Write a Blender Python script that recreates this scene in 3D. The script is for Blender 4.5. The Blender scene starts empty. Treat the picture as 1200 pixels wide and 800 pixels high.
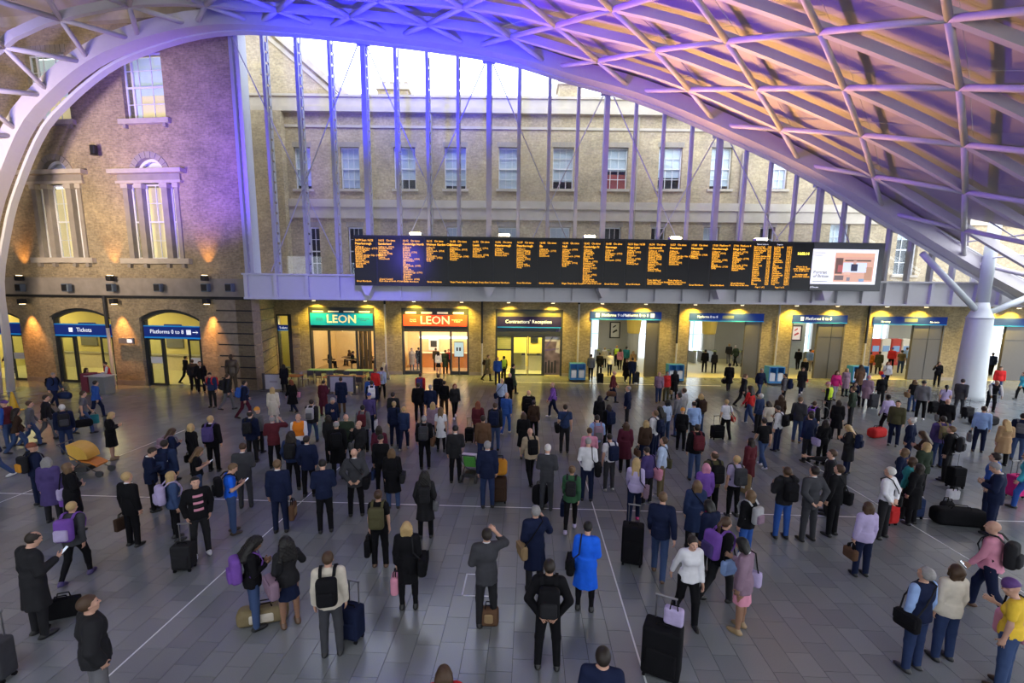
import bpy, math, random
import numpy as np
from mathutils import Vector, Matrix
random.seed(7)
sc = bpy.context.scene
col = sc.collection

# ------------------------------------------------------------------ camera, sky, big lights, exposure
CAM_H = 5.7
F_PX = 540.0
CX, CY = 600.0, 427.0
PITCH, YAW, ROLL = math.radians(8.6), math.radians(2.1), 0.011
cam_data = bpy.data.cameras.new('camera')
cam = bpy.data.objects.new('camera', cam_data)
col.objects.link(cam)
cam_data.sensor_width = 36.0
cam_data.lens = 36.0 * F_PX / 1200.0
cam_data.shift_y = (CY - 400.0) / 1200.0
cam_data.clip_start = 0.05
cam_data.clip_end = 500
CAM_M = Matrix.Rotation(YAW, 4, 'Z') @ Matrix.Rotation(math.pi / 2 - PITCH, 4, 'X') @ Matrix.Rotation(ROLL, 4, 'Z')
cam.matrix_world = Matrix.Translation((0, 0, CAM_H)) @ CAM_M
sc.camera = cam

world = bpy.data.worlds.new('overcast_sky')
sc.world = world
world.use_nodes = True
wn = world.node_tree.nodes
wl = world.node_tree.links
bg = wn['Background']
wtc = wn.new('ShaderNodeTexCoord')
wno = wn.new('ShaderNodeTexNoise')
wno.inputs['Scale'].default_value = 2.2
wno.inputs['Detail'].default_value = 4
wl.new(wtc.outputs['Generated'], wno.inputs['Vector'])
wra = wn.new('ShaderNodeValToRGB')
wra.color_ramp.elements[0].position = 0.35
wra.color_ramp.elements[0].color = (0.80, 0.88, 1.0, 1)
wra.color_ramp.elements[1].position = 0.65
wra.color_ramp.elements[1].color = (0.97, 0.99, 1.0, 1)
wl.new(wno.outputs['Fac'], wra.inputs['Fac'])
wl.new(wra.outputs['Color'], bg.inputs['Color'])
bg.inputs['Strength'].default_value = 3.6

vs = sc.view_settings
vs.view_transform = 'Standard'
vs.look = 'None'
vs.gamma = 1
vs.use_curve_mapping = False
vs.exposure = 0.5
sc.cycles.max_bounces = 6
sc.cycles.transparent_max_bounces = 16
sc.cycles.caustics_reflective = False
sc.cycles.caustics_refractive = False
sc.cycles.sample_clamp_indirect = 4.0


def add_light(name, kind, loc, target, power, color, **kw):
    ld = bpy.data.lights.new(name, kind)
    ld.energy = power
    ld.color = color
    for k, v in kw.items():
        setattr(ld, k, v)
    o = bpy.data.objects.new(name, ld)
    col.objects.link(o)
    o.location = loc
    if target is not None:
        d = Vector(target) - Vector(loc)
        o.rotation_euler = d.to_track_quat('-Z', 'Y').to_euler()
    return o


# coloured floodlights of the hall: blue ones on the arch crown, violet towards the haunch
add_light('blue_flood', 'SPOT', (-6, 17, 10.5), (-6.5, 26.2, 22), 17000, (0.02, 0.015, 1.0), spot_size=1.5, spot_blend=0.8, shadow_soft_size=0.3)
add_light('blue_flood', 'SPOT', (-16, 17, 9), (-19, 27.5, 14), 8000, (0.14, 0.05, 1.0), spot_size=1.15, spot_blend=0.9, shadow_soft_size=0.3)
add_light('blue_flood', 'SPOT', (-7, 19, 8.2), (-10, 26.4, 6.6), 1500, (0.16, 0.12, 1.0), spot_size=1.5, spot_blend=0.9, shadow_soft_size=0.3)
add_light('violet_flood', 'SPOT', (-9, 17, 12), (17, 24, 17.5), 14000, (0.17, 0.04, 1.0), spot_size=1.15, spot_blend=0.9, shadow_soft_size=0.3)
add_light('lavender_flood', 'SPOT', (-21, 12, 10), (-29, 23, 19), 6000, (0.26, 0.24, 1.0), spot_size=1.2, spot_blend=0.9, shadow_soft_size=0.3)
add_light('warm_fill', 'SPOT', (-24, 14, 9), (-27, 27, 12.5), 7000, (1.0, 0.80, 0.60), spot_size=1.7, spot_blend=1.0, shadow_soft_size=1.5)  # added fill with no fitting of its own, brightens the left brick wall

# ------------------------------------------------------------------ pixel rays (1200 x 800 frame) used to read places off the photograph
R3 = CAM_M.to_3x3()
CAM_P = Vector((0, 0, CAM_H))


def ray(px, py):
    return R3 @ Vector(((px - CX) / F_PX, -(py - CY) / F_PX, -1.0))


def ground(px, py, z=0.0):
    d = ray(px, py)
    t = (z - CAM_H) / d.z
    p = CAM_P + d * t
    return Vector((p.x, p.y, z))


class Plane:
    """vertical plane with local axes: x along it, y into the depth (away from the camera), z up"""
    def __init__(self, a, b):
        a = Vector((a[0], a[1], 0)); b = Vector((b[0], b[1], 0))
        self.o = a
        self.u = (b - a).normalized()
        self.n = Vector((-self.u.y, self.u.x, 0))
        self.rz = math.atan2(self.u.y, self.u.x)

    def loc(self, px, py, off=0.0):
        d = ray(px, py)
        t = ((self.o + self.n * off) - CAM_P).dot(self.n) / d.dot(self.n)
        p = CAM_P + d * t
        return (p - self.o).dot(self.u), p.z

    def s(self, px, py=400, off=0.0):
        return self.loc(px, py, off)[0]

    def z(self, px, py, off=0.0):
        return self.loc(px, py, off)[1]

    def world(self, s, y, z):
        return self.o + self.u * s + self.n * y + Vector((0, 0, z))

    def place(self, o):
        o.location = self.o
        o.rotation_euler = (0, 0, self.rz)


# ------------------------------------------------------------------ materials
MATS = {}


def nodes_of(m):
    m.use_nodes = True
    nt = m.node_tree
    return nt, nt.nodes, nt.links, nt.nodes['Principled BSDF']


def mat(name, color, rough=0.6, metal=0.0, vary=0.12, scale=6.0, emit=None, estr=0.0, bump=0.0, spec=0.5, coat=0.0):
    if name in MATS:
        return MATS[name]
    m = bpy.data.materials.new(name)
    nt, n, l, b = nodes_of(m)
    c = (color[0], color[1], color[2], 1)
    b.inputs['Base Color'].default_value = c
    b.inputs['Roughness'].default_value = rough
    b.inputs['Metallic'].default_value = metal
    b.inputs['Specular IOR Level'].default_value = spec
    b.inputs['Coat Weight'].default_value = coat
    if vary > 0 or bump > 0:
        tc = n.new('ShaderNodeTexCoord')
        no = n.new('ShaderNodeTexNoise')
        no.inputs['Scale'].default_value = scale
        no.inputs['Detail'].default_value = 5
        l.new(tc.outputs['Object'], no.inputs['Vector'])
        if vary > 0:
            mx = n.new('ShaderNodeMix'); mx.data_type = 'RGBA'
            k0, k1 = 1 - vary, 1 + vary
            mx.inputs[6].default_value = (c[0]*k0, c[1]*k0, c[2]*k0, 1)
            mx.inputs[7].default_value = (min(1, c[0]*k1), min(1, c[1]*k1), min(1, c[2]*k1), 1)
            l.new(no.outputs['Fac'], mx.inputs[0])
            l.new(mx.outputs[2], b.inputs['Base Color'])
        if bump > 0:
            bp = n.new('ShaderNodeBump')
            bp.inputs['Strength'].default_value = bump
            bp.inputs['Distance'].default_value = 0.02
            l.new(no.outputs['Fac'], bp.inputs['Height'])
            l.new(bp.outputs['Normal'], b.inputs['Normal'])
    if emit is not None:
        b.inputs['Emission Color'].default_value = (emit[0], emit[1], emit[2], 1)
        b.inputs['Emission Strength'].default_value = estr
    MATS[name] = m
    return m


def brick_mat(name, c1, c2, mortar, bw=0.225, bh=0.075, stain=0.35):
    m = bpy.data.materials.new(name)
    nt, n, l, b = nodes_of(m)
    tc = n.new('ShaderNodeTexCoord')
    sp = n.new('ShaderNodeSeparateXYZ')
    l.new(tc.outputs['Object'], sp.inputs[0])
    ad = n.new('ShaderNodeMath'); ad.operation = 'ADD'
    l.new(sp.outputs['X'], ad.inputs[0]); l.new(sp.outputs['Y'], ad.inputs[1])
    cb = n.new('ShaderNodeCombineXYZ')
    l.new(ad.outputs[0], cb.inputs['X']); l.new(sp.outputs['Z'], cb.inputs['Y'])
    br = n.new('ShaderNodeTexBrick')
    br.inputs['Scale'].default_value = 1.0
    br.inputs['Brick Width'].default_value = bw
    br.inputs['Row Height'].default_value = bh
    br.inputs['Mortar Size'].default_value = 0.008
    br.inputs['Color1'].default_value = (*c1, 1)
    br.inputs['Color2'].default_value = (*c2, 1)
    br.inputs['Mortar'].default_value = (*mortar, 1)
    l.new(cb.outputs[0], br.inputs['Vector'])
    no = n.new('ShaderNodeTexNoise')
    no.inputs['Scale'].default_value = 0.55
    no.inputs['Detail'].default_value = 8
    no.inputs['Roughness'].default_value = 0.7
    l.new(cb.outputs[0], no.inputs['Vector'])
    n2 = n.new('ShaderNodeTexNoise')
    n2.inputs['Scale'].default_value = 7.0
    n2.inputs['Detail'].default_value = 3
    l.new(cb.outputs[0], n2.inputs['Vector'])
    ra = n.new('ShaderNodeValToRGB')
    ra.color_ramp.elements[0].position = 0.3
    ra.color_ramp.elements[0].color = (1 - stain, 1 - stain, 1 - stain, 1)
    ra.color_ramp.elements[1].position = 0.7
    ra.color_ramp.elements[1].color = (1.15, 1.12, 1.05, 1)
    l.new(no.outputs['Fac'], ra.inputs['Fac'])
    r2 = n.new('ShaderNodeValToRGB')
    r2.color_ramp.elements[0].position = 0.3
    r2.color_ramp.elements[0].color = (0.78, 0.76, 0.74, 1)
    r2.color_ramp.elements[1].position = 0.7
    r2.color_ramp.elements[1].color = (1.16, 1.14, 1.10, 1)
    l.new(n2.outputs['Fac'], r2.inputs['Fac'])
    mx = n.new('ShaderNodeMix'); mx.data_type = 'RGBA'; mx.blend_type = 'MULTIPLY'
    mx.inputs[0].default_value = 1.0
    l.new(br.outputs['Color'], mx.inputs[6]); l.new(ra.outputs['Color'], mx.inputs[7])
    m2 = n.new('ShaderNodeMix'); m2.data_type = 'RGBA'; m2.blend_type = 'MULTIPLY'
    m2.inputs[0].default_value = 1.0
    l.new(mx.outputs[2], m2.inputs[6]); l.new(r2.outputs['Color'], m2.inputs[7])
    l.new(m2.outputs[2], b.inputs['Base Color'])
    b.inputs['Roughness'].default_value = 0.85
    bp = n.new('ShaderNodeBump')
    bp.inputs['Strength'].default_value = 0.5
    bp.inputs['Distance'].default_value = 0.02
    l.new(n2.outputs['Fac'], bp.inputs['Height'])
    l.new(bp.outputs['Normal'], b.inputs['Normal'])
    MATS[name] = m
    return m


def glass_mat(name, tint=(0.9, 0.95, 0.97), refl=0.12, rough=0.02):
    m = bpy.data.materials.new(name)
    m.use_nodes = True
    nt = m.node_tree; n = nt.nodes; l = nt.links
    n.clear()
    out = n.new('ShaderNodeOutputMaterial')
    tr = n.new('ShaderNodeBsdfTransparent'); tr.inputs[0].default_value = (*tint, 1)
    gl = n.new('ShaderNodeBsdfGlossy'); gl.inputs['Roughness'].default_value = rough
    fr = n.new('ShaderNodeFresnel'); fr.inputs['IOR'].default_value = 1.45
    ad = n.new('ShaderNodeMath'); ad.operation = 'ADD'; ad.inputs[1].default_value = refl - 0.04
    ad.use_clamp = True
    l.new(fr.outputs[0], ad.inputs[0])
    mx = n.new('ShaderNodeMixShader')
    ge = n.new('ShaderNodeNewGeometry')
    iv = n.new('ShaderNodeMath'); iv.operation = 'SUBTRACT'; iv.inputs[0].default_value = 1.0
    l.new(ge.outputs['Backfacing'], iv.inputs[1])
    mu = n.new('ShaderNodeMath'); mu.operation = 'MULTIPLY'
    l.new(ad.outputs[0], mu.inputs[0]); l.new(iv.outputs[0], mu.inputs[1])
    l.new(mu.outputs[0], mx.inputs[0]); l.new(tr.outputs[0], mx.inputs[1]); l.new(gl.outputs[0], mx.inputs[2])
    l.new(mx.outputs[0], out.inputs[0])
    MATS[name] = m
    return m


def granite_mat():
    m = bpy.data.materials.new('granite')
    nt, n, l, b = nodes_of(m)
    oi = n.new('ShaderNodeObjectInfo')
    ge = n.new('ShaderNodeNewGeometry')
    tc = n.new('ShaderNodeTexCoord')
    no = n.new('ShaderNodeTexNoise'); no.inputs['Scale'].default_value = 60; no.inputs['Detail'].default_value = 6
    l.new(ge.outputs['Position'], no.inputs['Vector'])
    n2 = n.new('ShaderNodeTexNoise'); n2.inputs['Scale'].default_value = 0.35; n2.inputs['Detail'].default_value = 4
    l.new(ge.outputs['Position'], n2.inputs['Vector'])
    # per-slab shade: random per object and per island
    ad = n.new('ShaderNodeMath'); ad.operation = 'ADD'
    l.new(oi.outputs['Random'], ad.inputs[0]); l.new(ge.outputs['Random Per Island'], ad.inputs[1])
    fr = n.new('ShaderNodeMath'); fr.operation = 'FRACT'
    l.new(ad.outputs[0], fr.inputs[0])
    s1 = n.new('ShaderNodeMath'); s1.operation = 'MULTIPLY_ADD'; s1.inputs[1].default_value = 0.5; s1.inputs[2].default_value = 0.0
    l.new(fr.outputs[0], s1.inputs[0])
    s2 = n.new('ShaderNodeMath'); s2.operation = 'MULTIPLY_ADD'; s2.inputs[1].default_value = 0.5
    l.new(no.outputs['Fac'], s2.inputs[0]); l.new(s1.outputs[0], s2.inputs[2])
    s3 = n.new('ShaderNodeMath'); s3.operation = 'MULTIPLY_ADD'; s3.inputs[1].default_value = 0.3
    l.new(n2.outputs['Fac'], s3.inputs[0]); l.new(s2.outputs[0], s3.inputs[2])
    ra = n.new('ShaderNodeValToRGB')
    ra.color_ramp.elements[0].position = 0.2
    ra.color_ramp.elements[0].color = (0.135, 0.147, 0.160, 1)
    ra.color_ramp.elements[1].position = 0.95
    ra.color_ramp.elements[1].color = (0.195, 0.208, 0.220, 1)
    l.new(s3.outputs[0], ra.inputs['Fac'])
    l.new(ra.outputs['Color'], b.inputs['Base Color'])
    b.inputs['Roughness'].default_value = 0.23
    b.inputs['Specular IOR Level'].default_value = 0.5
    MATS['granite'] = m
    return m


# ------------------------------------------------------------------ mesh builder
class MB:
    def __init__(self):
        self.v = []
        self.f = []

    def add(self, verts, faces):
        o = len(self.v)
        self.v.extend([tuple(p) for p in verts])
        self.f.extend([tuple(i + o for i in f) for f in faces])
        return self

    def box(self, x0, x1, y0, y1, z0, z1, bev=0.0):
        if bev > 0:
            return self.bevbox(x0, x1, y0, y1, z0, z1, bev)
        v = [(x0, y0, z0), (x1, y0, z0), (x1, y1, z0), (x0, y1, z0), (x0, y0, z1), (x1, y0, z1), (x1, y1, z1), (x0, y1, z1)]
        f = [(0, 3, 2, 1), (4, 5, 6, 7), (0, 1, 5, 4), (1, 2, 6, 5), (2, 3, 7, 6), (3, 0, 4, 7)]
        return self.add(v, f)

    def bevbox(self, x0, x1, y0, y1, z0, z1, b):
        # box with chamfered vertical and horizontal edges: four octagonal rings
        def ring(z, i):
            ax0, ax1, ay0, ay1 = x0 + i, x1 - i, y0 + i, y1 - i
            return [(ax0 + b, ay0, z), (ax1 - b, ay0, z), (ax1, ay0 + b, z), (ax1, ay1 - b, z), (ax1 - b, ay1, z), (ax0 + b, ay1, z), (ax0, ay1 - b, z), (ax0, ay0 + b, z)]
        v = ring(z0, b * .7) + ring(z0 + b, 0) + ring(z1 - b, 0) + ring(z1, b * .7)
        f = [tuple(range(7, -1, -1)), tuple(range(24, 32))]
        for r in range(3):
            for i in range(8):
                a, c = r * 8 + i, r * 8 + (i + 1) % 8
                f.append((a, c, c + 8, a + 8))
        return self.add(v, f)

    def quad(self, a, b, c, d):
        return self.add([a, b, c, d], [(0, 1, 2, 3)])

    def tube(self, p, q, r0, r1=None, n=8, caps=True):
        r1 = r0 if r1 is None else r1
        p = Vector(p); q = Vector(q)
        d = (q - p).normalized()
        up = Vector((0, 0, 1)) if abs(d.z) < 0.95 else Vector((1, 0, 0))
        a = d.cross(up).normalized(); b = d.cross(a).normalized()
        v = []
        for c, r in ((p, r0), (q, r1)):
            for i in range(n):
                t = 2 * math.pi * i / n
                v.append(c + a * (r * math.cos(t)) + b * (r * math.sin(t)))
        f = [(i, (i + 1) % n, n + (i + 1) % n, n + i) for i in range(n)]
        if caps:
            f += [tuple(range(n - 1, -1, -1)), tuple(range(n, 2 * n))]
        return self.add(v, f)

    def path(self, pts, r, n=8, closed=False):
        pts = [Vector(p) for p in pts]
        rs = r if isinstance(r, (list, tuple)) else [r] * len(pts)
        v = []
        prev = None
        m = len(pts)
        for k in range(m):
            d = (pts[min(k + 1, m - 1)] - pts[max(k - 1, 0)]).normalized()
            if prev is None:
                up = Vector((0, 0, 1)) if abs(d.z) < 0.95 else Vector((1, 0, 0))
                a = d.cross(up).normalized()
            else:
                a = (prev - d * prev.dot(d)).normalized()
            prev = a
            b = d.cross(a).normalized()
            for i in range(n):
                t = 2 * math.pi * i / n
                v.append(pts[k] + a * (rs[k] * math.cos(t)) + b * (rs[k] * math.sin(t)))
        f = []
        for k in range(m - 1):
            for i in range(n):
                f.append((k * n + i, k * n + (i + 1) % n, (k + 1) * n + (i + 1) % n, (k + 1) * n + i))
        f += [tuple(range(n - 1, -1, -1)), tuple(range((m - 1) * n, m * n))]
        return self.add(v, f)

    def ribbon(self, pts, ups, w, h):
        """rectangular section swept along pts; ups = direction of the depth h, w across it"""
        v = []
        m = len(pts)
        for k in range(m):
            p = Vector(pts[k]); u = Vector(ups[k])
            d = (Vector(pts[min(k + 1, m - 1)]) - Vector(pts[max(k - 1, 0)])).normalized()
            s = d.cross(u).normalized()
            for a, b in ((-1, 0), (1, 0), (1, 1), (-1, 1)):
                v.append(p + s * (a * w / 2) + u * (b * h))
        f = []
        for k in range(m - 1):
            for i in range(4):
                j = (i + 1) % 4
                f.append((k * 4 + i, k * 4 + j, (k + 1) * 4 + j, (k + 1) * 4 + i))
        f += [(3, 2, 1, 0), tuple((m - 1) * 4 + i for i in range(4))]
        return self.add(v, f)

    def prism(self, poly, y0, y1):
        """polygon in x,z extruded along y"""
        n = len(poly)
        v = [(p[0], y0, p[1]) for p in poly] + [(p[0], y1, p[1]) for p in poly]
        f = [tuple(range(n)), tuple(range(2 * n - 1, n - 1, -1))]
        f += [(i, n + i, n + (i + 1) % n, (i + 1) % n) for i in range(n)]
        return self.add(v, f)

    def lathe(self, prof, n=16, c=(0, 0)):
        """profile of (r, z) turned about z"""
        v = []
        for r, z in prof:
            for i in range(n):
                t = 2 * math.pi * i / n
                v.append((c[0] + r * math.cos(t), c[1] + r * math.sin(t), z))
        f = []
        for k in range(len(prof) - 1):
            for i in range(n):
                f.append((k * n + i, k * n + (i + 1) % n, (k + 1) * n + (i + 1) % n, (k + 1) * n + i))
        f += [tuple(range(n - 1, -1, -1)), tuple(range((len(prof) - 1) * n, len(prof) * n))]
        return self.add(v, f)

    def ell(self, c, r, n=10, m=7):
        v = [(c[0], c[1], c[2] - r[2])]
        for k in range(1, m):
            ph = -math.pi / 2 + math.pi * k / m
            for i in range(n):
                t = 2 * math.pi * i / n
                v.append((c[0] + r[0] * math.cos(ph) * math.cos(t), c[1] + r[1] * math.cos(ph) * math.sin(t), c[2] + r[2] * math.sin(ph)))
        v.append((c[0], c[1], c[2] + r[2]))
        f = [(0, 1 + (i + 1) % n, 1 + i) for i in range(n)]
        for k in range(m - 2):
            for i in range(n):
                a = 1 + k * n + i; b = 1 + k * n + (i + 1) % n
                f.append((a, b, b + n, a + n))
        t = len(v) - 1
        f += [(t, t - n + i, t - n + (i + 1) % n) for i in range(n)]
        return self.add(v, f)

    def mesh(self, name, material, smooth=False):
        me = bpy.data.meshes.new(name)
        me.from_pydata(self.v, [], self.f)
        if smooth:
            me.shade_smooth() if hasattr(me, 'shade_smooth') else None
        if material is not None:
            me.materials.append(material)
        me.validate()
        return me

    def obj(self, name, material, parent=None, smooth=False):
        return link(name, self.mesh(name, material, smooth), parent)


def link(name, me, parent=None, m=None):
    o = bpy.data.objects.new(name, me)
    col.objects.link(o)
    if parent is not None:
        o.parent = parent
    if m is not None:
        o.matrix_local = m
    return o


def B(x0, x1, y0, y1, z0, z1, bev=0.0):
    return MB().box(x0, x1, y0, y1, z0, z1, bev)


def tag(o, label, cat, group=None, kind=None):
    o['label'] = label
    if cat:
        o['category'] = cat
    if group:
        o['group'] = group
    if kind:
        o['kind'] = kind
    return o


def empty(name, loc=(0, 0, 0), rz=0.0):
    o = bpy.data.objects.new(name, None)
    col.objects.link(o)
    o.location = loc
    o.rotation_euler = (0, 0, rz)
    return o


def text(name, body, size, m, parent, loc, rot=(math.pi / 2, 0, 0), align='LEFT', valign='TOP', sx=1.0, line=1.0, res=2, ext=0.004, bold=0.0):
    cu = bpy.data.curves.new(name, 'FONT')
    cu.body = body
    cu.size = size
    cu.align_x = align
    cu.align_y = valign
    cu.space_line = line
    cu.resolution_u = res
    cu.extrude = ext
    cu.offset = bold
    cu.materials.append(m)
    o = bpy.data.objects.new(name, cu)
    col.objects.link(o)
    o.parent = parent
    o.location = loc
    o.rotation_euler = rot
    o.scale = (sx, 1, 1)
    return o


def wall_mesh(x0, x1, z0, z1, openings, thick):
    """front face at y=0, openings (ox0, ox1, oz0, oz1, rise): rise > 0 gives a segmental / round arched head"""
    mb = MB()
    xs = sorted({x0, x1, *[v for o in openings for v in o[:2]]})
    zs = sorted({z0, z1, *[v for o in openings for v in o[2:4]]})
    xs = [v for v in xs if x0 <= v <= x1]; zs = [v for v in zs if z0 <= v <= z1]
    def inside(cx, cz):
        return any(o[0] < cx < o[1] and o[2] < cz < o[3] for o in openings)
    for i in range(len(xs) - 1):
        # merge vertically
        k = 0
        while k < len(zs) - 1:
            cx = (xs[i] + xs[i + 1]) / 2
            if inside(cx, (zs[k] + zs[k + 1]) / 2):
                k += 1
                continue
            j = k
            while j + 1 < len(zs) - 1 and not inside(cx, (zs[j + 1] + zs[j + 2]) / 2):
                j += 1
            mb.box(xs[i], xs[i + 1], 0, thick, zs[k], zs[j + 1])
            k = j + 1
    for o in openings:
        if len(o) > 4 and o[4] > 0:
            cx = (o[0] + o[1]) / 2; w = (o[1] - o[0]) / 2; r = o[4]
            n = 14
            arc = [(cx - w + 2 * w * i / n) for i in range(n + 1)]
            if r < w * 0.98:
                R = (w * w + r * r) / (2 * r); zc = o[3] - R
                zz = [zc + math.sqrt(max(0, R * R - (x - cx) ** 2)) for x in arc]
            else:
                zz = [o[3] - r + r * math.sqrt(max(0, 1 - ((x - cx) / w) ** 2)) for x in arc]
            for i in range(n):
                if o[3] - min(zz[i], zz[i + 1]) > 1e-4:
                    mb.prism([(arc[i], zz[i]), (arc[i + 1], zz[i + 1]), (arc[i + 1], o[3]), (arc[i], o[3])], 0, thick)
    return mb
# ------------------------------------------------------------------ shared materials
brick_tan = brick_mat('brick_stock_tan', (0.47, 0.37, 0.23), (0.33, 0.26, 0.165), (0.36, 0.33, 0.27), stain=0.45)
brick_arc = brick_mat('brick_arcade', (0.44, 0.36, 0.20), (0.31, 0.25, 0.14), (0.36, 0.31, 0.21), stain=0.5)
stone = mat('stone_dressing', (0.46, 0.40, 0.33), 0.8, vary=0.25, scale=2.5, bump=0.3)
stone_dk = mat('stone_sooty', (0.30, 0.26, 0.22), 0.85, vary=0.3, scale=2.0, bump=0.4)
quoin_m = mat('quoin_brick', (0.27, 0.22, 0.15), 0.85, vary=0.35, scale=5.0, bump=0.5)
white_paint = mat('white_paint', (0.74, 0.74, 0.76), 0.4, vary=0.04)
steel_white = mat('steel_white', (0.52, 0.52, 0.55), 0.42, vary=0.04)
steel_roof = mat('steel_roof', (0.50, 0.47, 0.50), 0.5, vary=0.05)
panel_roof = mat('roof_panel_grey', (0.40, 0.365, 0.34), 0.55, vary=0.06, scale=0.6)
dark_frame = mat('dark_frame', (0.022, 0.026, 0.032), 0.45, vary=0.05)
black_m = mat('black_metal', (0.012, 0.012, 0.014), 0.5, vary=0.05)
gate_grey = mat('gate_grey', (0.085, 0.080, 0.078), 0.5, vary=0.08)
sign_blue = mat('sign_blue', (0.012, 0.030, 0.17), 0.75, vary=0.03, spec=0.1, emit=(0.01, 0.03, 0.22), estr=0.3)
sign_cyan = mat('sign_cyan_edge', (0.02, 0.22, 0.55), 0.75, vary=0.03, spec=0.1, emit=(0.02, 0.25, 0.7), estr=0.3)
sign_white = mat('sign_white', (0.85, 0.88, 0.92), 0.5, vary=0.0, emit=(0.85, 0.9, 1.0), estr=0.5)
glass_clear = glass_mat('glass_clear', (0.93, 0.96, 0.97), 0.07)
glass_screen = glass_mat('glass_screen', (0.94, 0.965, 0.98), 0.055)
glass_door = glass_mat('glass_door', (0.88, 0.92, 0.93), 0.07)
granite = granite_mat()
joint_m = mat('joint_dark', (0.035, 0.037, 0.04), 0.8, vary=0.1)
line_white = mat('line_white', (0.62, 0.64, 0.66), 0.5, vary=0.1)
pipe_white = mat('pipe_pale', (0.42, 0.41, 0.42), 0.5, vary=0.1)

AR = Plane((-8.78, 32.07), (27.15, 33.45))
LW = Plane((-33.57, 27.55), (-19.64, 26.38))
GL = Plane((-17.0, 25.75), (23.0, 28.75))

# ------------------------------------------------------------------ floor: granite setts, laid in rows along the view
TW = 8.03 / 20
X_LINE = -6.2
floor_base = B(-62, 62, -6, 60, -0.3, -0.012).obj('floor', joint_m)
tag(floor_base, 'grey granite slab floor of the whole concourse', 'floor', kind='structure')


def slab(mb, x0, x1, y0, y1):
    b = 0.0008
    mb.add([(x0, y0, -0.012), (x1, y0, -0.012), (x1, y1, -0.012), (x0, y1, -0.012),
            (x0 + b, y0 + b, 0), (x1 - b, y0 + b, 0), (x1 - b, y1 - b, 0), (x0 + b, y1 - b, 0)],
           [(4, 5, 6, 7), (0, 1, 5, 4), (1, 2, 6, 5), (2, 3, 7, 6), (3, 0, 4, 7)])


def in_view(x, y):
    d = R3.inverted() @ (Vector((x, y, 0)) - CAM_P)
    if d.z > -0.5:
        return False
    u = CX + F_PX * d.x / -d.z; v = CY - F_PX * d.y / -d.z
    return -60 < u < 1260 and v < 840


slab_lens = (0.48, 0.6, 0.72)
slab_mesh = {}
for L in slab_lens:
    mb = MB(); g = 0.0028
    slab(mb, -TW / 2 + g, TW / 2 - g, -L / 2 + g, L / 2 - g)
    slab_mesh[L] = mb.mesh('granite_slab', granite)
cells = []
rs = random.Random(3)
k0 = int((-47 - X_LINE) / TW)
for k in range(k0, int((47 - X_LINE) / TW)):
    x = X_LINE + (k + 0.5) * TW
    y = 3.6 - rs.random() * 0.6
    while y < 33.5:
        L = rs.choice(slab_lens)
        if y < 25.5 or (x > -17):
            if in_view(x, y + L / 2):
                cells.append((x, y + L / 2, L))
        y += L
cells.sort(key=lambda c: c[0] ** 2 + c[1] ** 2)
for x, y, L in cells[:300]:
    o = link('floor_slab', slab_mesh[L], floor_base)
    o.location = (x, y, 0)
mb = MB()
for x, y, L in cells[300:]:
    slab(mb, x - TW / 2 + 0.0028, x + TW / 2 - 0.0028, y - L / 2 + 0.0028, y + L / 2 - 0.0028)
fo = mb.obj('floor_slabs_beyond', granite, floor_base)
fo['kind'] = 'stuff'
# remaining paving that is outside the view or inside the halls: one plain sheet just under the slab tops
for a_ in ((-62, -47, -6, 60), (47, 62, -6, 60), (-47, 47, -6, 3.0), (-47, 47, 33.4, 60), (-47, -17, 25.5, 33.4)):
    B(*a_, -0.012, -0.006).obj('floor_sheet', granite, floor_base)
# thin white inlaid lines
for x in (X_LINE, X_LINE + 8.03, X_LINE + 16.05, X_LINE - 8.03):
    B(x - 0.014, x + 0.014, 5.0, 16 if x > -10 else 18, 0.0, 0.0025).obj('floor_line', line_white, floor_base)
B(-24, 24, 11.78 - 0.016, 11.78 + 0.016, 0.0, 0.0022).obj('floor_line', line_white, floor_base)
B(-3.0, 12.5, 29.9 - 0.05, 29.9 + 0.05, 0.0, 0.0022).obj('floor_line', line_white, floor_base)
p = ground(540.5, 698); q = ground(545.6, 671.8)
mk = MB()
w = 0.62; x0, y0, y1 = p.x, p.y, q.y
for a in ((x0, x0 + w, y0, y0 + .03), (x0, x0 + w, y1 - .03, y1), (x0, x0 + .03, y0, y1), (x0 + w - .03, x0 + w, y0, y1)):
    mk.box(a[0], a[1], a[2], a[3], 0.0, 0.003)
mk.obj('floor_marking', line_white, floor_base)

# ------------------------------------------------------------------ back wall: arcade below, outside facade above the canopy
def arect(px0, px1, pytop, pybot=None, zb=0.0):
    cx = (px0 + px1) / 2
    s0 = AR.s(px0, 405); s1 = AR.s(px1, 405)
    zt = AR.z(cx, pytop)
    z0 = zb if pybot is None else AR.z(cx, pybot)
    return [s0, s1, z0, zt, 0.0]


shops = {'teal': arect(363, 440, 360), 'red': arect(471, 549.5, 361), 'contract': arect(580.5, 659, 362.5)}
gates = [arect(691, 772, 365), arect(806, 891, 367), arect(926, 988, 369), arect(1020, 1104, 371), arect(1152, 1240, 373)]
side_door = arect(325, 343, 368)
ops = [side_door] + list(shops.values()) + gates
far_win = []
for a, b in ((357, 375), (408, 429), (467, 491), (523, 547), (583, 606), (643, 666), (698, 726), (760, 786), (818, 841), (883, 904)):
    far_win.append(arect(a, b, 172.5, 221.5))
for a, b in ((364, 381), (413, 430), (525, 542), (583, 606), (641, 664), (703, 722), (756, 772), (815, 833), (879, 896), (958, 980), (1035, 1060)):
    far_win.append(arect(a, b, 266 if a < 900 else 262, 322))
fixed = []
AX0, AX1 = AR.s(300, 405) - 1.5, AR.s(1300, 405)
ZT = AR.z(600, 134)
ZSPLIT = GL.z(600, 338)
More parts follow.
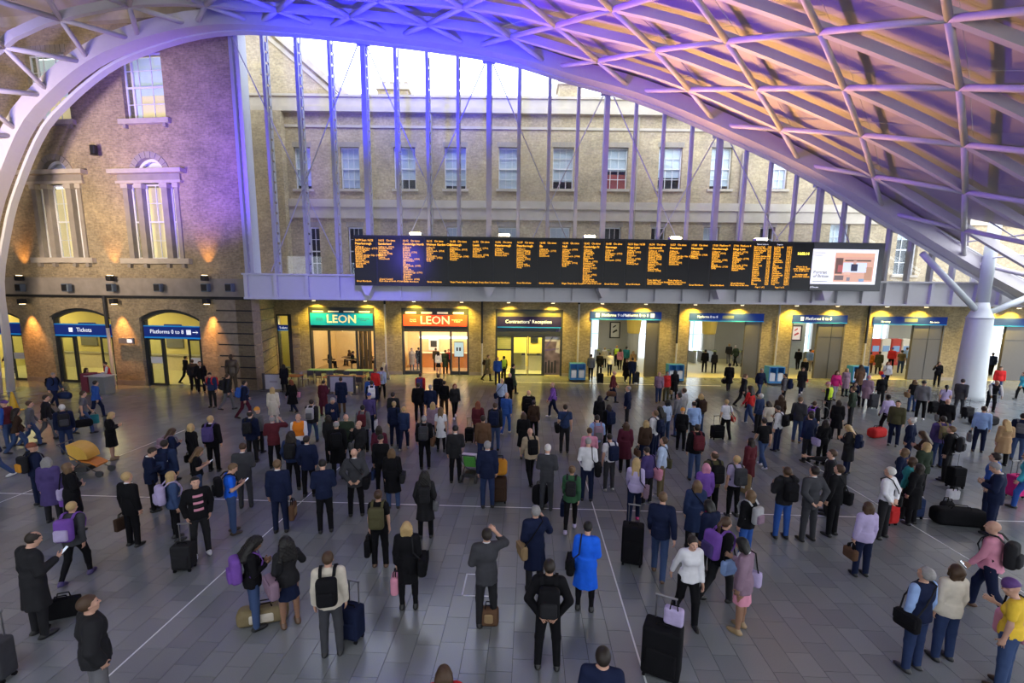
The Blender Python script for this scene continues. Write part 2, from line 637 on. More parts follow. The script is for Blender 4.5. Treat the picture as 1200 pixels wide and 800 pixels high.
wb = wall_mesh(AX0, AX1, 0, ZSPLIT, ops, 0.7).obj('wall_back', brick_arc)
AR.place(wb)
tag(wb, 'stock brick arcade wall with shopfronts and platform gateways', 'wall', kind='structure')
brick_out = brick_mat('brick_facade_daylit', (0.50, 0.41, 0.28), (0.39, 0.31, 0.21), (0.42, 0.38, 0.31), stain=0.35)  # paler copy of the arcade brick, outdoor brightness put into its colour
wall_mesh(AX0, AX1, ZSPLIT, ZT, far_win, 0.7).obj('upper_facade', brick_out, wb)
# cornices and string courses of the upper facade
zc = AR.z(600, 134)
stone_out = mat('stone_facade_pale', (0.46, 0.40, 0.33), 0.8, vary=0.2, scale=1.5)
for nm, z0, z1, pr in (('cornice', zc - 0.05, zc + 0.25, 0.35), ('parapet', zc + 0.25, zc + 0.9, 0.12), ('coping', zc + 0.9, zc + 1.05, 0.22),
                       ('string_course', AR.z(600, 245), AR.z(600, 236), 0.18), ('string_course', AR.z(600, 258), AR.z(600, 245), 0.1), ('frieze_line', AR.z(600, 152), AR.z(600, 149), 0.08)):
    B(AX0, AX1, -pr, 0.5, z0, z1).obj(nm, stone_out, wb)

blind_m = mat('window_blind', (0.70, 0.74, 0.80), 0.7, vary=0.05)
void_m = mat('window_dark', (0.05, 0.06, 0.075), 0.3, vary=0.1)
red_blind = mat('window_red_blind', (0.42, 0.08, 0.08), 0.7)


def sash_window(name, wallobj, o, ncol, nrow, blind=0.5, blind_mat=None, label=None, depth=0.22, arch=0.0):
    """frame with glazing bars, a pane and a backing room surface; all real geometry in the wall's own frame"""
    x0, x1, z0, z1 = o[:4]
    t = 0.07
    fr = MB()
    fr.box(x0, x0 + t, depth, depth + .08, z0, z1); fr.box(x1 - t, x1, depth, depth + .08, z0, z1)
    fr.box(x0 + t, x1 - t, depth, depth + .08, z0, z0 + t); fr.box(x0 + t, x1 - t, depth, depth + .08, z1 - t, z1)
    zm = (z0 + z1) / 2
    fr.box(x0 + t, x1 - t, depth - .02, depth + .06, zm - .04, zm + .04)
    win = fr.obj(name, white_paint)
    win.location = wallobj.location; win.rotation_euler = wallobj.rotation_euler
    tag(win, label or 'white sash window', 'window', kind='structure')
    bars = MB()
    for i in range(1, ncol):
        x = x0 + t + (x1 - x0 - 2 * t) * i / ncol
        bars.box(x - .018, x + .018, depth + .01, depth + .05, z0 + t, zm - .04); bars.box(x - .018, x + .018, depth + .01, depth + .05, zm + .04, z1 - t)
    for j in range(1, nrow):
        z = z0 + (z1 - z0) * j / nrow
        if abs(z - zm) > .1:
            bars.box(x0 + t, x1 - t, depth + .01, depth + .05, z - .018, z + .018)
    bars.obj('glazing_bars', white_paint, win)
    B(x0 + t, x1 - t, depth + .055, depth + .062, z0 + t, z1 - t).obj('pane', glass_clear, win)
    B(x0, x1, depth + .45, depth + .47, z0, z1).obj('room_back', void_m, win)
    if blind > 0:
        zb = z1 - (z1 - z0) * blind
        B(x0 + t, x1 - t, depth + .1, depth + .12, zb, z1).obj('blind', blind_mat or blind_m, win)
    return win


ORD = 'first second third fourth fifth sixth seventh eighth ninth tenth eleventh twelfth thirteenth fourteenth fifteenth last'.split()
WN = 0
for i, o in enumerate(far_win):
    WN += 1
    up = i < 10
    bl = [0.9, 0.95, 0.75, 0.9, 1.0, 0.8, 0.55, 0.7, 0.9, 0.95][i] if up else [0, 0, 0.3, 0.2, 0.4, 0, 0, .3, 0, 0.5, 0.3][i - 10]
    row = 'upper' if up else 'lower'
    idx = i if up else i - 10
    sash_window('window_%d' % WN, wb, o, 3, 4, bl, label='%s sash window from the gable in the %s row outside the glass screen' % (ORD[idx], row))
    B(o[0] - .15, o[1] + .15, -.12, .3, o[2] - .16, o[2]).obj('window_sill', stone, wb)
    mbl = MB(); nv = 7
    for k in range(nv):
        xa = o[0] - .1 + (o[1] - o[0] + .2) * k / nv; xb = o[0] - .1 + (o[1] - o[0] + .2) * (k + 1) / nv
        mbl.box(xa + .008, xb - .008, -.015, .1, o[3] + .0, o[3] + .32)
    mbl.obj('flat_arch', stone_dk, wb)
    if i == 6:
        B(o[0] + .07, o[1] - .07, .33, .34, o[2] + .1, o[2] + 1.0).obj('red_blind', red_blind, wb)
# room surfaces behind the facade so that the openings are not see-through
# chimneys on the facade roof
for a, b, top in ((443, 478, 99), (655, 681, 93)):
    ch = empty('chimney_stack'); AR.place(ch)
    s0, s1 = AR.s(a, 120, 3.0), AR.s(b, 120, 3.0); zt = AR.z((a + b) / 2, top, 3.0)
    B(s0, s1, 3.0, 4.6, zc - .15, zt - .35).obj('stack', brick_out, ch)
    B(s0 - .12, s1 + .12, 2.88, 4.72, zt - .35, zt).obj('chimney_cap', stone, ch)
    m2 = MB()
    for k in range(4):
        xx = s0 + (s1 - s0) * (k + .5) / 4
        m2.lathe([(.16, zt), (.2, zt + .1), (.15, zt + .5)], 8, (xx, 3.8))
    m2.obj('chimney_pots', stone_dk, ch)
    tag(ch, 'brick chimney stack above the facade, ' + ('nearer the gable' if a < 500 else 'nearer the arch haunch'), 'chimney')
# main roof slab behind the parapet
B(AX0, AX1, 0.7, 12, zc - .6, zc - .2).obj('roof_slab', stone_dk, wb)
# gabled wing on the far left behind the glass
gz = AR.z(380, 134)
gab = empty('gabled_wing'); AR.place(gab)
pts = [(AX0 - 6, 6.0), (AR.s(333, 134), 6.0), (AR.s(333, 134), gz), (AR.s(424, 131), gz + .1), (AR.s(317, 36), AR.z(317, 36)), (AR.s(250, -20), AR.z(250, -20)), (AX0 - 6, AR.z(250, -20))]
m2 = MB(); m2.prism(pts[:3] + [(AX0 - 6, gz)], -0.6, 0.0); m2.obj('wing_wall', brick_out, gab)
m2 = MB(); m2.prism([(AX0 - 6, gz), (AR.s(424, 131), gz), pts[4], pts[5], pts[6]], 0.75, 1.3); m2.obj('gable_wall', brick_out, gab)
m2 = MB()
a0 = Vector((AR.s(428, 131), 0.9, gz)); a1 = Vector((pts[5][0], .9, pts[5][1]))
m2.ribbon([a0, a1], [Vector((0.6, 0, .8))] * 2, 0.9, 0.35)
m2.ribbon([a0 + Vector((-.5, 0, -.1)), a1 + Vector((-.5, 0, -.1))], [Vector((0.6, 0, .8))] * 2, 0.5, 0.25)
m2.obj('raking_cornice', stone, gab)
m2 = MB(); xx = AR.s(324, 200); m2.tube((xx, -.7, 6.5), (xx, -.7, AR.z(324, 95)), .09); m2.box(xx - .22, xx + .22, -.9, -.6, AR.z(324, 95), AR.z(324, 88)); m2.obj('rainwater_pipe', stone_dk, gab)
tag(gab, 'gabled stock brick wing with raking cornice seen through the glass', 'building')
for px in (507, 743):
    xx = AR.s(px, 250); m2 = MB(); m2.tube((xx, -.12, 6.5), (xx, -.12, zc - .1), .07); m2.obj('rainwater_pipe', stone_dk, wb)
px = 865; xx = AR.s(px, 250); m2 = MB(); m2.tube((xx, -.12, 6.5), (xx, -.12, AR.z(865, 180)), .1); m2.obj('rainwater_pipe', stone_dk, wb)

# downpipes on the arcade piers
for px, kind in ((452.5, 0), (565, 1), (677, 0), (792.5, 1), (909, 0), (1013, 1)):
    xx = AR.s(px, 400)
    zs = AR.z(px, 352); zj = AR.z(px, 402)
    up = MB().tube((xx, -.11, zj if kind else zs - .25), (xx, -.11, zs), .075)
    up.obj('downpipe_upper', black_m, wb)
    lo = MB().tube((xx, -.11, 0), (xx, -.11, zj if kind else zs - .25), .065)
    lo.obj('downpipe', pipe_white, wb)
# plinth and impost course
zi = AR.z(600, 357)
prev = AX0
seg = MB()
for o in sorted(ops, key=lambda o: o[0]):
    if o[0] > prev:
        seg.box(prev, o[0] - .02, -.04, .05, 0, .22)
    prev = o[1] + .02
seg.obj('plinth', stone_dk, wb)

# ------------------------------------------------------------------ canopy and fascia under the glass screen
gz0 = GL.z(600, 351); gz1 = GL.z(600, 326)
gxl = GL.s(287, 335); gxr = GL.s(1290, 345)
fascia = B(gxl, gxr, -.05, .12, gz0, gz1).obj('trim_1', steel_white)
GL.place(fascia)
tag(fascia, 'white steel fascia band below the glass screen', 'fascia', kind='structure')
B(gxl, gxr, -.22, .12, gz0 - .12, gz0).obj('lower_flange', steel_white, fascia)
B(gxl, gxr, -.3, .2, gz1, gz1 + .1).obj('sill_flange', steel_white, fascia)
can = empty('canopy'); AR.place(can)
m2 = MB()
wa = [AR.o + AR.u * AX0, AR.o + AR.u * AX1]
inv = AR.rz
def to_ar(p):
    d = Vector((p[0], p[1], 0)) - AR.o
    return d.dot(AR.u), d.dot(AR.n)
g0 = to_ar(GL.world(gxl + .05, .1, 0)); g1 = to_ar(GL.world(gxr, .1, 0))
m2.add([(g0[0], g0[1], gz0 - .05), (g1[0], g1[1], gz0 - .05), (AX1, -.02, gz0 - .05), (AX0, -.02, gz0 - .05),
        (g0[0], g0[1], gz1), (g1[0], g1[1], gz1), (AX1, -.02, gz1), (AX0, -.02, gz1)],
       [(0, 3, 2, 1), (4, 5, 6, 7), (0, 1, 5, 4), (1, 2, 6, 5), (2, 3, 7, 6), (3, 0, 4, 7)])
m2.obj('canopy_slab', steel_white, can)
tag(can, 'flat canopy slab between the glass screen and the arcade wall', 'canopy', kind='structure')

# ------------------------------------------------------------------ vaulted diagrid roof
ARCH_PX = [(-14, 330), (-6, 270), (6, 222), (36, 150), (69, 111), (111, 76), (150, 56), (210, 37), (270, 29), (340, 32), (422, 40), (520, 52), (600, 66), (671, 88), (755, 112), (850, 152), (948, 199), (1042, 254), (1138, 312), (1200, 346), (1280, 392)]
EOFF = -0.75
prof = []
for px, py in ARCH_PX:
    s_, z_ = GL.loc(px, py, EOFF)
    prof.append(Vector((s_, z_, 0)))
prof = [Vector((prof[0].x - .3, 0, 0)), Vector((prof[0].x - .1, prof[0].y * .5, 0))] + prof
def catmull(P, n=10):
    out = []
    for i in range(len(P) - 1):
        p0 = P[max(i - 1, 0)]; p1 = P[i]; p2 = P[i + 1]; p3 = P[min(i + 2, len(P) - 1)]
        for j in range(n):
            t = j / n
            out.append(0.5 * ((2 * p1) + (p2 - p0) * t + (2 * p0 - 5 * p1 + 4 * p2 - p3) * t * t + (3 * p1 - p0 - 3 * p2 + p3) * t ** 3))
    out.append(P[-1])
    return out
fine = catmull(prof)
cum = [0.0]
for i in range(1, len(fine)):
    cum.append(cum[-1] + (fine[i] - fine[i - 1]).length)
ULEN = cum[-1]
def arch_at(u):
    """point (s, z) of the arch at arc length u and its outward normal"""
    u = max(0.0, min(ULEN - 1e-4, u))
    i = int(np.searchsorted(cum, u, side='right')) - 1
    i = min(i, len(fine) - 2)
    t = (u - cum[i]) / max(1e-6, cum[i + 1] - cum[i])
    p = fine[i].lerp(fine[i + 1], t)
    a = fine[max(0, i - 2)]; b = fine[min(len(fine) - 1, i + 3)]
    d = (b - a).normalized()
    return p.x, p.y, -d.y, d.x
def arch_u(px, py):
    s_, z_ = GL.loc(px, py, EOFF)
    q = Vector((s_, z_, 0))
    return cum[min(range(len(fine)), key=lambda i: (fine[i] - q).length)]
ROW = 2.45
def px_u(px):
    return arch_u(px, arch_bottom_px(px))
def arch_bottom_px(px):
    return float(np.interp(px, [a[0] for a in ARCH_PX], [a[1] for a in ARCH_PX]))
G_PX = [0, 100, 200, 290, 450, 700, 1000, 1250]
G_U = [px_u(q) for q in G_PX]
G_V = [1.35, 1.3, .95, .55, .62, .84, 1.02, 1.15]
S_V = [2.6, 2.6, 2.9, 3.2, 3.7, 4.6, 5.6, 6.2]
def row_off(u, i):
    g = float(np.interp(u, G_U, G_V))
    if i <= 5:
        return ROW * g * i
    t = 0.0
    k = 5.0
    t = ROW * g * 5
    while k < i - 1e-6:
        d = min(1.0, i - k)
        t += d * ROW * (g + (1.1 - g) * min(1.0, (k - 4) / 3)); k += 1
    return t
def roof_pt(u, i, off=0.0):
    s_, z_, nx, nz = arch_at(u)
    w = GL.world(s_ + nx * off, EOFF, z_ + nz * off)
    return Vector((w.x, w.y - row_off(u, i), w.z))
def roof_n(u):
    s_, z_, nx, nz = arch_at(u)
    v = GL.u * nx
    return Vector((v.x, v.y, nz)).normalized()
ceil_root = empty('ceiling')
tag(ceil_root, 'vaulted steel diagrid roof with edge arch and triangular panels', 'roof', kind='structure')
SK = 4.0
_uu = np.linspace(0, ULEN, 600)
_vv = np.concatenate([[0], np.cumsum((_uu[1] - _uu[0]) / np.interp(_uu[:-1], G_U, S_V))])
V_REF = float(np.interp(arch_u(1037, 250), _uu, _vv))
def node_u(i, k):
    v = V_REF + k - i / 2
    if v < 0:
        return v * 2.4
    if v > _vv[-1]:
        return ULEN + (v - _vv[-1]) * 6
    return float(np.interp(v, _vv, _uu))
NI = 14
# edge arch: a deep box beam
us = np.linspace(0, ULEN, 90)
m2 = MB()
m2.ribbon([roof_pt(u, 0.12, -0.25) for u in us], [roof_n(u) for u in us], 0.72, 0.72)
m2.obj('edge_arch', steel_roof, ceil_root)
m2 = MB()
m2.ribbon([roof_pt(u, -0.1, -0.32) for u in us], [roof_n(u) for u in us], 0.36, 0.14)
m2.obj('arch_flange', steel_white, ceil_root)
# rows parallel to the arch
U_PANEL = arch_u(262, 30)
for i in range(1, NI):
    ulo = 0.0 if i < 6 else U_PANEL
    uu = np.linspace(ulo, ULEN, 60)
    m2 = MB()
    m2.ribbon([roof_pt(u, i, -0.05) for u in uu], [roof_n(u) for u in uu], 0.2, 0.36)
    m2.obj('roof_rib', steel_roof, ceil_root)
# two families of diagonal tubes
for fam in (0, 1):
    for k in range(-30, 30):
        pts = []
        for i in range(NI):
            kk = k if fam == 0 else k + i
            u = node_u(i, kk)
            ok = 0.5 < u < ULEN - 0.3 and (i < 6 or u > U_PANEL - SK)
            if ok:
                pts.append(roof_pt(u, i + (.05 if i == 0 else 0), 0.02))
            elif len(pts) >= 2:
                break
            else:
                pts = []
        if len(pts) >= 2:
            # straight members between nodes
            m2 = MB()
            for a, b in zip(pts[:-1], pts[1:]):
                m2.tube(a, b, 0.115, n=8)
            m2.obj('roof_tube', steel_roof, ceil_root, smooth=True)
# triangular panels carried above the grid
Z_GLZ = 9.0
npan = 0
def panel(us_is):
    global npan
    c = [roof_pt(u, i, 0.0) for u, i in us_is]
    um = sum(u for u, i in us_is) / 3
    n_ = roof_n(um)
    cen = (c[0] + c[1] + c[2]) / 3
    if um < U_PANEL or um > ULEN - 1 or min(u for u, i in us_is) < 0:
        return
    side = cen.x > 24.5 and cen.z < 10.5
    if side:
        return
    a = [cen + (q - cen) * 0.998 + n_ * 0.62 for q in c]
    b = [q + n_ * 0.1 for q in a]
    m2 = MB()
    m2.add(a + b, [(0, 1, 2), (5, 4, 3), (0, 3, 4, 1), (1, 4, 5, 2), (2, 5, 3, 0)])
    m2.obj('roof_panel', panel_roof, ceil_root)
    npan += 1
for i in range(-1, NI - 1):
    for k in range(-30, 30):
        panel([(node_u(i, k), i), (node_u(i, k + 1), i), (node_u(i + 1, k + 1), i + 1)])
        panel([(node_u(i, k), i), (node_u(i + 1, k + 1), i + 1), (node_u(i + 1, k), i + 1)])
print('panels', npan)

# ------------------------------------------------------------------ left brick wall
def lrect(px0, px1, pyt, pyb, rise=0.0):
    s0 = LW.s(px0, (pyt + pyb) / 2); s1 = LW.s(px1, (pyt + pyb) / 2)
    return [s0, s1, LW.z((px0 + px1) / 2, pyb) if pyb is not None else 0.0, LW.z((px0 + px1) / 2, pyt), rise]
lw_up = [lrect(34, 79, 62, 142), lrect(143, 191, 60, 140)]
lw_lo = [lrect(43, 100, 216, 302), lrect(149, 213, 215, 303), lrect(-66, -8, 216, 302)]
lw_ar = [lrect(49, 80, 189, 206), lrect(157, 193, 187, 206)]
for o in lw_ar:
    o[4] = (o[1] - o[0]) / 2 * .98
    o[3] = o[2] + (o[1] - o[0]) / 2
lw_do = []
for a, b, t in ((-44, 27, 361), (62, 133, 361), (166, 236, 362.5)):
    s0 = LW.s(a, 405); s1 = LW.s(b, 405)
    lw_do.append([s0, s1, 0.0, LW.z((a + b) / 2, t), 0.55])
LX0 = LW.s(-80, 300) - 8; LX1 = LW.s(292, 300)
LZT = LW.z(150, 27)
wl_ = wall_mesh(LX0, LX1, 0, LZT, lw_up + lw_lo + lw_ar + lw_do, 0.6).obj('wall_left', brick_tan)
LW.place(wl_)
tag(wl_, 'tall tan stock brick wall of the booking hall', 'wall', kind='structure')
# band between the storeys
zb0 = LW.z(150, 347); zb1 = LW.z(150, 327)
B(LX0, LX1 + .05, -.06, .1, zb0, zb1).obj('storey_band', stone_dk, wl_)
B(LX0, LX1 + .1, -.16, .1, zb0 - .1, zb0 + .04).obj('string_course', black_m, wl_)
B(LX0, LX1 + .08, -.1, .1, zb1, zb1 + .06).obj('string_course', stone_dk, wl_)
seg = MB(); prev = LX0
for o in sorted(lw_do, key=lambda o: o[0]):
    seg.box(prev, o[0] - .02, -.05, .05, 0, .3); prev = o[1] + .02
seg.box(prev, LX1, -.05, .05, 0, .3)
seg.obj('plinth', stone_dk, wl_)
# cornice strip and flat soffit behind the arch
B(LX0, LX1, -.35, .2, LZT, LZT + .5).obj('cornice', stone, wl_)
sof = B(LX0, LX1 + .5, -6.2, .6, LZT + .5, LZT + .8).obj('soffit', panel_roof, wl_)
# end return of the wall towards the glass
B(LX1 - .01, LX1 + .25, -.02, .6, zb1, LZT).obj('return_trim', steel_white, wl_)

warm_room = mat('room_warm_glow', (0.72, 0.60, 0.34), 0.8, emit=(1.0, 0.80, 0.42), estr=0.38, vary=0.15, scale=1.2)  # warm room light put in as a glow of the backing surface
pale_room = mat('room_pale_glow', (0.55, 0.62, 0.62), 0.8, emit=(0.75, 0.88, 0.9), estr=0.28, vary=0.25, scale=1.0)  # pale room light put in as emission on the backing
lw_names = ['upper sash window above the pedimented window, partly behind the arch', 'upper sash window right of the arch on the tan brick wall',
            'pedimented tripartite window with yellow light nearer the arch', 'pedimented tripartite window with yellow light nearer the glass screen', 'window mostly hidden behind the foot of the arch']
for i, o in enumerate(lw_up):
    WN += 1
    w_ = sash_window('window_%d' % WN, wl_, o, 3, 4, 0, label=lw_names[i])
    for ch in w_.children:
        if ch.name.startswith('room_back'):
            ch.data.materials[0] = pale_room
    x0, x1, z0, z1 = o[:4]
    B(x0 + .5, x1 - .15, .6, .62, z0 + .1, z0 + (z1 - z0) * .42).obj('lit_ceiling', warm_room, w_)
    m2 = MB(); m2.box(x0 + .42, x0 + .52, .2, .3, z0, z1); m2.obj('mullion', white_paint, w_)
    B(x0 - .3, x1 + .3, -.22, .3, z0 - .26, z0).obj('window_sill', stone, wl_)
    for xx in (x0 - .05, x1 - .1):
        B(xx, xx + .18, -.18, .05, z0 - .46, z0 - .26).obj('sill_bracket', stone_dk, wl_)
    m2 = MB()
    nv = 9
    for k in range(nv):
        xa = x0 - .15 + (x1 - x0 + .3) * k / nv; xb = x0 - .15 + (x1 - x0 + .3) * (k + 1) / nv
        m2.box(xa + .01, xb - .01, -.02, .1, z1 - .02, z1 + .4)
    m2.obj('flat_arch', stone_dk, wl_)
for i, o in enumerate(lw_lo):
    WN += 1
    x0, x1, z0, z1 = o[:4]
    W_ = x1 - x0
    win = empty('window_%d' % WN, LW.o, LW.rz)
    tag(win, lw_names[2 + i], 'window', kind='structure')
    # stone pilasters split the opening into narrow side lights and a wide middle sash
    pil = [(x0, x0 + .09 * W_), (x0 + .24 * W_, x0 + .345 * W_), (x0 + .70 * W_, x0 + .805 * W_), (x1 - .07 * W_, x1)]
    for a, b in pil:
        B(a, b, -.08, .35, z0, z1 - .25).obj('pilaster', stone_dk, win)
        B(a - .06, b + .06, -.14, .35, z1 - .25, z1).obj('capital', stone, win)
    for (a, b), nc in (((pil[0][1], pil[1][0]), 1), ((pil[1][1], pil[2][0]), 2), ((pil[2][1], pil[3][0]), 1)):
        m2 = MB(); t = .08
        m2.box(a, a + t, .2, .28, z0, z1); m2.box(b - t, b, .2, .28, z0, z1); m2.box(a + t, b - t, .2, .28, z0, z0 + t); m2.box(a + t, b - t, .2, .28, z1 - t, z1)
        m2.box(a + t, b - t, .18, .26, (z0 + z1) / 2 - .04, (z0 + z1) / 2 + .04)
        if nc > 1:
            for q in (1, 2):
                zq = z0 + (z1 - z0) * (.25 if q == 1 else .75)
                m2.box(a + t, b - t, .22, .26, zq - .015, zq + .015)
            m2.box((a + b) / 2 - .02, (a + b) / 2 + .02, .22, .26, z0, z1)
        m2.obj('sash', white_paint, win)
        B(a + t, b - t, .245, .25, z0 + t, z1 - t).obj('pane', glass_clear, win)
    B(x0, x1, 1.0, 1.02, z0, z1).obj('lit_room', warm_room, win)
    strip = mat('tube_light', (1, 1, 1), .5, vary=0, emit=(1, .95, .8), estr=4)
    for k in range(2):
        B(x0 + .52 * W_, x0 + .62 * W_, .9, .95, z1 - .5 - .45 * k, z1 - .45 - .45 * k).obj('tube_light', strip, win)
    B(x0 - .45, x1 + .45, -.28, .3, z0 - .3, z0).obj('window_sill', stone, wl_)
    for xx in (x0 - .1, x0 + .28 * W_, x0 + .70 * W_, x1 - .1):
        B(xx, xx + .2, -.2, .05, z0 - .52, z0 - .3).obj('sill_bracket', stone_dk, wl_)
    # entablature: architrave, frieze, cornice
    B(x0 - .3, x1 + .3, -.2, .2, z1, z1 + .14).obj('architrave', stone, wl_)
    B(x0 - .22, x1 + .22, -.12, .2, z1 + .14, z1 + .5).obj('frieze', stone_dk, wl_)
    B(x0 - .55, x1 + .55, -.42, .2, z1 + .5, z1 + .74).obj('cornice', stone, wl_)
for o in lw_ar:
    cx = (o[0] + o[1]) / 2; r = (o[1] - o[0]) / 2
    m2 = MB()
    nv = 11
    for k in range(nv):
        a0 = math.pi * k / nv + .012; a1 = math.pi * (k + 1) / nv - .012
        m2.prism([(cx + r * math.cos(a0), o[2] + r * math.sin(a0)), (cx + (r + .34) * math.cos(a0), o[2] + (r + .34) * math.sin(a0)),
                  (cx + (r + .34) * math.cos(a1), o[2] + (r + .34) * math.sin(a1)), (cx + r * math.cos(a1), o[2] + r * math.sin(a1))], -.05, .2)
    m2.obj('arch_voussoirs', stone_dk, wl_)
    m2 = MB()
    for k in range(12):
        a0 = math.pi * k / 12; a1 = math.pi * (k + 1) / 12
        m2.prism([(cx + (r - .16) * math.cos(a0), o[2] + (r - .16) * math.sin(a0)), (cx + r * math.cos(a0), o[2] + r * math.sin(a0)),
                  (cx + r * math.cos(a1), o[2] + r * math.sin(a1)), (cx + (r - .16) * math.cos(a1), o[2] + (r - .16) * math.sin(a1))], .2, .34)
    m2.obj('fanlight_frame', white_paint, wl_)
    B(o[0], o[1], .45, .47, o[2], o[3]).obj('fanlight_tympanum', blind_m, wl_)

# ------------------------------------------------------------------ rusticated corner pier (blocks picked apart)
PX_A, PX_B = 256, 301
pier = empty('wall_corner', LW.o, LW.rz)
tag(pier, 'rusticated corner pier of banded blocks between booking hall and shops', 'wall', kind='structure')
ps0 = LW.s(PX_A, 405); ps1 = LW.s(300, 405)
corner_w = LW.world(ps1, 0, 0)
end_w = AR.world(AR.s(324, 405), 0, 0)
dl = Vector(end_w) - LW.o
ex, ey = dl.dot(LW.u), dl.dot(LW.n)
nrow = 8
zt_p = zb0 - .1
for r in range(nrow):
    z0 = zt_p * r / nrow + (.05 if r else 0); z1 = zt_p * (r + 1) / nrow
    pr = .14
    m2 = MB()
    m2.box(ps0, ps1, -pr, .5, z0, z1 - .03)
    m2.obj('quoin_block', quoin_m, pier)
    # return side, running back to the arcade
    m2 = MB()
    a = Vector((ps1, -pr, 0)); b = Vector((ex, ey, 0))
    a2 = Vector((ps1 - 1.0, -pr, 0)); b2 = Vector((ex - 1.0, ey, 0))
    m2.add([(a.x, a.y, z0), (b.x, b.y, z0), (b2.x, b2.y, z0), (a2.x, a2.y, z0), (a.x, a.y, z1 - .03), (b.x, b.y, z1 - .03), (b2.x, b2.y, z1 - .03), (a2.x, a2.y, z1 - .03)],
           [(0, 3, 2, 1), (4, 5, 6, 7), (0, 1, 5, 4), (1, 2, 6, 5), (2, 3, 7, 6), (3, 0, 4, 7)])
    m2.obj('quoin_return', brick_arc, pier)
m2 = MB()
m2.add([(ps0 + .1, -.08, 0), (ps1 - .06, -.08, 0), (ex - .06, ey, 0), (ex - 1.5, ey, 0), (ps0 + .1, -.08, zt_p), (ps1 - .06, -.08, zt_p), (ex - .06, ey, zt_p), (ex - 1.5, ey, zt_p)],
       [(0, 3, 2, 1), (4, 5, 6, 7), (0, 1, 5, 4), (1, 2, 6, 5), (2, 3, 7, 6), (3, 0, 4, 7)])
m2.obj('pier_core', black_m, pier)

# ------------------------------------------------------------------ glass screen
GTOP = {}
posts = [268, 305.5, 345, 384, 424, 462, 499.5, 536, 573, 609, 645, 679, 713, 747, 780, 813, 846, 877, 906, 936, 965, 993, 1021, 1046, 1071, 1096, 1120, 1145, 1170, 1195]
main_posts = {424, 573, 713, 846, 965}
post_m = mat('post_steel', (0.36, 0.36, 0.40), 0.4, vary=0.04)
scr = empty('glass_screen'); GL.place(scr)
tag(scr, 'tall glass screen wall with white posts under the arch', 'glass wall', kind='structure')
def arch_bottom(px):
    # height of the arch underside over a pixel column
    best = None
    for i in range(len(ARCH_PX) - 1):
        a, b = ARCH_PX[i], ARCH_PX[i + 1]
        if a[0] <= px <= b[0]:
            t = (px - a[0]) / (b[0] - a[0])
            return a[1] + (b[1] - a[1]) * t
    return 346
psx = []
for px in posts:
    py = arch_bottom(px)
    s_, zt = GL.loc(px, py + 4)
    psx.append((s_, zt))
for (s_, zt), px in zip(psx, posts):
    if zt < gz1 + .15:
        continue
    w = .26 if px in main_posts else .16
    m2 = MB()
    m2.box(s_ - w / 2, s_ + w / 2, -.02, .2 if px not in main_posts else .3, gz1, zt)
    m2.obj('post', post_m, scr)
    m2 = MB()  # perforated fin behind the post
    k = 0; z = gz1 + .2
    while z < zt - .6:
        m2.box(s_ + w / 2, s_ + w / 2 + .05, .2, .42, z, z + .42); z += .55
    m2.box(s_ + w / 2, s_ + w / 2 + .05, .38, .46, gz1, zt)
    m2.obj('fin', pipe_white, scr)
    if px in main_posts:
        m2 = MB(); m2.box(s_ - .35, s_ + .35, -.12, .35, zt - .25, zt + .1); m2.obj('post_head', post_m, scr)
ma = [px for px in posts]
for j in range(len(psx) - 1):
    (a, za), (b, zb) = psx[j], psx[j + 1]
    if za < gz1 + .3:
        continue
    m2 = MB()
    zb_ = max(zb, gz1 + .05)
    m2.prism([(a + .1, gz1 + .1), (b - .1, gz1 + .1), (b - .1, zb_), (a + .1, za)], .22, .24)
    m2.obj('pane', glass_screen, scr)
# crossed tie rods
def rod(p, q):
    a = GL.loc(*p, -.06); b = GL.loc(*q, -.06)
    MB().tube((a[0], -.06, a[1]), (b[0], -.06, b[1]), .03, n=6).obj('tie_rod', post_m, scr)
for a, b in (((271, 42), (402, 318)), ((420, 50), (318, 318)), ((428, 50), (545, 318)), ((569, 73), (462, 318)), ((577, 73), (680, 318)),
             ((709, 108), (605, 318)), ((717, 108), (810, 318)), ((842, 155), (750, 318)), ((850, 155), (930, 318)), ((961, 215), (880, 318)), ((969, 215), (1008, 318))):
    rod(a, b)
# fascia brackets under each post
for j, ((s_, zt), px) in enumerate(zip(psx, posts)):
    if s_ > gxr:
        continue
    m2 = MB(); m2.box(s_ - .09, s_ + .09, -.24, -.04, gz0 - .12, gz1 + .1)
    m2.obj('bracket', steel_white, fascia)

# ------------------------------------------------------------------ unseen walls and ceiling behind and beside the viewer, added against sky light
plaster = mat('hall_plaster', (0.36, 0.35, 0.36), 0.8, vary=0.1, scale=0.3)
rear_ops = [[x, x + 4.5, 2.5, 10.5, 0] for x in np.arange(-36, 30, 9.0)]  # invented window openings, sized to let in some fill
mm = wall_mesh(-41, 36, 0, 25, rear_ops, 0.5)
wr = mm.obj('wall_rear_added', plaster)
wr.location = (0, -12, 0)
tag(wr, 'unseen rear wall added against sky light, with tall window openings', 'wall', kind='structure')
ws = B(-41.5, -41, -12, 29, 0, 25).obj('wall_side', brick_tan)
tag(ws, 'unseen added brick side wall beyond the foot of the arch', 'wall', kind='structure')
rl = B(-41, -15.5, -12, 20.5, LZT + .5, LZT + .8).obj('ceiling_flank', panel_roof)
tag(rl, 'unseen flat pale ceiling panel added beyond the open lattice against sky light', 'ceiling', kind='structure')
B(-62, 62, -13, -6, -0.3, -0.006).obj('floor_rear', granite, floor_base)
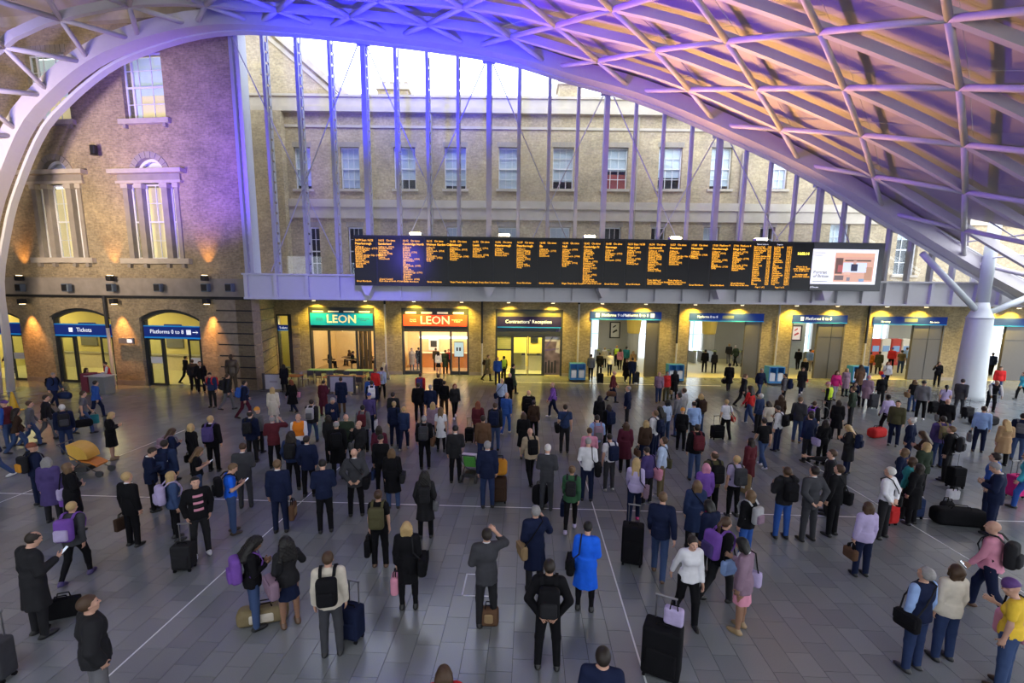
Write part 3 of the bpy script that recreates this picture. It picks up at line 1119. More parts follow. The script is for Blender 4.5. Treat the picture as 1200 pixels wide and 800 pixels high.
# ------------------------------------------------------------------ lamps on the left wall
lamp_black = black_m
bulb = mat('lamp_lens', (1, .85, .6), .4, vary=0, emit=(1, .75, .4), estr=6)
spk_m = mat('speaker_grey', (0.10, 0.13, 0.17), .5)
def wall_box(name, px, py, w, h, d, m, label, cat, group=None):
    s_, z_ = LW.loc(px, py, -.2)
    r = empty(name, LW.world(s_, -.17, z_), LW.rz)
    B(-w / 2, w / 2, -d - .06, -.06, -h / 2, h / 2, .03).obj('housing', m, r)
    B(-.05, .05, -.07, .0, -h / 3, h / 3).obj('wall_bracket', black_m, r)
    tag(r, label, cat, group)
    return r, s_, z_
where = ['between the arch foot and the ticket doors', 'left of the doors signed Platforms', 'beside the corner pier']
for (pu, pd), wh in zip((((27, 326), (30, 353)), ((133, 326), (137, 353)), ((243, 326), (245, 353))), where):
    for (px, py), up in ((pu, 1), (pd, 0)):
        r, s_, z_ = wall_box('wall_lamp', px, py, .3, .3, .34, lamp_black, ('upward' if up else 'downward') + ' amber wall lamp ' + wh, 'lamp', 'wall lamps on the brick wall')
        B(-.1, .1, -.32, -.12, (.15 if up else -.17), (.17 if up else -.15)).obj('lens', bulb, r)
        w0 = LW.world(s_, -.45, z_ + (.25 if up else -.25)); w1 = LW.world(s_, -.1, z_ + (2.6 if up else -3.2))
        add_light('amber_wall_spot', 'SPOT', w0, w1, 850 if not up else 260, (1.0, .44, .11), spot_size=1.0, spot_blend=.9, shadow_soft_size=.05)
for i, px in enumerate((27, 81, 133, 188, 243, 271)):
    r, s_, z_ = wall_box('loudspeaker', px + 1, 337, .42, .46, .3, spk_m, 'small blue-grey loudspeaker on the wall band, %s from the arch' % ORD[i], 'loudspeaker', 'loudspeakers along the wall band')
    B(-.17, .17, -.375, -.36, -.18, .18).obj('grille', black_m, r)
r, s_, z_ = wall_box('wall_lantern', 113, 176, .3, .45, .25, black_m, 'black lantern between upper windows on the brick wall', 'lantern')
MB().lathe([(.2, -.3), (.14, -.22), (.02, -.2)], 8, (0, -.2)).obj('shade', black_m, r)
# pipe beside the ticket doors
s_, _z = LW.loc(128, 400, -.12)
MB().tube((s_, -.12, zb0 - 1.9), (s_, -.12, zb0), .1).obj('downpipe_upper', black_m, wl_)
MB().tube((s_, -.12, 0), (s_, -.12, zb0 - 1.9), .09).obj('downpipe', pipe_white, wl_)
s_, z_ = LW.loc(141, 400, -.5)
ss = empty('hanging_sign', LW.world(s_, -.1, z_), LW.rz)
B(-.5, .5, -.05, .02, -.16, .16).obj('sign_plate', mat('sign_grey', (.12, .14, .2), .5), ss)
B(.08, .4, -.06, -.05, -.1, .1).obj('pictogram', sign_white, ss)
tag(ss, 'small grey projecting sign on the pale downpipe', 'sign')

# ------------------------------------------------------------------ ticket hall doors in the left wall
hall_wall = mat('hall_wall_yellow', (0.62, 0.56, 0.25), .8, vary=.15, scale=.8)
hall_floor = mat('hall_floor_pale', (0.45, 0.42, 0.26), .5, vary=.08)
def room(name, plane, s0, s1, y0, y1, z1, wall_m, floor_m, label, ceil_m=None, back=True):
    r = empty(name); plane.place(r)
    tag(r, label, 'room', kind='structure')
    B(s0, s1, y1, y1 + .15, 0, z1).obj('back_wall', wall_m, r)
    B(s0 - .15, s0, y0, y1, 0, z1).obj('side_wall', wall_m, r)
    B(s1, s1 + .15, y0, y1, 0, z1).obj('side_wall', wall_m, r)
    B(s0, s1, y0, y1, z1, z1 + .12).obj('ceiling_panel', ceil_m or wall_m, r)
    B(s0, s1, y0 - .05, y1, -.004, .004).obj('room_floor', floor_m, r)
    return r
hz = zb0 - .15
hall = room('ticket_hall', LW, lw_do[0][0] - 3, lw_do[2][1] + .5, .62, 6.5, hz, hall_wall, hall_floor, 'yellow-lit ticket hall behind the arched doors')
hs0, hs1 = lw_do[0][0] - 3, lw_do[2][1] + .5
B(hs0 + .5, hs1 - .5, 5.2, 5.8, 0, 1.05).obj('ticket_counter', mat('counter_cream', (.62, .56, .4), .6), hall)
B(hs0 + .5, hs1 - .5, 5.15, 5.85, 1.05, 1.12).obj('counter_top', mat('counter_top', (.35, .33, .28), .4), hall)
for s_ in np.linspace(hs0 + 1, hs1 - 1, 6):
    B(s_ - .7, s_ + .7, 6.4, 6.49, 1.5, 2.7).obj('ticket_window', mat('ticket_window', (.16, .17, .17), .3), hall)
    B(s_ - .7, s_ + .7, 6.35, 6.45, 3.0, 3.25).obj('counter_sign', sign_blue, hall)
for s_ in np.linspace(hs0 + 2, hs1 - 2, 3):
    w0 = LW.world(s_, 3.4, hz - .2)
    add_light('ticket_hall_panel', 'AREA', w0, (w0.x, w0.y, 0), 190, (1.0, .84, .36), shape='RECTANGLE', size=2.4, size_y=1.6)
door_lab = ['dark glazed doorway at the far edge beside the arch foot', 'dark glazed doorway under the Tickets sign', 'dark glazed doorway under the Platforms sign']
for i, o in enumerate(lw_do):
    x0, x1, z0, z1 = o[:4]
    d = empty('door_%d' % (i + 1)); LW.place(d)
    tag(d, door_lab[i], 'door', kind='structure')
    t = .16
    zsp = z1 - .55
    zs0 = LW.z(200, 395); zs1 = LW.z(200, 383)
    m2 = MB()
    m2.box(x0, x0 + t, .2, .4, 0, zsp + .1); m2.box(x1 - t, x1, .2, .4, 0, zsp + .1)
    cx = (x0 + x1) / 2; w = (x1 - x0) / 2; rr = .55; R_ = (w * w + rr * rr) / (2 * rr); zc_ = z1 - R_
    n_ = 14
    for k in range(n_):
        xa = x0 + 2 * w * k / n_; xb = x0 + 2 * w * (k + 1) / n_
        za = zc_ + math.sqrt(R_ * R_ - (xa - cx) ** 2); zb = zc_ + math.sqrt(R_ * R_ - (xb - cx) ** 2)
        m2.prism([(xa, za - .2), (xb, zb - .2), (xb, zb), (xa, za)], .15, .4)
    m2.obj('door_frame', dark_frame, d)
    B(x0 + t, x1 - t, .1, .34, zs0, zs1).obj('sign_band', sign_blue, d)
    B(x0 + t, x1 - t, .09, .34, zs0 - .09, zs0).obj('sign_edge', sign_cyan, d)
    B(x0 + t, x1 - t, .09, .34, zs1, zs1 + .05).obj('sign_edge', sign_cyan, d)
    if i == 1:
        text('lettering', 'Tickets', .36, sign_white, d, (cx + .1, .095, (zs0 + zs1) / 2), align='CENTER', valign='CENTER')
        B(cx - .95, cx - .7, .085, .1, (zs0 + zs1) / 2 - .13, (zs0 + zs1) / 2 + .13).obj('ticket_pictogram', sign_white, d)
    if i == 2:
        text('lettering', 'Platforms 0 to 8', .34, sign_white, d, (cx - .3, .095, (zs0 + zs1) / 2), align='CENTER', valign='CENTER')
        B(cx + 1.0, cx + 1.28, .085, .1, (zs0 + zs1) / 2 - .14, (zs0 + zs1) / 2 + .14).obj('lift_pictogram', sign_white, d)
        MB().prism([(cx + 1.4, (zs0 + zs1) / 2 - .02), (cx + 1.4, (zs0 + zs1) / 2 + .02), (cx + 1.7, (zs0 + zs1) / 2 + .02), (cx + 1.6, (zs0 + zs1) / 2 + .1), (cx + 1.75, (zs0 + zs1) / 2), (cx + 1.6, (zs0 + zs1) / 2 - .1), (cx + 1.7, (zs0 + zs1) / 2 - .02)], .085, .1).obj('arrow', sign_white, d)
    # two fixed glazed leaves and an open middle
    W_ = x1 - x0 - 2 * t
    for a, b in ((x0 + t, x0 + t + .30 * W_), (x1 - t - .26 * W_, x1 - t)):
        m2 = MB()
        m2.box(a, a + .07, .25, .35, 0, zs0 - .1); m2.box(b - .16, b, .22, .38, 0, zs0 - .1); m2.box(a, b, .25, .35, 0, .12); m2.box(a, b, .25, .35, zs0 - .2, zs0 - .1)
        m2.obj('door_leaf', dark_frame, d)
        B(a + .07, b - .16, .29, .30, .12, zs0 - .2).obj('pane', glass_door, d)
        if i != 1:
            B(a + .1, b - .2, .27, .28, 1.35, 1.75).obj('notice', mat('paper_white', (.8, .8, .82), .7, vary=.02), d)

# ------------------------------------------------------------------ shopfronts
def shop_frame(name, key, label):
    x0, x1, z0, z1 = shops[key][:4]
    d = empty(name); AR.place(d)
    tag(d, label, 'shopfront')
    return d, x0, x1, z1
gold = mat('letter_gold', (.78, .66, .36), .5, vary=.03, emit=(.9, .75, .4), estr=.35)
teal = mat('sign_teal', (.005, .19, .36), .75, spec=.1, vary=.03, emit=(.0, .32, .52), estr=.3)
red_s = mat('sign_red', (.72, .07, .03), .75, spec=.1, vary=.03, emit=(1.0, .10, .04), estr=.4)
cream_text = mat('letter_cream', (.85, .72, .42), .5, vary=.02, emit=(1, .85, .5), estr=.4)
def pz(py, px=510):
    return AR.z(px, py)
def shopfront(key, name, label, sign_m, letters, px_mid, sign_top, sign_bot, trans_bot):
    d, x0, x1, z1 = shop_frame(name, key, label)
    t = .14
    m2 = MB()
    m2.box(x0, x0 + t, .05, .35, 0, z1); m2.box(x1 - t, x1, .05, .35, 0, z1); m2.box(x0, x1, .05, .35, z1 - .14, z1)
    zt = AR.z(px_mid, sign_top); zb = AR.z(px_mid, sign_bot); zl = AR.z(px_mid, trans_bot)
    m2.box(x0, x1, .08, .35, zl - .1, zl + .08)
    m2.obj('shop_frame', dark_frame, d)
    sb = B(x0 + t, x1 - t, .0, .2, zb, zt).obj('sign_board', sign_m, d)
    text('lettering', 'LEON', .78, letters, sb, ((x0 + x1) / 2, -.01, (zb + zt) / 2), align='CENTER', valign='CENTER', bold=.012, sx=1.05)
    for a in (-1, 1):
        text('small_lettering', ('Naturally\nFast Food' if a < 0 else 'Breakfast, lunch\n& supper'), .12, dark_frame if key == 'teal' else cream_text, sb, ((x0 + x1) / 2 + a * 1.55, -.01, (zb + zt) / 2), align='CENTER', valign='CENTER')
    B(x0 + t, x1 - t, .12, .3, zt, z1 - .14).obj('fascia_slot', dark_frame, d)
    m2 = MB()
    for k in range(4):
        xa = x0 + t + (x1 - x0 - 2 * t) * (k + .12) / 4
        m2.box(xa, xa + (x1 - x0) * .16, .1, .125, zt + .08, z1 - .26)
    m2.obj('slot_lights', mat('slot_light', (.8, .7, .55), .5, vary=0, emit=(1, .8, .55), estr=.35), d)
    B(x0 + t, x1 - t, .2, .3, zl + .08, zb).obj('transom_band', dark_frame, d)
    return d, x0, x1, zl, t
dT, tx0, tx1, tzl, tt = shopfront('teal', 'teal_shopfront', 'LEON cafe shopfront with teal sign board', teal, gold, 401, 367, 381, 386)
dR, rx0, rx1, rzl, rt = shopfront('red', 'red_shopfront', 'LEON shopfront with bright red sign board', red_s, cream_text, 510, 369, 382, 387)
def bays(d, x0, x1, zl, t, cuts, glazed):
    xs = [x0 + t] + [x0 + t + (x1 - x0 - 2 * t) * c for c in cuts] + [x1 - t]
    for i in range(len(xs) - 1):
        if i:
            B(xs[i] - .06, xs[i] + .06, .1, .34, 0, zl).obj('mullion', dark_frame, d)
        if glazed[i]:
            B(xs[i] + .06, xs[i + 1] - .06, .21, .22, .25, zl).obj('pane', glass_door, d)
            B(xs[i], xs[i + 1], .12, .32, 0, .25).obj('stall_riser', dark_frame, d)
    return xs
bays(dT, tx0, tx1, tzl, tt, (.27, .72), (1, 1, 0))
xsR = bays(dR, rx0, rx1, rzl, rt, (.26, .74), (1, 0, 1))
# doors folded open on the teal front
for k in range(3):
    xa = tx0 + tt + (tx1 - tx0 - 2 * tt) * (.76 + .07 * k)
    m2 = MB(); m2.box(xa, xa + .06, .1, .8, 0, tzl); m2.obj('folding_leaf', dark_frame, dT)
shop_cream = mat('shop_wall_cream', (.78, .62, .38), .7, vary=.1)
shop_wood = mat('shop_floor_wood', (.34, .24, .14), .55, vary=.2)
def shop_room(key, name, label, wall_m, floor_m, depth=5.5, power=130, color=(1, .72, .36)):
    o = shops[key]
    r = room(name, AR, o[0] - .6, o[1] + .6, .71, depth, o[3] + .05, wall_m, floor_m, label)
    for f in (.3, .7):
        w0 = AR.world(o[0] + (o[1] - o[0]) * f, depth * .5, o[3] - .12)
        add_light(name + '_lamp', 'AREA', w0, (w0.x, w0.y, 0), power, color, shape='RECTANGLE', size=1.6, size_y=1.6)
    return r
rT = shop_room('teal', 'cafe_room', 'warm lit cafe seating room behind the teal front', shop_cream, shop_wood, 6.5, 95)
strip2 = mat('strip_lamp', (1, .95, .8), .5, vary=0, emit=(1, .86, .55), estr=5)
m2 = MB(); m2.ribbon([(tx0 + .3, 5.5, 2.6), (tx1 - 1.2, 6.3, 3.3)], [Vector((0, 0, 1))] * 2, .08, .22); m2.obj('light_cove', strip2, rT)
B(tx1 - 1.1, tx1 - .3, 6.38, 6.45, 2.4, 2.6).obj('wall_sign', dark_frame, rT)
table_dk = mat('table_dark', (.10, .055, .03), .4)
for k in range(5):
    xx = tx0 + .5 + k * .85; yy = 2.0 + (k % 2) * 1.6
    m2 = MB(); m2.box(xx - .35, xx + .35, yy - .35, yy + .35, .72, .76); m2.tube((xx, yy, 0), (xx, yy, .72), .04); m2.obj('cafe_room_table', table_dk, rT)
rR = shop_room('red', 'food_counter_room', 'bright food counter room behind the red front', shop_cream, shop_wood, 4.6, 150, (1, .78, .45))
B(rx0 - .3, rx1 + .3, 3.3, 3.9, 0, 1.1).obj('serving_counter', mat('counter_orange', (.55, .25, .08), .5), rR)
B(rx0 - .3, rx1 + .3, 3.25, 3.95, 1.1, 1.16).obj('counter_top', mat('counter_pale', (.7, .6, .45), .4), rR)
menu = mat('menu_board_lit', (.85, .75, .55), .5, vary=.25, scale=9, emit=(1, .85, .6), estr=1.0)
menu2 = mat('menu_board_pink', (.8, .5, .4), .5, vary=.25, scale=9, emit=(1, .6, .45), estr=.6)
for k in range(6):
    xx = rx0 + .45 + k * .7
    B(xx, xx + .6, 4.3, 4.36, 2.75, 3.4).obj('menu_board', menu if k % 2 else menu2, rR)
B(rx0 + .4, rx1 - .4, 4.2, 4.4, 2.2, 2.35).obj('counter_light', strip2, rR)
B(rx0 + 1.1, rx0 + 1.9, 4.4, 4.5, 1.2, 2.2).obj('poster', blind_m, rR)
B(rx0 + 1.25, rx0 + 1.75, 4.38, 4.4, 1.5, 2.0).obj('poster_print', dark_frame, rR)
xb = xsR[2]
st = empty('poster_stand'); AR.place(st)
B(xb + .28, xb + .92, -.12, -.06, 1.35, 2.35).obj('poster_panel', mat('poster_paleblue', (.45, .62, .70), .5, emit=(.5, .7, .8), estr=.3), st)
m2 = MB(); m2.box(xb + .26, xb + .94, -.06, -.03, 1.3, 2.4); m2.box(xb + .55, xb + .65, -.1, 0.0, 0, 1.4); m2.box(xb + .35, xb + .85, -.25, .0, 0, .03); m2.obj('stand_frame', dark_frame, st)
for q in (.42, .62):
    B(xb + q, xb + q + .12, -.125, -.12, 1.75, 2.0).obj('poster_print', dark_frame, st)
tag(st, 'pale blue poster stand by the red shopfront', 'poster')

# contractors' reception
dC, cx0, cx1, cz1 = shop_frame('reception_front', 'contract', "Contractors' Reception front with navy sign and yellow glazed doors")
m2 = MB(); t = .13
m2.box(cx0, cx0 + t, .05, .35, 0, cz1); m2.box(cx1 - t, cx1, .05, .35, 0, cz1); m2.box(cx0, cx1, .05, .35, cz1 - .12, cz1)
zl = AR.z(620, 390)
m2.box(cx0, cx1, .1, .35, zl - .25, zl + .1)
m2.obj('shop_frame', dark_frame, dC)
zs1 = AR.z(620, 371); zs0 = AR.z(620, 383)
sb = B(cx0 + t, cx1 - t, .02, .2, zs0, zs1).obj('sign_board', mat('sign_navy', (.018, .016, .10), .75, spec=.1), dC)
B(cx0 + t, cx1 - t, .01, .2, zs0 - .06, zs0).obj('sign_edge', sign_cyan, dC)
text('lettering', "Contractors' Reception", .34, sign_white, sb, ((cx0 + cx1) / 2 - .05, .01, (zs0 + zs1) / 2), align='CENTER', valign='CENTER')
B(cx0 + t, cx1 - t, .2, .3, zs1, cz1 - .12).obj('fascia_panel', mat('fascia_olive', (.10, .10, .07), .5), dC)
B(cx0 + t, cx1 - t, .22, .3, zl + .1, zs0 - .06).obj('fascia_panel', mat('fascia_olive2', (.05, .055, .055), .5), dC)
xa = cx0 + t; xb_ = cx0 + t + (cx1 - cx0 - 2 * t) * .235; xc = cx0 + t + (cx1 - cx0 - 2 * t) * .735
B(xb_ - .07, xb_ + .07, .1, .34, 0, zl).obj('mullion', dark_frame, dC)
B(xc - .07, xc + .07, .1, .34, 0, zl).obj('mullion', dark_frame, dC)
zlv = AR.z(600, 409)
for k in range(8):
    z = zlv + (zl - .25 - zlv) * k / 8
    m2 = MB(); m2.add([(xa, .12, z), (xb_ - .07, .12, z), (xb_ - .07, .3, z + .12), (xa, .3, z + .12), (xa, .12, z + .025), (xb_ - .07, .12, z + .025), (xb_ - .07, .3, z + .145), (xa, .3, z + .145)], [(0, 3, 2, 1), (4, 5, 6, 7), (0, 1, 5, 4), (1, 2, 6, 5), (2, 3, 7, 6), (3, 0, 4, 7)])
    m2.obj('louvre', mat('louvre_green', (.32, .33, .12), .5), dC)
B(xa, xb_ - .07, .2, .21, .2, zlv - .1).obj('pane', glass_door, dC)
B(xa, xb_ - .07, .15, .3, zlv - .12, zlv).obj('transom', dark_frame, dC)
for a, b in ((xb_ + .07, (xb_ + xc) / 2 - .02), ((xb_ + xc) / 2 + .02, xc - .07)):
    m2 = MB(); m2.box(a, a + .05, .2, .26, 0, zl - .25); m2.box(b - .05, b, .2, .26, 0, zl - .25); m2.box(a, b, .2, .26, 0, .1); m2.box(a, b, .2, .26, zl - .33, zl - .25)
    dl_ = m2.obj('sliding_door', dark_frame, dC)
    B(a + .05, b - .05, .225, .235, .1, zl - .33).obj('pane', glass_door, dl_)
    B((a + b) / 2 + .1, (a + b) / 2 + .35, .215, .22, 1.45, 1.6).obj('door_sticker', dark_frame, dl_)
pm = bpy.data.materials.new('poster_station_photo')
nt, n, l, b_ = nodes_of(pm)
tc = n.new('ShaderNodeTexCoord'); vo = n.new('ShaderNodeTexVoronoi'); vo.inputs['Scale'].default_value = 2.3
l.new(tc.outputs['Object'], vo.inputs['Vector'])
ra = n.new('ShaderNodeValToRGB')
ra.color_ramp.elements[0].color = (.09, .06, .07, 1); ra.color_ramp.elements[1].color = (.30, .22, .24, 1)
l.new(vo.outputs['Distance'], ra.inputs['Fac']); l.new(ra.outputs['Color'], b_.inputs['Base Color'])
po = B(xc + .07, cx1 - t, .18, .2, .05, zl - .25).obj('photo_poster', pm, dC)
pw = cx1 - t - xc - .07
m2 = MB(); m2.prism([(xc + .2, 2.0), (xc + .07 + pw * .8, 3.2), (xc + .07 + pw * .8, 3.35), (xc + .2, 2.2)], .17, .18); m2.prism([(xc + .1, 1.75), (cx1 - t - .1, 1.9), (cx1 - t - .1, 2.0), (xc + .1, 1.9)], .17, .18); m2.obj('poster_print', mat('poster_violet', (.14, .10, .22), .6), po)
m2 = MB(); m2.box(xc + .1, cx1 - t - .05, .17, .18, zl - .6, zl - .28); m2.prism([(cx1 - t - .35, 1.7), (cx1 - t - .03, 1.6), (cx1 - t - .03, 3.4), (cx1 - t - .1, 3.4)], .17, .18); m2.obj('poster_print', mat('poster_pale', (.62, .60, .63), .6), po)
m2 = MB()
for k in range(4):
    m2.box(xc + .12 + k * .22, xc + .2 + k * .22 + .05, .16, .18, .2, 1.0 + .1 * (k % 2))
m2.obj('poster_print', mat('poster_dark', (.03, .03, .04), .6), po)
yel_room = mat('reception_wall', (.80, .66, .20), .7, vary=.08)
rC = shop_room('contract', 'reception_room', 'yellow lit reception room with white desk', yel_room, hall_floor, 4.5, 190, (1, .85, .30))
ccx = (cx0 + cx1) / 2
B(ccx + .05, ccx + 1.1, 2.5, 3.2, 0, 1.15).obj('reception_desk', mat('desk_white', (.8, .74, .6), .5), rC)
B(ccx - .05, ccx + 1.2, 2.4, 3.3, 1.15, 1.22).obj('desk_top', dark_frame, rC)
B(ccx - 1.1, ccx - .15, 2.0, 2.2, .1, 1.4).obj('door_panel', mat('panel_olive', (.35, .32, .14), .6), rC)
B(ccx + .3, ccx + .9, 4.4, 4.48, 1.9, 3.0).obj('notice_board', dark_frame, rC)

# side doorway by the corner pier
x0, x1, z0, z1 = side_door[:4]
d = empty('door_4'); AR.place(d)
tag(d, 'narrow side doorway with green exit sign beside the corner pier', 'door', kind='structure')
m2 = MB(); m2.box(x0, x0 + .1, .1, .35, 0, z1); m2.box(x1 - .28, x1, .05, .35, 0, z1); m2.box(x0, x1, .1, .35, z1 - .12, z1); m2.obj('door_frame', dark_frame, d)
zs = AR.z(334, 384)
B(x0 + .1, x1 - .28, .02, .1, zs - .15, zs + .2).obj('sign_band', sign_blue, d)
B(x0 + .1, x1 - .28, .01, .1, zs - .2, zs - .15).obj('sign_edge', sign_cyan, d)
text('lettering', 'Toilets', .2, sign_white, d, ((x0 + x1) / 2 - .05, .01, zs), align='CENTER', valign='CENTER')
B(x0 + .1, x1 - .28, .25, .26, 0, zs - .2).obj('pane', glass_door, d)
B(x0 - 2.2, x1 + .6, 3.0, 3.1, 0, z1 + .5).obj('passage_wall', hall_wall, d)
B(x0 - 2.3, x0 - 2.2, .7, 3.1, 0, z1 + .5).obj('passage_side', hall_wall, d)
B(x0 - 2.3, x1 + .6, .7, 3.1, z1 + .3, z1 + .4).obj('passage_ceiling', hall_wall, d)
B(x0 + .5, x0 + .8, 2.9, 2.98, 2.2, 2.4).obj('exit_light', mat('exit_green', (.05, .6, .2), .5, vary=0, emit=(.1, 1, .35), estr=3), d)
w0 = AR.world((x0 + x1) / 2, 1.8, 3.4)
add_light('passage_lamp', 'POINT', w0, None, 60, (1, .85, .35), shadow_soft_size=.2)
# keystones round the side doorway
m2 = MB()
for k in range(5):
    z = .6 + k * .75
    m2.box(x1 + .12, x1 + .55, -.07, .02, z, z + .4)
m2.obj('door_quoins', quoin_m, wb)

# ------------------------------------------------------------------ platform gateways
gate_text = ['← 🚆 Platforms 9 to 11   Platforms 0 to 8', 'Toilets  ', 'Platforms 0 to 8', '', '']
gl = ['first gateway with poster, next to the reception front', 'second gateway with two waiting people inside', 'third gateway signed Platforms 0 to 8', 'fourth gateway open to the ticket machines', 'fifth gateway behind the white column']
for i, o in enumerate(gates):
    x0, x1, z0, z1 = o[:4]
    g = empty('platform_gate'); AR.place(g)
    tag(g, gl[i], 'gateway')
    W_ = x1 - x0
    sh = .52
    sb = B(x0 - .05, x1 + .05, -.06, .4, z1 - sh, z1).obj('sign_beam', sign_blue, g)
    B(x0 - .05, x1 + .05, -.065, .4, z1 - sh - .05, z1 - sh).obj('sign_edge', sign_cyan, g)
    cx = (x0 + x1) / 2; zm = z1 - sh / 2
    B(x0, x0 + .08, 0, .5, 0, z1 - sh).obj('jamb_lining', gate_grey, g); B(x1 - .08, x1, 0, .5, 0, z1 - sh).obj('jamb_lining', gate_grey, g)
    if i == 0:
        text('lettering', 'Platforms 9 to 11', .27, sign_white, sb, (x0 + .75, -.065, zm), valign='CENTER')
        text('lettering', 'Platforms 0 to 8', .27, sign_white, sb, (x1 - .85, -.065, zm), align='RIGHT', valign='CENTER')
        B(x0 + .35, x0 + .6, -.07, -.06, zm - .13, zm + .13).obj('pictogram', sign_white, sb)
        B(x1 - .7, x1 - .45, -.07, -.06, zm - .13, zm + .13).obj('pictogram', sign_white, sb)
    elif i == 1:
        text('lettering', 'Platforms 0 to 8', .22, sign_white, sb, (x0 + .5, -.065, zm), valign='CENTER')
        B(cx - .3, cx + .5, -.07, -.06, zm - .1, zm + .1).obj('display', mat('display_dim', (.10, .13, .16), .4), sb)
    elif i == 2:
        text('lettering', 'Platforms 0 to 8', .28, sign_white, sb, (cx - .1, -.065, zm), align='CENTER', valign='CENTER')
        B(cx - 1.35, cx - 1.15, -.07, -.06, zm - .13, zm + .13).obj('pictogram', sign_white, sb)
    elif i == 3:
        text('lettering', 'No entry', .17, sign_white, sb, (x0 + .5, -.065, zm - .1), valign='CENTER')
        text('lettering', 'No entry', .17, sign_white, sb, (x1 - .5, -.065, zm - .1), align='RIGHT', valign='CENTER')
        B(cx - .4, cx + .5, -.07, -.06, zm - .1, zm + .14).obj('display', mat('display_dim', (.10, .13, .16), .4), sb)
    # grey door leaf standing open on the right hand side
    lw_ = {0: .17, 1: .2, 2: .47, 3: .40, 4: .70}[i] * W_
    xa = x1 - .08 - lw_
    leaf = MB(); leaf.box(xa, x1 - .08, .05, .25, .02, z1 - sh - .06)
    lo = leaf.obj('door_leaf', gate_grey, g)
    if lw_ > 1.3:
        m2 = MB(); m2.box(xa + lw_ * .52, xa + lw_ * .54, .035, .05, .05, z1 - sh - .1); m2.box(xa + .05, x1 - .12, .035, .05, z1 - sh - 1.05, z1 - sh - 1.02); m2.obj('panel_joint', black_m, lo)
# station hall behind the gateways
hw = mat('platform_hall_wall', (.36, .36, .34), .6, vary=.1, scale=.7)
hf = mat('platform_hall_floor', (.46, .42, .24), .5, vary=.08)
sx0, sx1 = gates[0][0] - 1.5, gates[4][1] + 6
hb = empty('platform_hall'); AR.place(hb)
tag(hb, 'pale station hall with ticket barriers behind the gateways', 'room', kind='structure')
YB = 10.2
HZ = 5.2
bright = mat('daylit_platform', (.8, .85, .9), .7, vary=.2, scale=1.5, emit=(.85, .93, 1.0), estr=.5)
segs = [(sx0, AR.s(700, 400, YB), 0), (AR.s(722, 400, YB), AR.s(742, 400, YB), 0)]
m2 = MB()
# back wall of piers with bright openings between them
opn = [(AR.s(688, 400, YB), AR.s(701, 400, YB)), (AR.s(748, 400, YB), AR.s(764, 400, YB)), (AR.s(805, 400, YB), AR.s(823, 400, YB)), (AR.s(941, 400, YB), AR.s(951, 400, YB)), (AR.s(1022, 400, YB), AR.s(1040, 400, YB)), (AR.s(1160, 400, YB), AR.s(1168, 400, YB))]
wall_mesh(sx0, sx1, 0, HZ, [[a, b, 0, HZ - .6, 0] for a, b in opn], .3)
mm = wall_mesh(sx0, sx1, 0, HZ, [[a, b, 0.0, HZ - .6, 0] for a, b in opn], .3)
mm.v = [(v[0], v[1] + YB, v[2]) for v in mm.v]
mm.obj('back_wall', hw, hb)
B(sx0, sx1, .7, YB + .3, HZ, HZ + .2).obj('ceiling_panel', hw, hb)
B(sx0 - .2, sx0, .7, YB, 0, HZ).obj('side_wall', hw, hb)
B(sx0, sx1, .02, YB, -.004, .004).obj('hall_floor', hf, hb)
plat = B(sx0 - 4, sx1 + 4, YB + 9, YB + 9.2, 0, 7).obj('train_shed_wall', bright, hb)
B(sx0 - 4, sx1 + 4, YB + .3, YB + 9, -.004, .006).obj('platform_floor', mat('platform_pale', (.6, .62, .64), .5), hb)
for a in np.linspace(sx0, sx1, 26):
    B(a, a + .12, YB + 8.8, YB + 9, 0, 7).obj('shed_post', mat('shed_post_blue', (.3, .42, .55), .5), hb)
for z in (1.5, 3.0, 4.5):
    B(sx0 - 4, sx1 + 4, YB + 8.85, YB + 9, z, z + .1).obj('shed_rail', mat('shed_post_blue', (.3, .42, .55), .5), hb)
yel = mat('pillar_cap_yellow', (.75, .55, .12), .6, vary=.05)
for px in (742, 830, 975):
    s_ = AR.s(px, 400, 9.0)
    m2 = MB().lathe([(.5, 0), (.5, 2.4)], 14, (s_, 9.0)); m2.obj('pillar', hw, hb, smooth=False)
    MB().lathe([(.5, 2.4), (.56, 2.5), (.7, 4.0), (.8, HZ)], 14, (s_, 9.0)).obj('pillar_flare', yel, hb)
for s_ in np.linspace(sx0 + 2, sx1 - 4, 7):
    w0 = AR.world(s_, 4.5, HZ - .1)
    add_light('hall_ceiling_lamp', 'AREA', w0, (w0.x, w0.y, 0), 85, (1.0, .90, .62), shape='RECTANGLE', size=2.5, size_y=2.0)
for s_ in np.linspace(sx0 + 2, sx1 - 2, 4):
    w0 = AR.world(s_, YB + 5, 6.5)
    add_light('train_shed_daylight', 'AREA', w0, (w0.x, w0.y, 0), 500, (.85, .93, 1.0), shape='RECTANGLE', size=6, size_y=5)
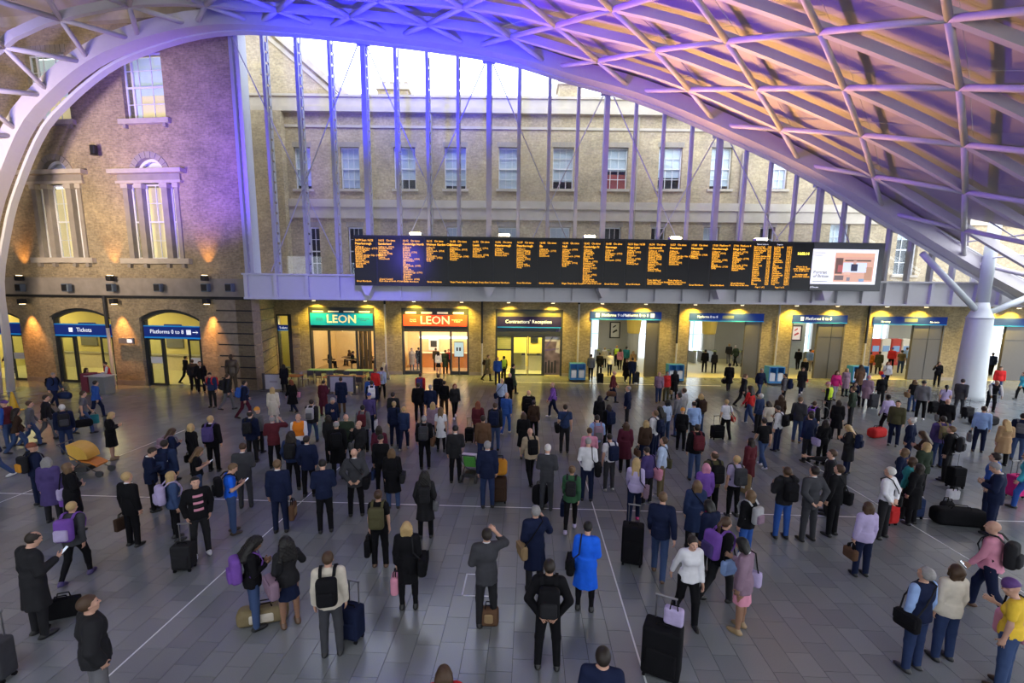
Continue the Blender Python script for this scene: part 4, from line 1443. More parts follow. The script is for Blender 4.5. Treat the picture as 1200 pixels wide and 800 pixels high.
# framed posters on the hall wall
def hall_poster(px0, px1, py0, py1, y, fill, ink, label):
    s0, s1 = AR.s(px0, 400, y), AR.s(px1, 400, y)
    zt, zb = AR.z((px0 + px1) / 2, py0, y), AR.z((px0 + px1) / 2, py1, y)
    r = empty('framed_poster'); AR.place(r)
    m2 = MB(); f = .09
    m2.box(s0, s0 + f, y - .08, y, zb, zt); m2.box(s1 - f, s1, y - .08, y, zb, zt); m2.box(s0, s1, y - .08, y, zb, zb + f); m2.box(s0, s1, y - .08, y, zt - f, zt); m2.obj('poster_frame', black_m, r)
    pp = B(s0 + f, s1 - f, y - .04, y, zb + f, zt - f).obj('poster_sheet', fill, r)
    w = s1 - s0; h = zt - zb
    m2 = MB(); m2.prism([(s0 + .3 * w, zb + .3 * h), (s0 + .75 * w, zb + .45 * h), (s0 + .65 * w, zb + .55 * h), (s0 + .3 * w, zb + .42 * h)], y - .045, y - .04)
    m2.prism([(s0 + .3 * w, zb + .62 * h), (s0 + .6 * w, zb + .75 * h), (s0 + .55 * w, zb + .82 * h), (s0 + .28 * w, zb + .7 * h)], y - .045, y - .04)
    m2.obj('poster_print', ink, pp)
    tag(r, label, 'poster')
hall_poster(714, 726, 377, 396, YB - .02, mat('poster_grey', (.6, .6, .58), .6), black_m, 'black framed grey poster inside the first gateway')
hall_poster(926, 938, 381, 399, 5.0, mat('poster_pinkish', (.85, .72, .70), .6, emit=(.9, .75, .72), estr=.3), mat('poster_red', (.6, .08, .08), .6), 'black framed pink poster inside the third gateway')
B(AR.s(920, 400, 5.0), AR.s(943, 400, 5.0), 5.0, 5.2, 0, HZ).obj('partition', mat('partition_pale', (.42, .47, .48), .5), hb)
# ticket barriers
bar_m = mat('barrier_steel', (.30, .31, .32), .35, metal=.6)
bar_y = mat('barrier_olive', (.3, .34, .12), .5)  # plain olive colour of the card readers, no emission
kk = 0
for px, n_ in ((700, 3), (812, 3), (866, 5), (942, 4)):
    for k in range(n_):
        s_ = AR.s(px, 400, 7.9) + k * .85
        b_ = empty('ticket_barrier'); b_.location = AR.world(s_, 7.9, 0); b_.rotation_euler = (0, 0, AR.rz)
        B(-.13, .13, -.7, .7, 0, 1.0, .04).obj('barrier_body', bar_m, b_)
        B(-.13, .13, -.72, -.4, 1.0, 1.1).obj('card_reader', bar_y, b_)
        B(.13, .42, -.02, .02, .25, 1.15).obj('paddle', glass_door, b_)
        kk += 1
        tag(b_, 'steel ticket barrier inside the %s gateway, %s in its row' % ({700: 'first', 812: 'second, pale end', 866: 'second', 942: 'third'}[px], ('first', 'second', 'third', 'fourth', 'fifth')[k]), 'barrier', 'ticket barriers')
# ticket machines in the fourth gateway
for k, (px, c) in enumerate(((1024, (.6, .06, .04)), (1036, (.8, .8, .82)), (1048, (.55, .06, .05)), (1060, (.8, .8, .82)))):
    s_ = AR.s(px, 400, 7.5)
    b_ = empty('ticket_machine'); b_.location = AR.world(s_, 7.5, 0); b_.rotation_euler = (0, 0, AR.rz)
    B(-.4, .4, -.3, .3, 0, 2.3, .05).obj('machine_body', mat('machine_%d' % k, c, .5), b_)
    B(-.28, .28, -.32, -.3, 1.2, 1.7).obj('machine_screen', mat('machine_screen', (.05, .07, .1), .3, emit=(.3, .5, .8), estr=.4), b_)
    tag(b_, '%s ticket machine inside the fourth gateway, %s of four' % ('red' if k % 2 == 0 else 'white', ('first', 'second', 'third', 'last')[k]), 'ticket machine', 'ticket machines')

# ------------------------------------------------------------------ canopy downlights over the arcade piers
for i, px in enumerate((368, 428, 485, 541, 596, 648, 706, 757, 815, 870, 934, 982, 1040, 1086, 1170, 1195)):
    s_ = AR.s(px, 352, -.45)
    dl_ = empty('downlight'); dl_.location = AR.world(s_, -.5, gz0 - .06); dl_.rotation_euler = (0, 0, AR.rz)
    MB().lathe([(.13, -.2), (.15, -.02), (.15, 0)], 10).obj('lamp_can', steel_white, dl_)
    MB().lathe([(.11, -.215), (.11, -.2)], 10).obj('lens', bulb, dl_)
    tag(dl_, 'yellow canopy downlight, %s along the arcade from the corner pier' % ORD[i], 'lamp', 'canopy downlights')
    w0 = AR.world(s_, -.6, gz0 - .32)
    add_light('canopy_spot', 'SPOT', w0, AR.world(s_, .3, 1.6), 620, (1.0, .70, .08), spot_size=2.1, spot_blend=.8, shadow_soft_size=.08)

# ------------------------------------------------------------------ departure board
BO = -1.05
b_l = GL.s(415, 303, BO); b_r = GL.s(1034, 315, BO)
bz1 = GL.z(700, 279.5, BO); bz0 = GL.z(700, 337.5, BO)
board = empty('departure_board'); GL.place(board)
tag(board, 'long black departure board with orange train times', 'departure board')
case_m = mat('board_case', (.010, .013, .016), .4, vary=.05, spec=.3)
scr_m = mat('board_screen', (.008, .009, .010), .3, vary=.05, spec=.22)
amber = mat('amber_led', (.9, .4, .02), .5, vary=0, emit=(1.0, .45, .03), estr=1.2)
yellow_led = mat('yellow_led', (.9, .8, .1), .5, vary=0, emit=(1.0, .85, .1), estr=1.5)
B(b_l, b_r, BO, BO + .35, bz0, bz1).obj('board_case', case_m, board)
divs = [415, 442, 470.5, 498, 525.3, 552, 578, 603.5, 630, 656.7, 681.5, 707, 732.5, 757.5, 782, 807, 831.7, 856, 880.5, 904, 928]
heads = [('16:09 Expt 16:22', 'Peterborough', 13, 'Great Northern'), ('16:03   On time', 'Sunderland', 8, 'Grand Central\nFirst class at front of train'), ('16:12   On time', 'Cambridge North', 21, 'Great Northern'),
         ('16:15   On time', 'Welwyn Garden City', 9, 'Great Northern'), ('16:30   On time', 'Edinburgh', 8, 'Virgin Trains East Coast'), ('16:33   On time', 'Leeds', 6, 'Virgin Trains East Coast'),
         ('16:36   On time', 'Peterborough', 5, 'Great Northern'), ('16:39   On time', 'Peterborough', 12, 'Great Northern'), ('16:42   On time', 'Ely', 5, 'Great Northern'), ('16:44   On time', 'Hull', 11, 'Virgin Trains East Coast'),
         ('16:45   On time', 'Cambridge N', 19, 'Great Northern\nFirst class at the rear'), ('16:48   On time', 'Stevenage', 7, 'Great Northern'), ('16:51 Expt 16:58', 'Kings Lynn', 9, 'Great Northern'),
         ('16:54   On time', 'Letchworth', 13, 'Train divides at\nCambridge. Please listen\nGreat Northern'), ('16:57   On time', 'Peterboro', 9, 'Train divides at\nHitchin. Please listen\nGreat Northern'), ('17:00   On time', 'Newcastle', 5, 'Great Northern'),
         ('17:03  Platform 9', 'Peterborough', 11, 'Great Northern'), ('17:06  Platform 4', 'Kings Lynn', 12, 'Great Northern\nFirst class at the rear')]
stn = ['Calling at:', 'Finsbury Park', 'Alexandra Palace', 'New Southgate', 'Potters Bar', 'Hatfield', 'Welwyn Garden City', 'Welwyn North', 'Knebworth', 'Stevenage', 'Hitchin', 'Letchworth', 'Baldock', 'Ashwell', 'Royston', 'Meldreth', 'Shepreth', 'Foxton', 'Cambridge', 'Waterbeach', 'Ely', 'Arlesey', 'Biggleswade', 'Sandy', 'St Neots', 'Huntingdon', 'Peterborough', 'Grantham', 'Newark', 'Retford', 'Doncaster', 'York', 'Durham', 'Newcastle', 'Berwick']
ry = BO - .012
for i in range(20):
    x0 = GL.s(divs[i], 308, BO) + .03; x1 = GL.s(divs[i + 1], 308, BO) - .03
    pn = B(x0, x1, BO - .01, BO + .02, bz0 + .1, bz1 - .1).obj('display_panel', scr_m, board)
    pn['label'] = 'dark display panel with orange lettering'
    W_ = x1 - x0
    if i < 18:
        h, dest, nl, op = heads[i]
        t1 = text('time_line', h, .15, amber, pn, (x0 + .06, ry, bz1 - .2), sx=.95, bold=.0)
        text('destination', dest, .165, amber, pn, (x0 + .06, ry, bz1 - .37), sx=.95, bold=.002)
        st_ = [stn[0]] + [stn[(i * 5 + 1 + q * (1 + i % 2)) % 34 + 1] for q in range(nl - 1)]
        body = '\n'.join(s + ('  (' + str(16 + (q + i) % 2) + str(10 + (q * 7) % 50) + ')' if (q + i) % 4 == 1 else '') for q, s in enumerate(st_))
        text('calling_points', body, .125, amber, pn, (x0 + .06, ry, bz1 - .55), sx=.95, line=.72, res=1, bold=.0)
        nlop = op.count('\n') + 1
        text('operator', op, .13, amber, pn, (x0 + .06, ry, bz0 + .18 + .12 * nlop), sx=.95, line=.8, res=1, bold=.0)
    else:
        rows = '\n'.join(stn[1 + (q + (i - 18) * 10) % 34] for q in range(21))
        text('station_list', rows, .125, amber, pn, (x0 + .05, ry, bz1 - .25), sx=.9, line=.82, res=1, bold=.0)
        text('platform_list', '\n'.join('%02d:%02d %d' % (16 + q % 2, (q * 13) % 60, q % 9 + 1) if i == 19 else '%02d:%02d' % (16 + q % 2, (q * 13) % 60) for q in range(21)), .125, amber, pn, (x1 - .05, ry, bz1 - .25), align='RIGHT', sx=.8, line=.82, res=1, bold=.0)
        text('page_line', 'Page 1 of 2', .12, amber, pn, (x0 + .3, ry, bz0 + .22), res=1)
        text('header', 'Fastest trains to' if i == 18 else 'Departs', .1, sign_white, pn, (x0 + .2, ry, bz1 - .12), res=1)
x0 = GL.s(928, 310, BO) + .03; x1 = GL.s(951, 312, BO)
pn = B(x0, x1, BO - .01, BO + .02, bz0 + .1, bz1 - .1).obj('display_panel', scr_m, board)
text('clock', '16:02:14', .2, yellow_led, pn, ((x0 + x1) / 2, ry, bz1 - .55), align='CENTER', bold=.006)
text('notice_text', 'Please keep\nyour luggage with\nyou at all times\n\nSecurity staff\npatrol this station', .135, amber, pn, ((x0 + x1) / 2, ry, bz1 - 1.3), align='CENTER', line=.8, res=1, bold=.0)
ax0, az1 = GL.loc(953, 291.5, BO); ax1, _ = GL.loc(1029.5, 292, BO); az0 = GL.z(990, 333, BO)
ad_case = B(GL.s(951, 312, BO) + .02, b_r - .02, BO - .03, BO + .02, bz0 + .02, bz1 - .02).obj('advert_bezel', mat('bezel_grey', (.05, .06, .065), .4), board)
adw = mat('advert_white', (.75, .76, .8), .5, vary=0, emit=(.80, .82, .88), estr=.62)
ad = B(ax0, ax1, BO - .04, BO - .02, az0, az1).obj('advert_screen', adw, board)
aw = ax1 - ax0; ah = az1 - az0
ink = mat('advert_ink', (.05, .05, .08), .5, vary=0)
text('advert_text', 'Portrait\nof Britain', .25, ink, ad, (ax0 + .12, BO - .045, az0 + ah * .40), line=.85)
B(ax0 + .12, ax0 + 1.0, BO - .045, BO - .04, az0 + .12, az0 + .15).obj('advert_rule', ink, ad)
B(ax0 + .12, ax0 + .7, BO - .045, BO - .04, az1 - .22, az1 - .2).obj('advert_rule', ink, ad)
B(ax0 + .12, ax0 + .55, BO - .045, BO - .04, az1 - .36, az1 - .34).obj('advert_rule', ink, ad)
text('advert_text', 'JCDecaux', .12, sign_white, ad_case, (ax0 + .02, BO - .035, az0 - .12))
def adp(u0, u1, v0, v1, c, k=0):
    nm = 'advert_photo_%d_%d_%d' % tuple(int(q * 99) for q in c)
    m_ = mat(nm, c, .5, vary=.1, emit=c, estr=.6)
    B(ax0 + aw * u0, ax0 + aw * u1, BO - .045 - .002 * k, BO - .04, az0 + ah * v0, az0 + ah * v1).obj('advert_photo', m_, ad)
adp(.345, .95, .07, .90, (.62, .36, .26))
adp(.345, .95, .78, .90, (.75, .42, .28), 1)
adp(.48, .84, .34, .62, (.62, .70, .85), 2)
adp(.36, .47, .30, .75, (.13, .07, .06), 2)
adp(.40, .47, .35, .55, (.40, .10, .10), 3)
adp(.36, .50, .12, .25, (.16, .12, .12), 2)
adp(.55, .60, .10, .2, (.2, .2, .24), 2)
adp(.74, .82, .08, .16, (.2, .3, .45), 2)
adp(.60, .70, .38, .58, (.02, .02, .05), 4)
adp(.63, .675, .58, .68, (.55, .34, .27), 5)
adp(.82, .93, .12, .5, (.45, .25, .16), 2)
adp(.50, .60, .28, .36, (.70, .45, .35), 3)
adp(.50, .9, .66, .70, (.10, .06, .05), 3)
# board brackets and uplights
for px in (432, 573, 706, 842, 965):
    s_ = GL.s(px, 340, -.6)
    MB().prism([(s_ - .35, bz0 + .05), (s_ + .35, bz0 + .05), (s_ + .1, bz0 - .55), (s_ - .1, bz0 - .55)], BO + .1, -.06).obj('board_bracket', steel_white, board)
flood_glow = mat('uplight_lens', (1, .9, .7), .4, vary=0, emit=(1, .82, .5), estr=25)
for i, px in enumerate((487, 591, 691, 792, 893)):
    s_ = GL.s(px, 275, BO)
    fl = empty('uplight'); fl.location = GL.world(s_, BO + .1, bz1); fl.rotation_euler = (0, 0, GL.rz)
    B(-.32, .32, -.15, .25, .03, .16, .03).obj('lamp_housing', steel_white, fl)
    B(-.26, .26, -.1, .2, .16, .175).obj('lens', flood_glow, fl)
    B(-.3, .3, -.16, -.15, .05, .15).obj('lens_front', flood_glow, fl)
    tag(fl, 'bright uplight on top of the departure board, %s from the crown end' % ('first', 'second', 'third', 'fourth', 'fifth')[i], 'lamp', 'uplights on the departure board')
    w0 = GL.world(s_, BO + .05, bz1 + .3); w1 = GL.world(s_ + 3.0, BO - 7.5, 17)
    add_light('amber_uplight', 'SPOT', w0, w1, (200, 900, 2800, 2800, 700)[i], (1.0, .50, .15), spot_size=1.9, spot_blend=.9, shadow_soft_size=.2)

# ------------------------------------------------------------------ white tree column on the right
cb = ground(1133, 467)
CP = Plane((cb.x, cb.y), (cb.x + GL.u.x, cb.y + GL.u.y))
colr = empty('roof_column', cb, GL.rz)
tag(colr, 'white steel tree column with conical base and branching struts', 'column')
zc1 = CP.z(1141, 373); zc2 = CP.z(1143, 258)
steel_col = mat('column_white', (.50, .54, .57), .4, vary=.03)
MB().lathe([(.74, 0), (.72, .3), (.58, zc1 - .05), (.57, zc1)], 28).obj('column_cone', steel_col, colr, smooth=True)
MB().lathe([(.60, zc1), (.60, zc1 + .07), (.56, zc1 + .1), (.40, zc1 + .5), (.29, zc1 + .9)], 28).obj('column_collar', steel_col, colr, smooth=True)
MB().lathe([(.29, zc1 + .6), (.29, zc2 - .05), (.27, zc2)], 20).obj('column_shaft', steel_col, colr, smooth=True)
MB().lathe([(.12, zc2 - .1), (.12, zc2 + 3.2)], 10).obj('column_pin', steel_roof, colr)
a = CP.loc(1079, 297)
MB().tube((-.15, 0, zc1 + .35), (a[0], -.1, a[1]), .16, n=12).obj('strut', steel_col, colr, smooth=True)
a = CP.loc(1215, 344)
MB().tube((.2, 0, zc1 + .2), (a[0], 0, a[1]), .17, n=12).obj('strut', steel_col, colr, smooth=True)
# skylight bars over the right flank
sky = empty('side_skylight')
tag(sky, 'glazed skylight strip with thin bars beside the white column', 'skylight', kind='structure')
ua = arch_u(1085, 283)
for k in range(9):
    f = k * 0.55
    MB().path([roof_pt(u, f + .3, .35) for u in np.linspace(ua, ULEN, 8)], .035, 5).obj('skylight_bar', steel_white, sky)
for u in np.linspace(ua + 1.5, ULEN, 7):
    MB().path([roof_pt(u, f, .38) for f in (0.2, 2.5, 5)], .045, 5).obj('skylight_bar', steel_white, sky)
# ------------------------------------------------------------------ figures: bodies and clothes grown as smooth implicit surfaces
def V(*a):
    return np.array(a, dtype=np.float64)


def unit(v):
    v = np.asarray(v, dtype=np.float64)
    return v / (np.linalg.norm(v) + 1e-9)


class Field:
    def __init__(self, lo, hi, h):
        self.h = h
        self.lo = np.array(lo, dtype=np.float32)
        n = np.ceil((np.array(hi) - np.array(lo)) / h).astype(int) + 1
        self.n = n
        self.ax = [(self.lo[i] + h * np.arange(n[i])).astype(np.float32) for i in range(3)]
        self.D = np.full(n, 0.25, dtype=np.float32)

    def block(self, c0, c1):
        i0 = np.maximum(0, np.floor((np.array(c0) - self.lo) / self.h).astype(int))
        i1 = np.minimum(self.n, np.ceil((np.array(c1) - self.lo) / self.h).astype(int) + 1)
        if np.any(i1 <= i0):
            return None
        sl = tuple(slice(a, b) for a, b in zip(i0, i1))
        X = self.ax[0][sl[0]][:, None, None]; Y = self.ax[1][sl[1]][None, :, None]; Z = self.ax[2][sl[2]][None, None, :]
        return sl, X, Y, Z

    def smin(self, sl, d, k):
        a = self.D[sl]
        if k <= 0:
            self.D[sl] = np.minimum(a, d)
        else:
            h = np.maximum(k - np.abs(a - d), 0) / k
            self.D[sl] = np.minimum(a, d) - h * h * k * 0.25

    def cone(self, a, b, ra, rb, k=0.03, sub=False):
        a = np.asarray(a, dtype=np.float64); b = np.asarray(b, dtype=np.float64)
        m = max(ra, rb) + k + 3 * self.h
        bl = self.block(np.minimum(a, b) - m, np.maximum(a, b) + m)
        if bl is None:
            return
        sl, X, Y, Z = bl
        ba = (b - a).astype(np.float32); L = float(ba @ ba) + 1e-9
        px, py, pz_ = X - np.float32(a[0]), Y - np.float32(a[1]), Z - np.float32(a[2])
        t = np.clip((px * ba[0] + py * ba[1] + pz_ * ba[2]) / L, 0, 1)
        d = np.sqrt((px - t * ba[0]) ** 2 + (py - t * ba[1]) ** 2 + (pz_ - t * ba[2]) ** 2) - (ra + t * (rb - ra))
        self.smin(sl, d.astype(np.float32), k)

    def ell(self, c, r, R=None, k=0.03, sub=False):
        c = np.asarray(c, dtype=np.float64); r = np.asarray(r, dtype=np.float64)
        m = r.max() + k + 3 * self.h
        bl = self.block(c - m, c + m)
        if bl is None:
            return
        sl, X, Y, Z = bl
        px, py, pz_ = X - np.float32(c[0]), Y - np.float32(c[1]), Z - np.float32(c[2])
        if R is None:
            q = (px / r[0], py / r[1], pz_ / r[2]); q2 = (px / r[0] ** 2, py / r[1] ** 2, pz_ / r[2] ** 2)
        else:
            l = [px * R[0][j] + py * R[1][j] + pz_ * R[2][j] for j in range(3)]
            q = tuple(l[j] / r[j] for j in range(3)); q2 = tuple(l[j] / r[j] ** 2 for j in range(3))
        k0 = np.sqrt(q[0] ** 2 + q[1] ** 2 + q[2] ** 2); k1 = np.sqrt(q2[0] ** 2 + q2[1] ** 2 + q2[2] ** 2) + 1e-6
        d = (k0 * (k0 - 1) / k1).astype(np.float32)
        if sub:
            self.D[sl] = np.maximum(self.D[sl], -d)
        else:
            self.smin(sl, d, k)

    def drape(self, c, axis, z0, z1, r0, r1, k=0.04):
        """elliptic skirt: from height z0 (radii r0) down to z1 (radii r1) about centre line c"""
        m = 0.06
        rx = max(r0[0], r1[0]) + m; ry = max(r0[1], r1[1]) + m
        bl = self.block((c[0] - rx, min(c[1], axis[1]) - ry, z1 - m), (c[0] + rx, max(c[1], axis[1]) + ry, z0 + m))
        if bl is None:
            return
        sl, X, Y, Z = bl
        t = np.clip((z0 - Z) / (z0 - z1), 0, 1)
        ex = r0[0] + (r1[0] - r0[0]) * t; ey = r0[1] + (r1[1] - r0[1]) * t
        cx = c[0] + (axis[0] - c[0]) * t; cy = c[1] + (axis[1] - c[1]) * t
        fold = 1 + 0.05 * np.cos(7 * np.arctan2(X - cx, Y - cy)) * t
        d = (np.sqrt(((X - cx) / (ex * fold)) ** 2 + ((Y - cy) / (ey * fold)) ** 2) - 1) * np.minimum(ex, ey)
        d = np.maximum(d, np.maximum(Z - z0, z1 - Z))
        self.smin(sl, d.astype(np.float32), k)

    def cut(self, p, n):
        n = unit(n)
        X = self.ax[0][:, None, None]; Y = self.ax[1][None, :, None]; Z = self.ax[2][None, None, :]
        d = (X - p[0]) * n[0] + (Y - p[1]) * n[1] + (Z - p[2]) * n[2]
        self.D = np.maximum(self.D, d.astype(np.float32))

    def mesh(self, name):
        D = self.D
        s = D < 0
        n = D.shape
        ix, iy, iz = [], [], []
        cnt = np.zeros((n[0] - 1, n[1] - 1, n[2] - 1), dtype=np.float32)
        acc = np.zeros(cnt.shape + (3,), dtype=np.float32)
        quads = []
        edges = {}
        for ax in range(3):
            sl0 = [slice(None)] * 3; sl1 = [slice(None)] * 3
            sl0[ax] = slice(0, -1); sl1[ax] = slice(1, None)
            a = D[tuple(sl0)]; b = D[tuple(sl1)]
            ch = (s[tuple(sl0)] != s[tuple(sl1)])
            I = np.argwhere(ch)
            if len(I) == 0:
                continue
            av = a[ch]; bv = b[ch]
            t = av / (av - bv)
            P = I.astype(np.float32)
            P[:, ax] += t
            edges[ax] = (I, s[tuple(sl0)][ch])
            o1, o2 = [i for i in range(3) if i != ax]
            for d1 in (0, -1):
                for d2 in (0, -1):
                    C = I.copy(); C[:, o1] += d1; C[:, o2] += d2
                    ok = np.all((C >= 0) & (C < np.array(cnt.shape)), axis=1)
                    Cc = C[ok]
                    np.add.at(cnt, tuple(Cc.T), 1)
                    np.add.at(acc, tuple(Cc.T), P[ok])
        idx = np.full(cnt.shape, -1, dtype=np.int64)
        act = cnt > 0
        idx[act] = np.arange(act.sum())
        vp = acc[act] / cnt[act][:, None]
        verts = self.lo + vp * self.h
        for ax, (I, sgn) in edges.items():
            o1, o2 = (ax + 1) % 3, (ax + 2) % 3
            def cell(d1, d2):
                C = I.copy(); C[:, o1] += d1; C[:, o2] += d2
                return C
            cs = [cell(-1, -1), cell(0, -1), cell(0, 0), cell(-1, 0)]
            ok = np.ones(len(I), dtype=bool)
            for C in cs:
                ok &= np.all((C >= 0) & (C < np.array(cnt.shape)), axis=1)
            q = np.stack([idx[tuple(C[ok].T)] for C in cs], axis=1)
            fl = ~sgn[ok]
            q[fl] = q[fl][:, ::-1]
            quads.append(q)
        Q = np.concatenate(quads)
        # one gentle smoothing pass
        nb = np.zeros_like(verts); ct = np.zeros(len(verts), dtype=np.float32)
        for i in range(4):
            a = Q[:, i]; b = Q[:, (i + 1) % 4]
            np.add.at(nb, a, verts[b]); np.add.at(ct, a, 1)
            np.add.at(nb, b, verts[a]); np.add.at(ct, b, 1)
        verts = verts * .5 + .5 * nb / np.maximum(ct, 1)[:, None]
        me = bpy.data.meshes.new(name)
        me.vertices.add(len(verts)); me.vertices.foreach_set('co', verts.astype(np.float32).ravel())
        me.loops.add(Q.size); me.loops.foreach_set('vertex_index', Q.astype(np.int32).ravel())
        me.polygons.add(len(Q)); me.polygons.foreach_set('loop_start', (np.arange(len(Q)) * 4).astype(np.int32)); me.polygons.foreach_set('loop_total', np.full(len(Q), 4, dtype=np.int32))
        me.polygons.foreach_set('use_smooth', np.ones(len(Q), dtype=bool))
        me.update(calc_edges=True)
        me.materials.append(None)
        return me


DOWN = V(.10, .02, -1)
POSES = {
    # right arm (upper, fore), left arm (upper, fore) as (out, forward, up); legs: thigh/shin right, left; head pitch; lean
    'stand':  dict(ra=((.13, -.03, -1), (.06, .16, -1)), la=((.13, -.03, -1), (.06, .14, -1)), rl=((.06, .0, -1), (.02, -.02, -1)), ll=((.06, .02, -1), (.02, -.03, -1)), head=6),
    'look':   dict(ra=((.15, -.05, -1), (.02, .25, -1)), la=((.16, -.02, -1), (.02, .2, -1)), rl=((.08, .03, -1), (.02, -.04, -1)), ll=((.07, -.02, -1), (.0, .0, -1)), head=16),
    'phone':  dict(ra=((.16, .05, -1), (-.45, .85, .25)), la=((.16, .05, -1), (-.45, .85, .2)), rl=((.06, .0, -1), (.02, -.02, -1)), ll=((.06, .03, -1), (.02, -.04, -1)), head=-26),
    'phone1': dict(ra=((.15, .08, -1), (-.25, .9, .35)), la=((.13, -.03, -1), (.06, .15, -1)), rl=((.06, .02, -1), (.02, -.03, -1)), ll=((.08, -.02, -1), (.02, .0, -1)), head=-20),
    'hips':   dict(ra=((.42, -.30, -.9), (-.55, -.18, -.65)), la=((.42, -.30, -.9), (-.55, -.18, -.65)), rl=((.10, .02, -1), (.04, -.03, -1)), ll=((.10, .0, -1), (.04, .0, -1)), head=10),
    'pocket': dict(ra=((.26, -.18, -1), (-.16, .34, -.95)), la=((.26, -.18, -1), (-.16, .34, -.95)), rl=((.09, .03, -1), (.02, -.04, -1)), ll=((.08, -.02, -1), (.02, .0, -1)), head=8),
    'walk':   dict(ra=((.10, -.30, -1), (.02, .05, -1)), la=((.10, .25, -1), (.0, .55, -.95)), rl=((.02, .42, -1), (.0, .06, -1)), ll=((.02, -.22, -1), (.0, -.62, -.85)), head=0, lean=4),
    'pull':   dict(ra=((.22, -.42, -1), (.10, -.40, -.95)), la=((.10, .1, -1), (.0, .4, -.95)), rl=((.02, -.18, -1), (.0, -.5, -.9)), ll=((.02, .36, -1), (.0, .05, -1)), head=0, lean=5),
    'raise':  dict(ra=((.50, .60, -.25), (-.70, .35, .80)), la=((.22, .10, -1), (-.35, .80, .25)), rl=((.08, .02, -1), (.02, -.02, -1)), ll=((.08, .0, -1), (.02, -.02, -1)), head=14),
    'ear':    dict(ra=((.45, .25, -.85), (-.42, .18, .95)), la=((.14, .05, -1), (-.1, .6, -.75)), rl=((.06, .0, -1), (.02, -.02, -1)), ll=((.06, .03, -1), (.02, -.03, -1)), head=8),
    'point':  dict(ra=((.15, 1, -.18), (.05, 1, .02)), la=((.13, .0, -1), (.06, .3, -1)), rl=((.08, .05, -1), (.02, -.04, -1)), ll=((.08, -.03, -1), (.02, .0, -1)), head=6),
    'fold':   dict(ra=((.18, .12, -1), (-.80, .55, .12)), la=((.18, .12, -1), (-.80, .58, .0)), rl=((.07, .02, -1), (.02, -.03, -1)), ll=((.07, -.01, -1), (.02, .0, -1)), head=8),
    'carry':  dict(ra=((.14, -.05, -1), (.05, .1, -1)), la=((.14, .05, -1), (-.15, .85, .1)), rl=((.06, .02, -1), (.02, -.03, -1)), ll=((.06, -.02, -1), (.02, .0, -1)), head=10),
    'sit':    dict(ra=((.14, .2, -1), (-.2, .95, -.15)), la=((.14, .2, -1), (-.2, .95, -.15)), rl=((.14, 1, -.06), (.02, .1, -1)), ll=((.14, 1, -.06), (.02, .1, -1)), head=-4, lean=6),
    'bend':   dict(ra=((.10, .55, -1), (-.05, .55, -1)), la=((.10, .55, -1), (-.05, .55, -1)), rl=((.08, .10, -1), (.02, -.14, -1)), ll=((.08, .22, -1), (.02, -.10, -1)), head=-12, lean=32),
}
SKEL = {}


def rotx(a):
    c, s = math.cos(a), math.sin(a)
    return np.array([[1, 0, 0], [0, c, -s], [0, s, c]])


def skeleton(sex, pose):
    key = (sex, pose)
    if key in SKEL:
        return SKEL[key]
    P = POSES[pose]
    f = sex == 'F'
    k = 0.948 if f else 1.0
    hw, sw = (.084, .155) if f else (.082, .178)
    th, sh, ua, fa = .43 * k, .43 * k, .285 * k, .255 * k
    J = {}
    ank = []
    for side, nm in ((1, 'r'), (-1, 'l')):
        t = unit(P[nm + 'l'][0]) * V(side, 1, 1); s = unit(P[nm + 'l'][1]) * V(side, 1, 1)
        hip = V(side * hw, 0, 0); knee = hip + t * th; an = knee + s * sh
        J[nm + 'hip'], J[nm + 'knee'], J[nm + 'ank'] = hip, knee, an
        J[nm + 'shin'] = s
        ank.append(an[2])
    lift = .085 * k - min(ank)
    for q in list(J):
        if q[1:] in ('hip', 'knee', 'ank'):
            J[q] = J[q] + V(0, 0, lift)
    pel = V(0, 0, lift)
    J['pelvis'] = pel
    lean = math.radians(P.get('lean', 0))
    R = rotx(-lean)
    J['R'] = R
    up = R @ V(0, 0, 1)
    def T(x, y, z):
        return pel + R @ V(x, y, z * k)
    J['T'] = T
    J['waist'] = T(0, 0, .16); J['chest'] = T(0, .005, .36); J['neck'] = T(0, -.015, .545); J['up'] = up
    for side, nm in ((1, 'r'), (-1, 'l')):
        s0 = T(side * sw, -.01, .495)
        d = unit(P[nm + 'a'][0]) * V(side, 1, 1); e = unit(P[nm + 'a'][1]) * V(side, 1, 1)
        el = s0 + d * ua; wr = el + e * fa
        J[nm + 'sho'], J[nm + 'elb'], J[nm + 'wri'] = s0, el, wr
        J[nm + 'fdir'] = e
        J[nm + 'hand'] = wr + e * .09 * k
    hp = math.radians(P['head'])
    HR = R @ rotx(lean * .8) @ rotx(hp)
    J['HR'] = HR
    hc = T(0, .012, .545) + HR @ V(0, .012, .155 * k)
    J['head'] = hc
    J['k'] = k
    pts = np.array([J[q] for q in ('rknee', 'lknee', 'rank', 'lank', 'relb', 'lelb', 'rhand', 'lhand', 'rsho', 'lsho', 'pelvis', 'head')])
    J['lo'] = pts.min(0) - V(.16, .2, .12); J['hi'] = pts.max(0) + V(.16, .22, .2)
    J['lo'][2] = -.02
    SKEL[key] = J
    return J


def limb_pts(J, nm):
    return J[nm + 'sho'], J[nm + 'elb'], J[nm + 'wri']


def foot_axis(J, nm):
    s = J[nm + 'shin']
    # foot pitches with a trailing shin
    pitch = math.atan2(-s[1], -s[2])
    p = max(0.0, pitch - .25) * .9 if pitch > .3 else 0.0
    d = V(0, math.cos(p), -math.sin(p))
    return d


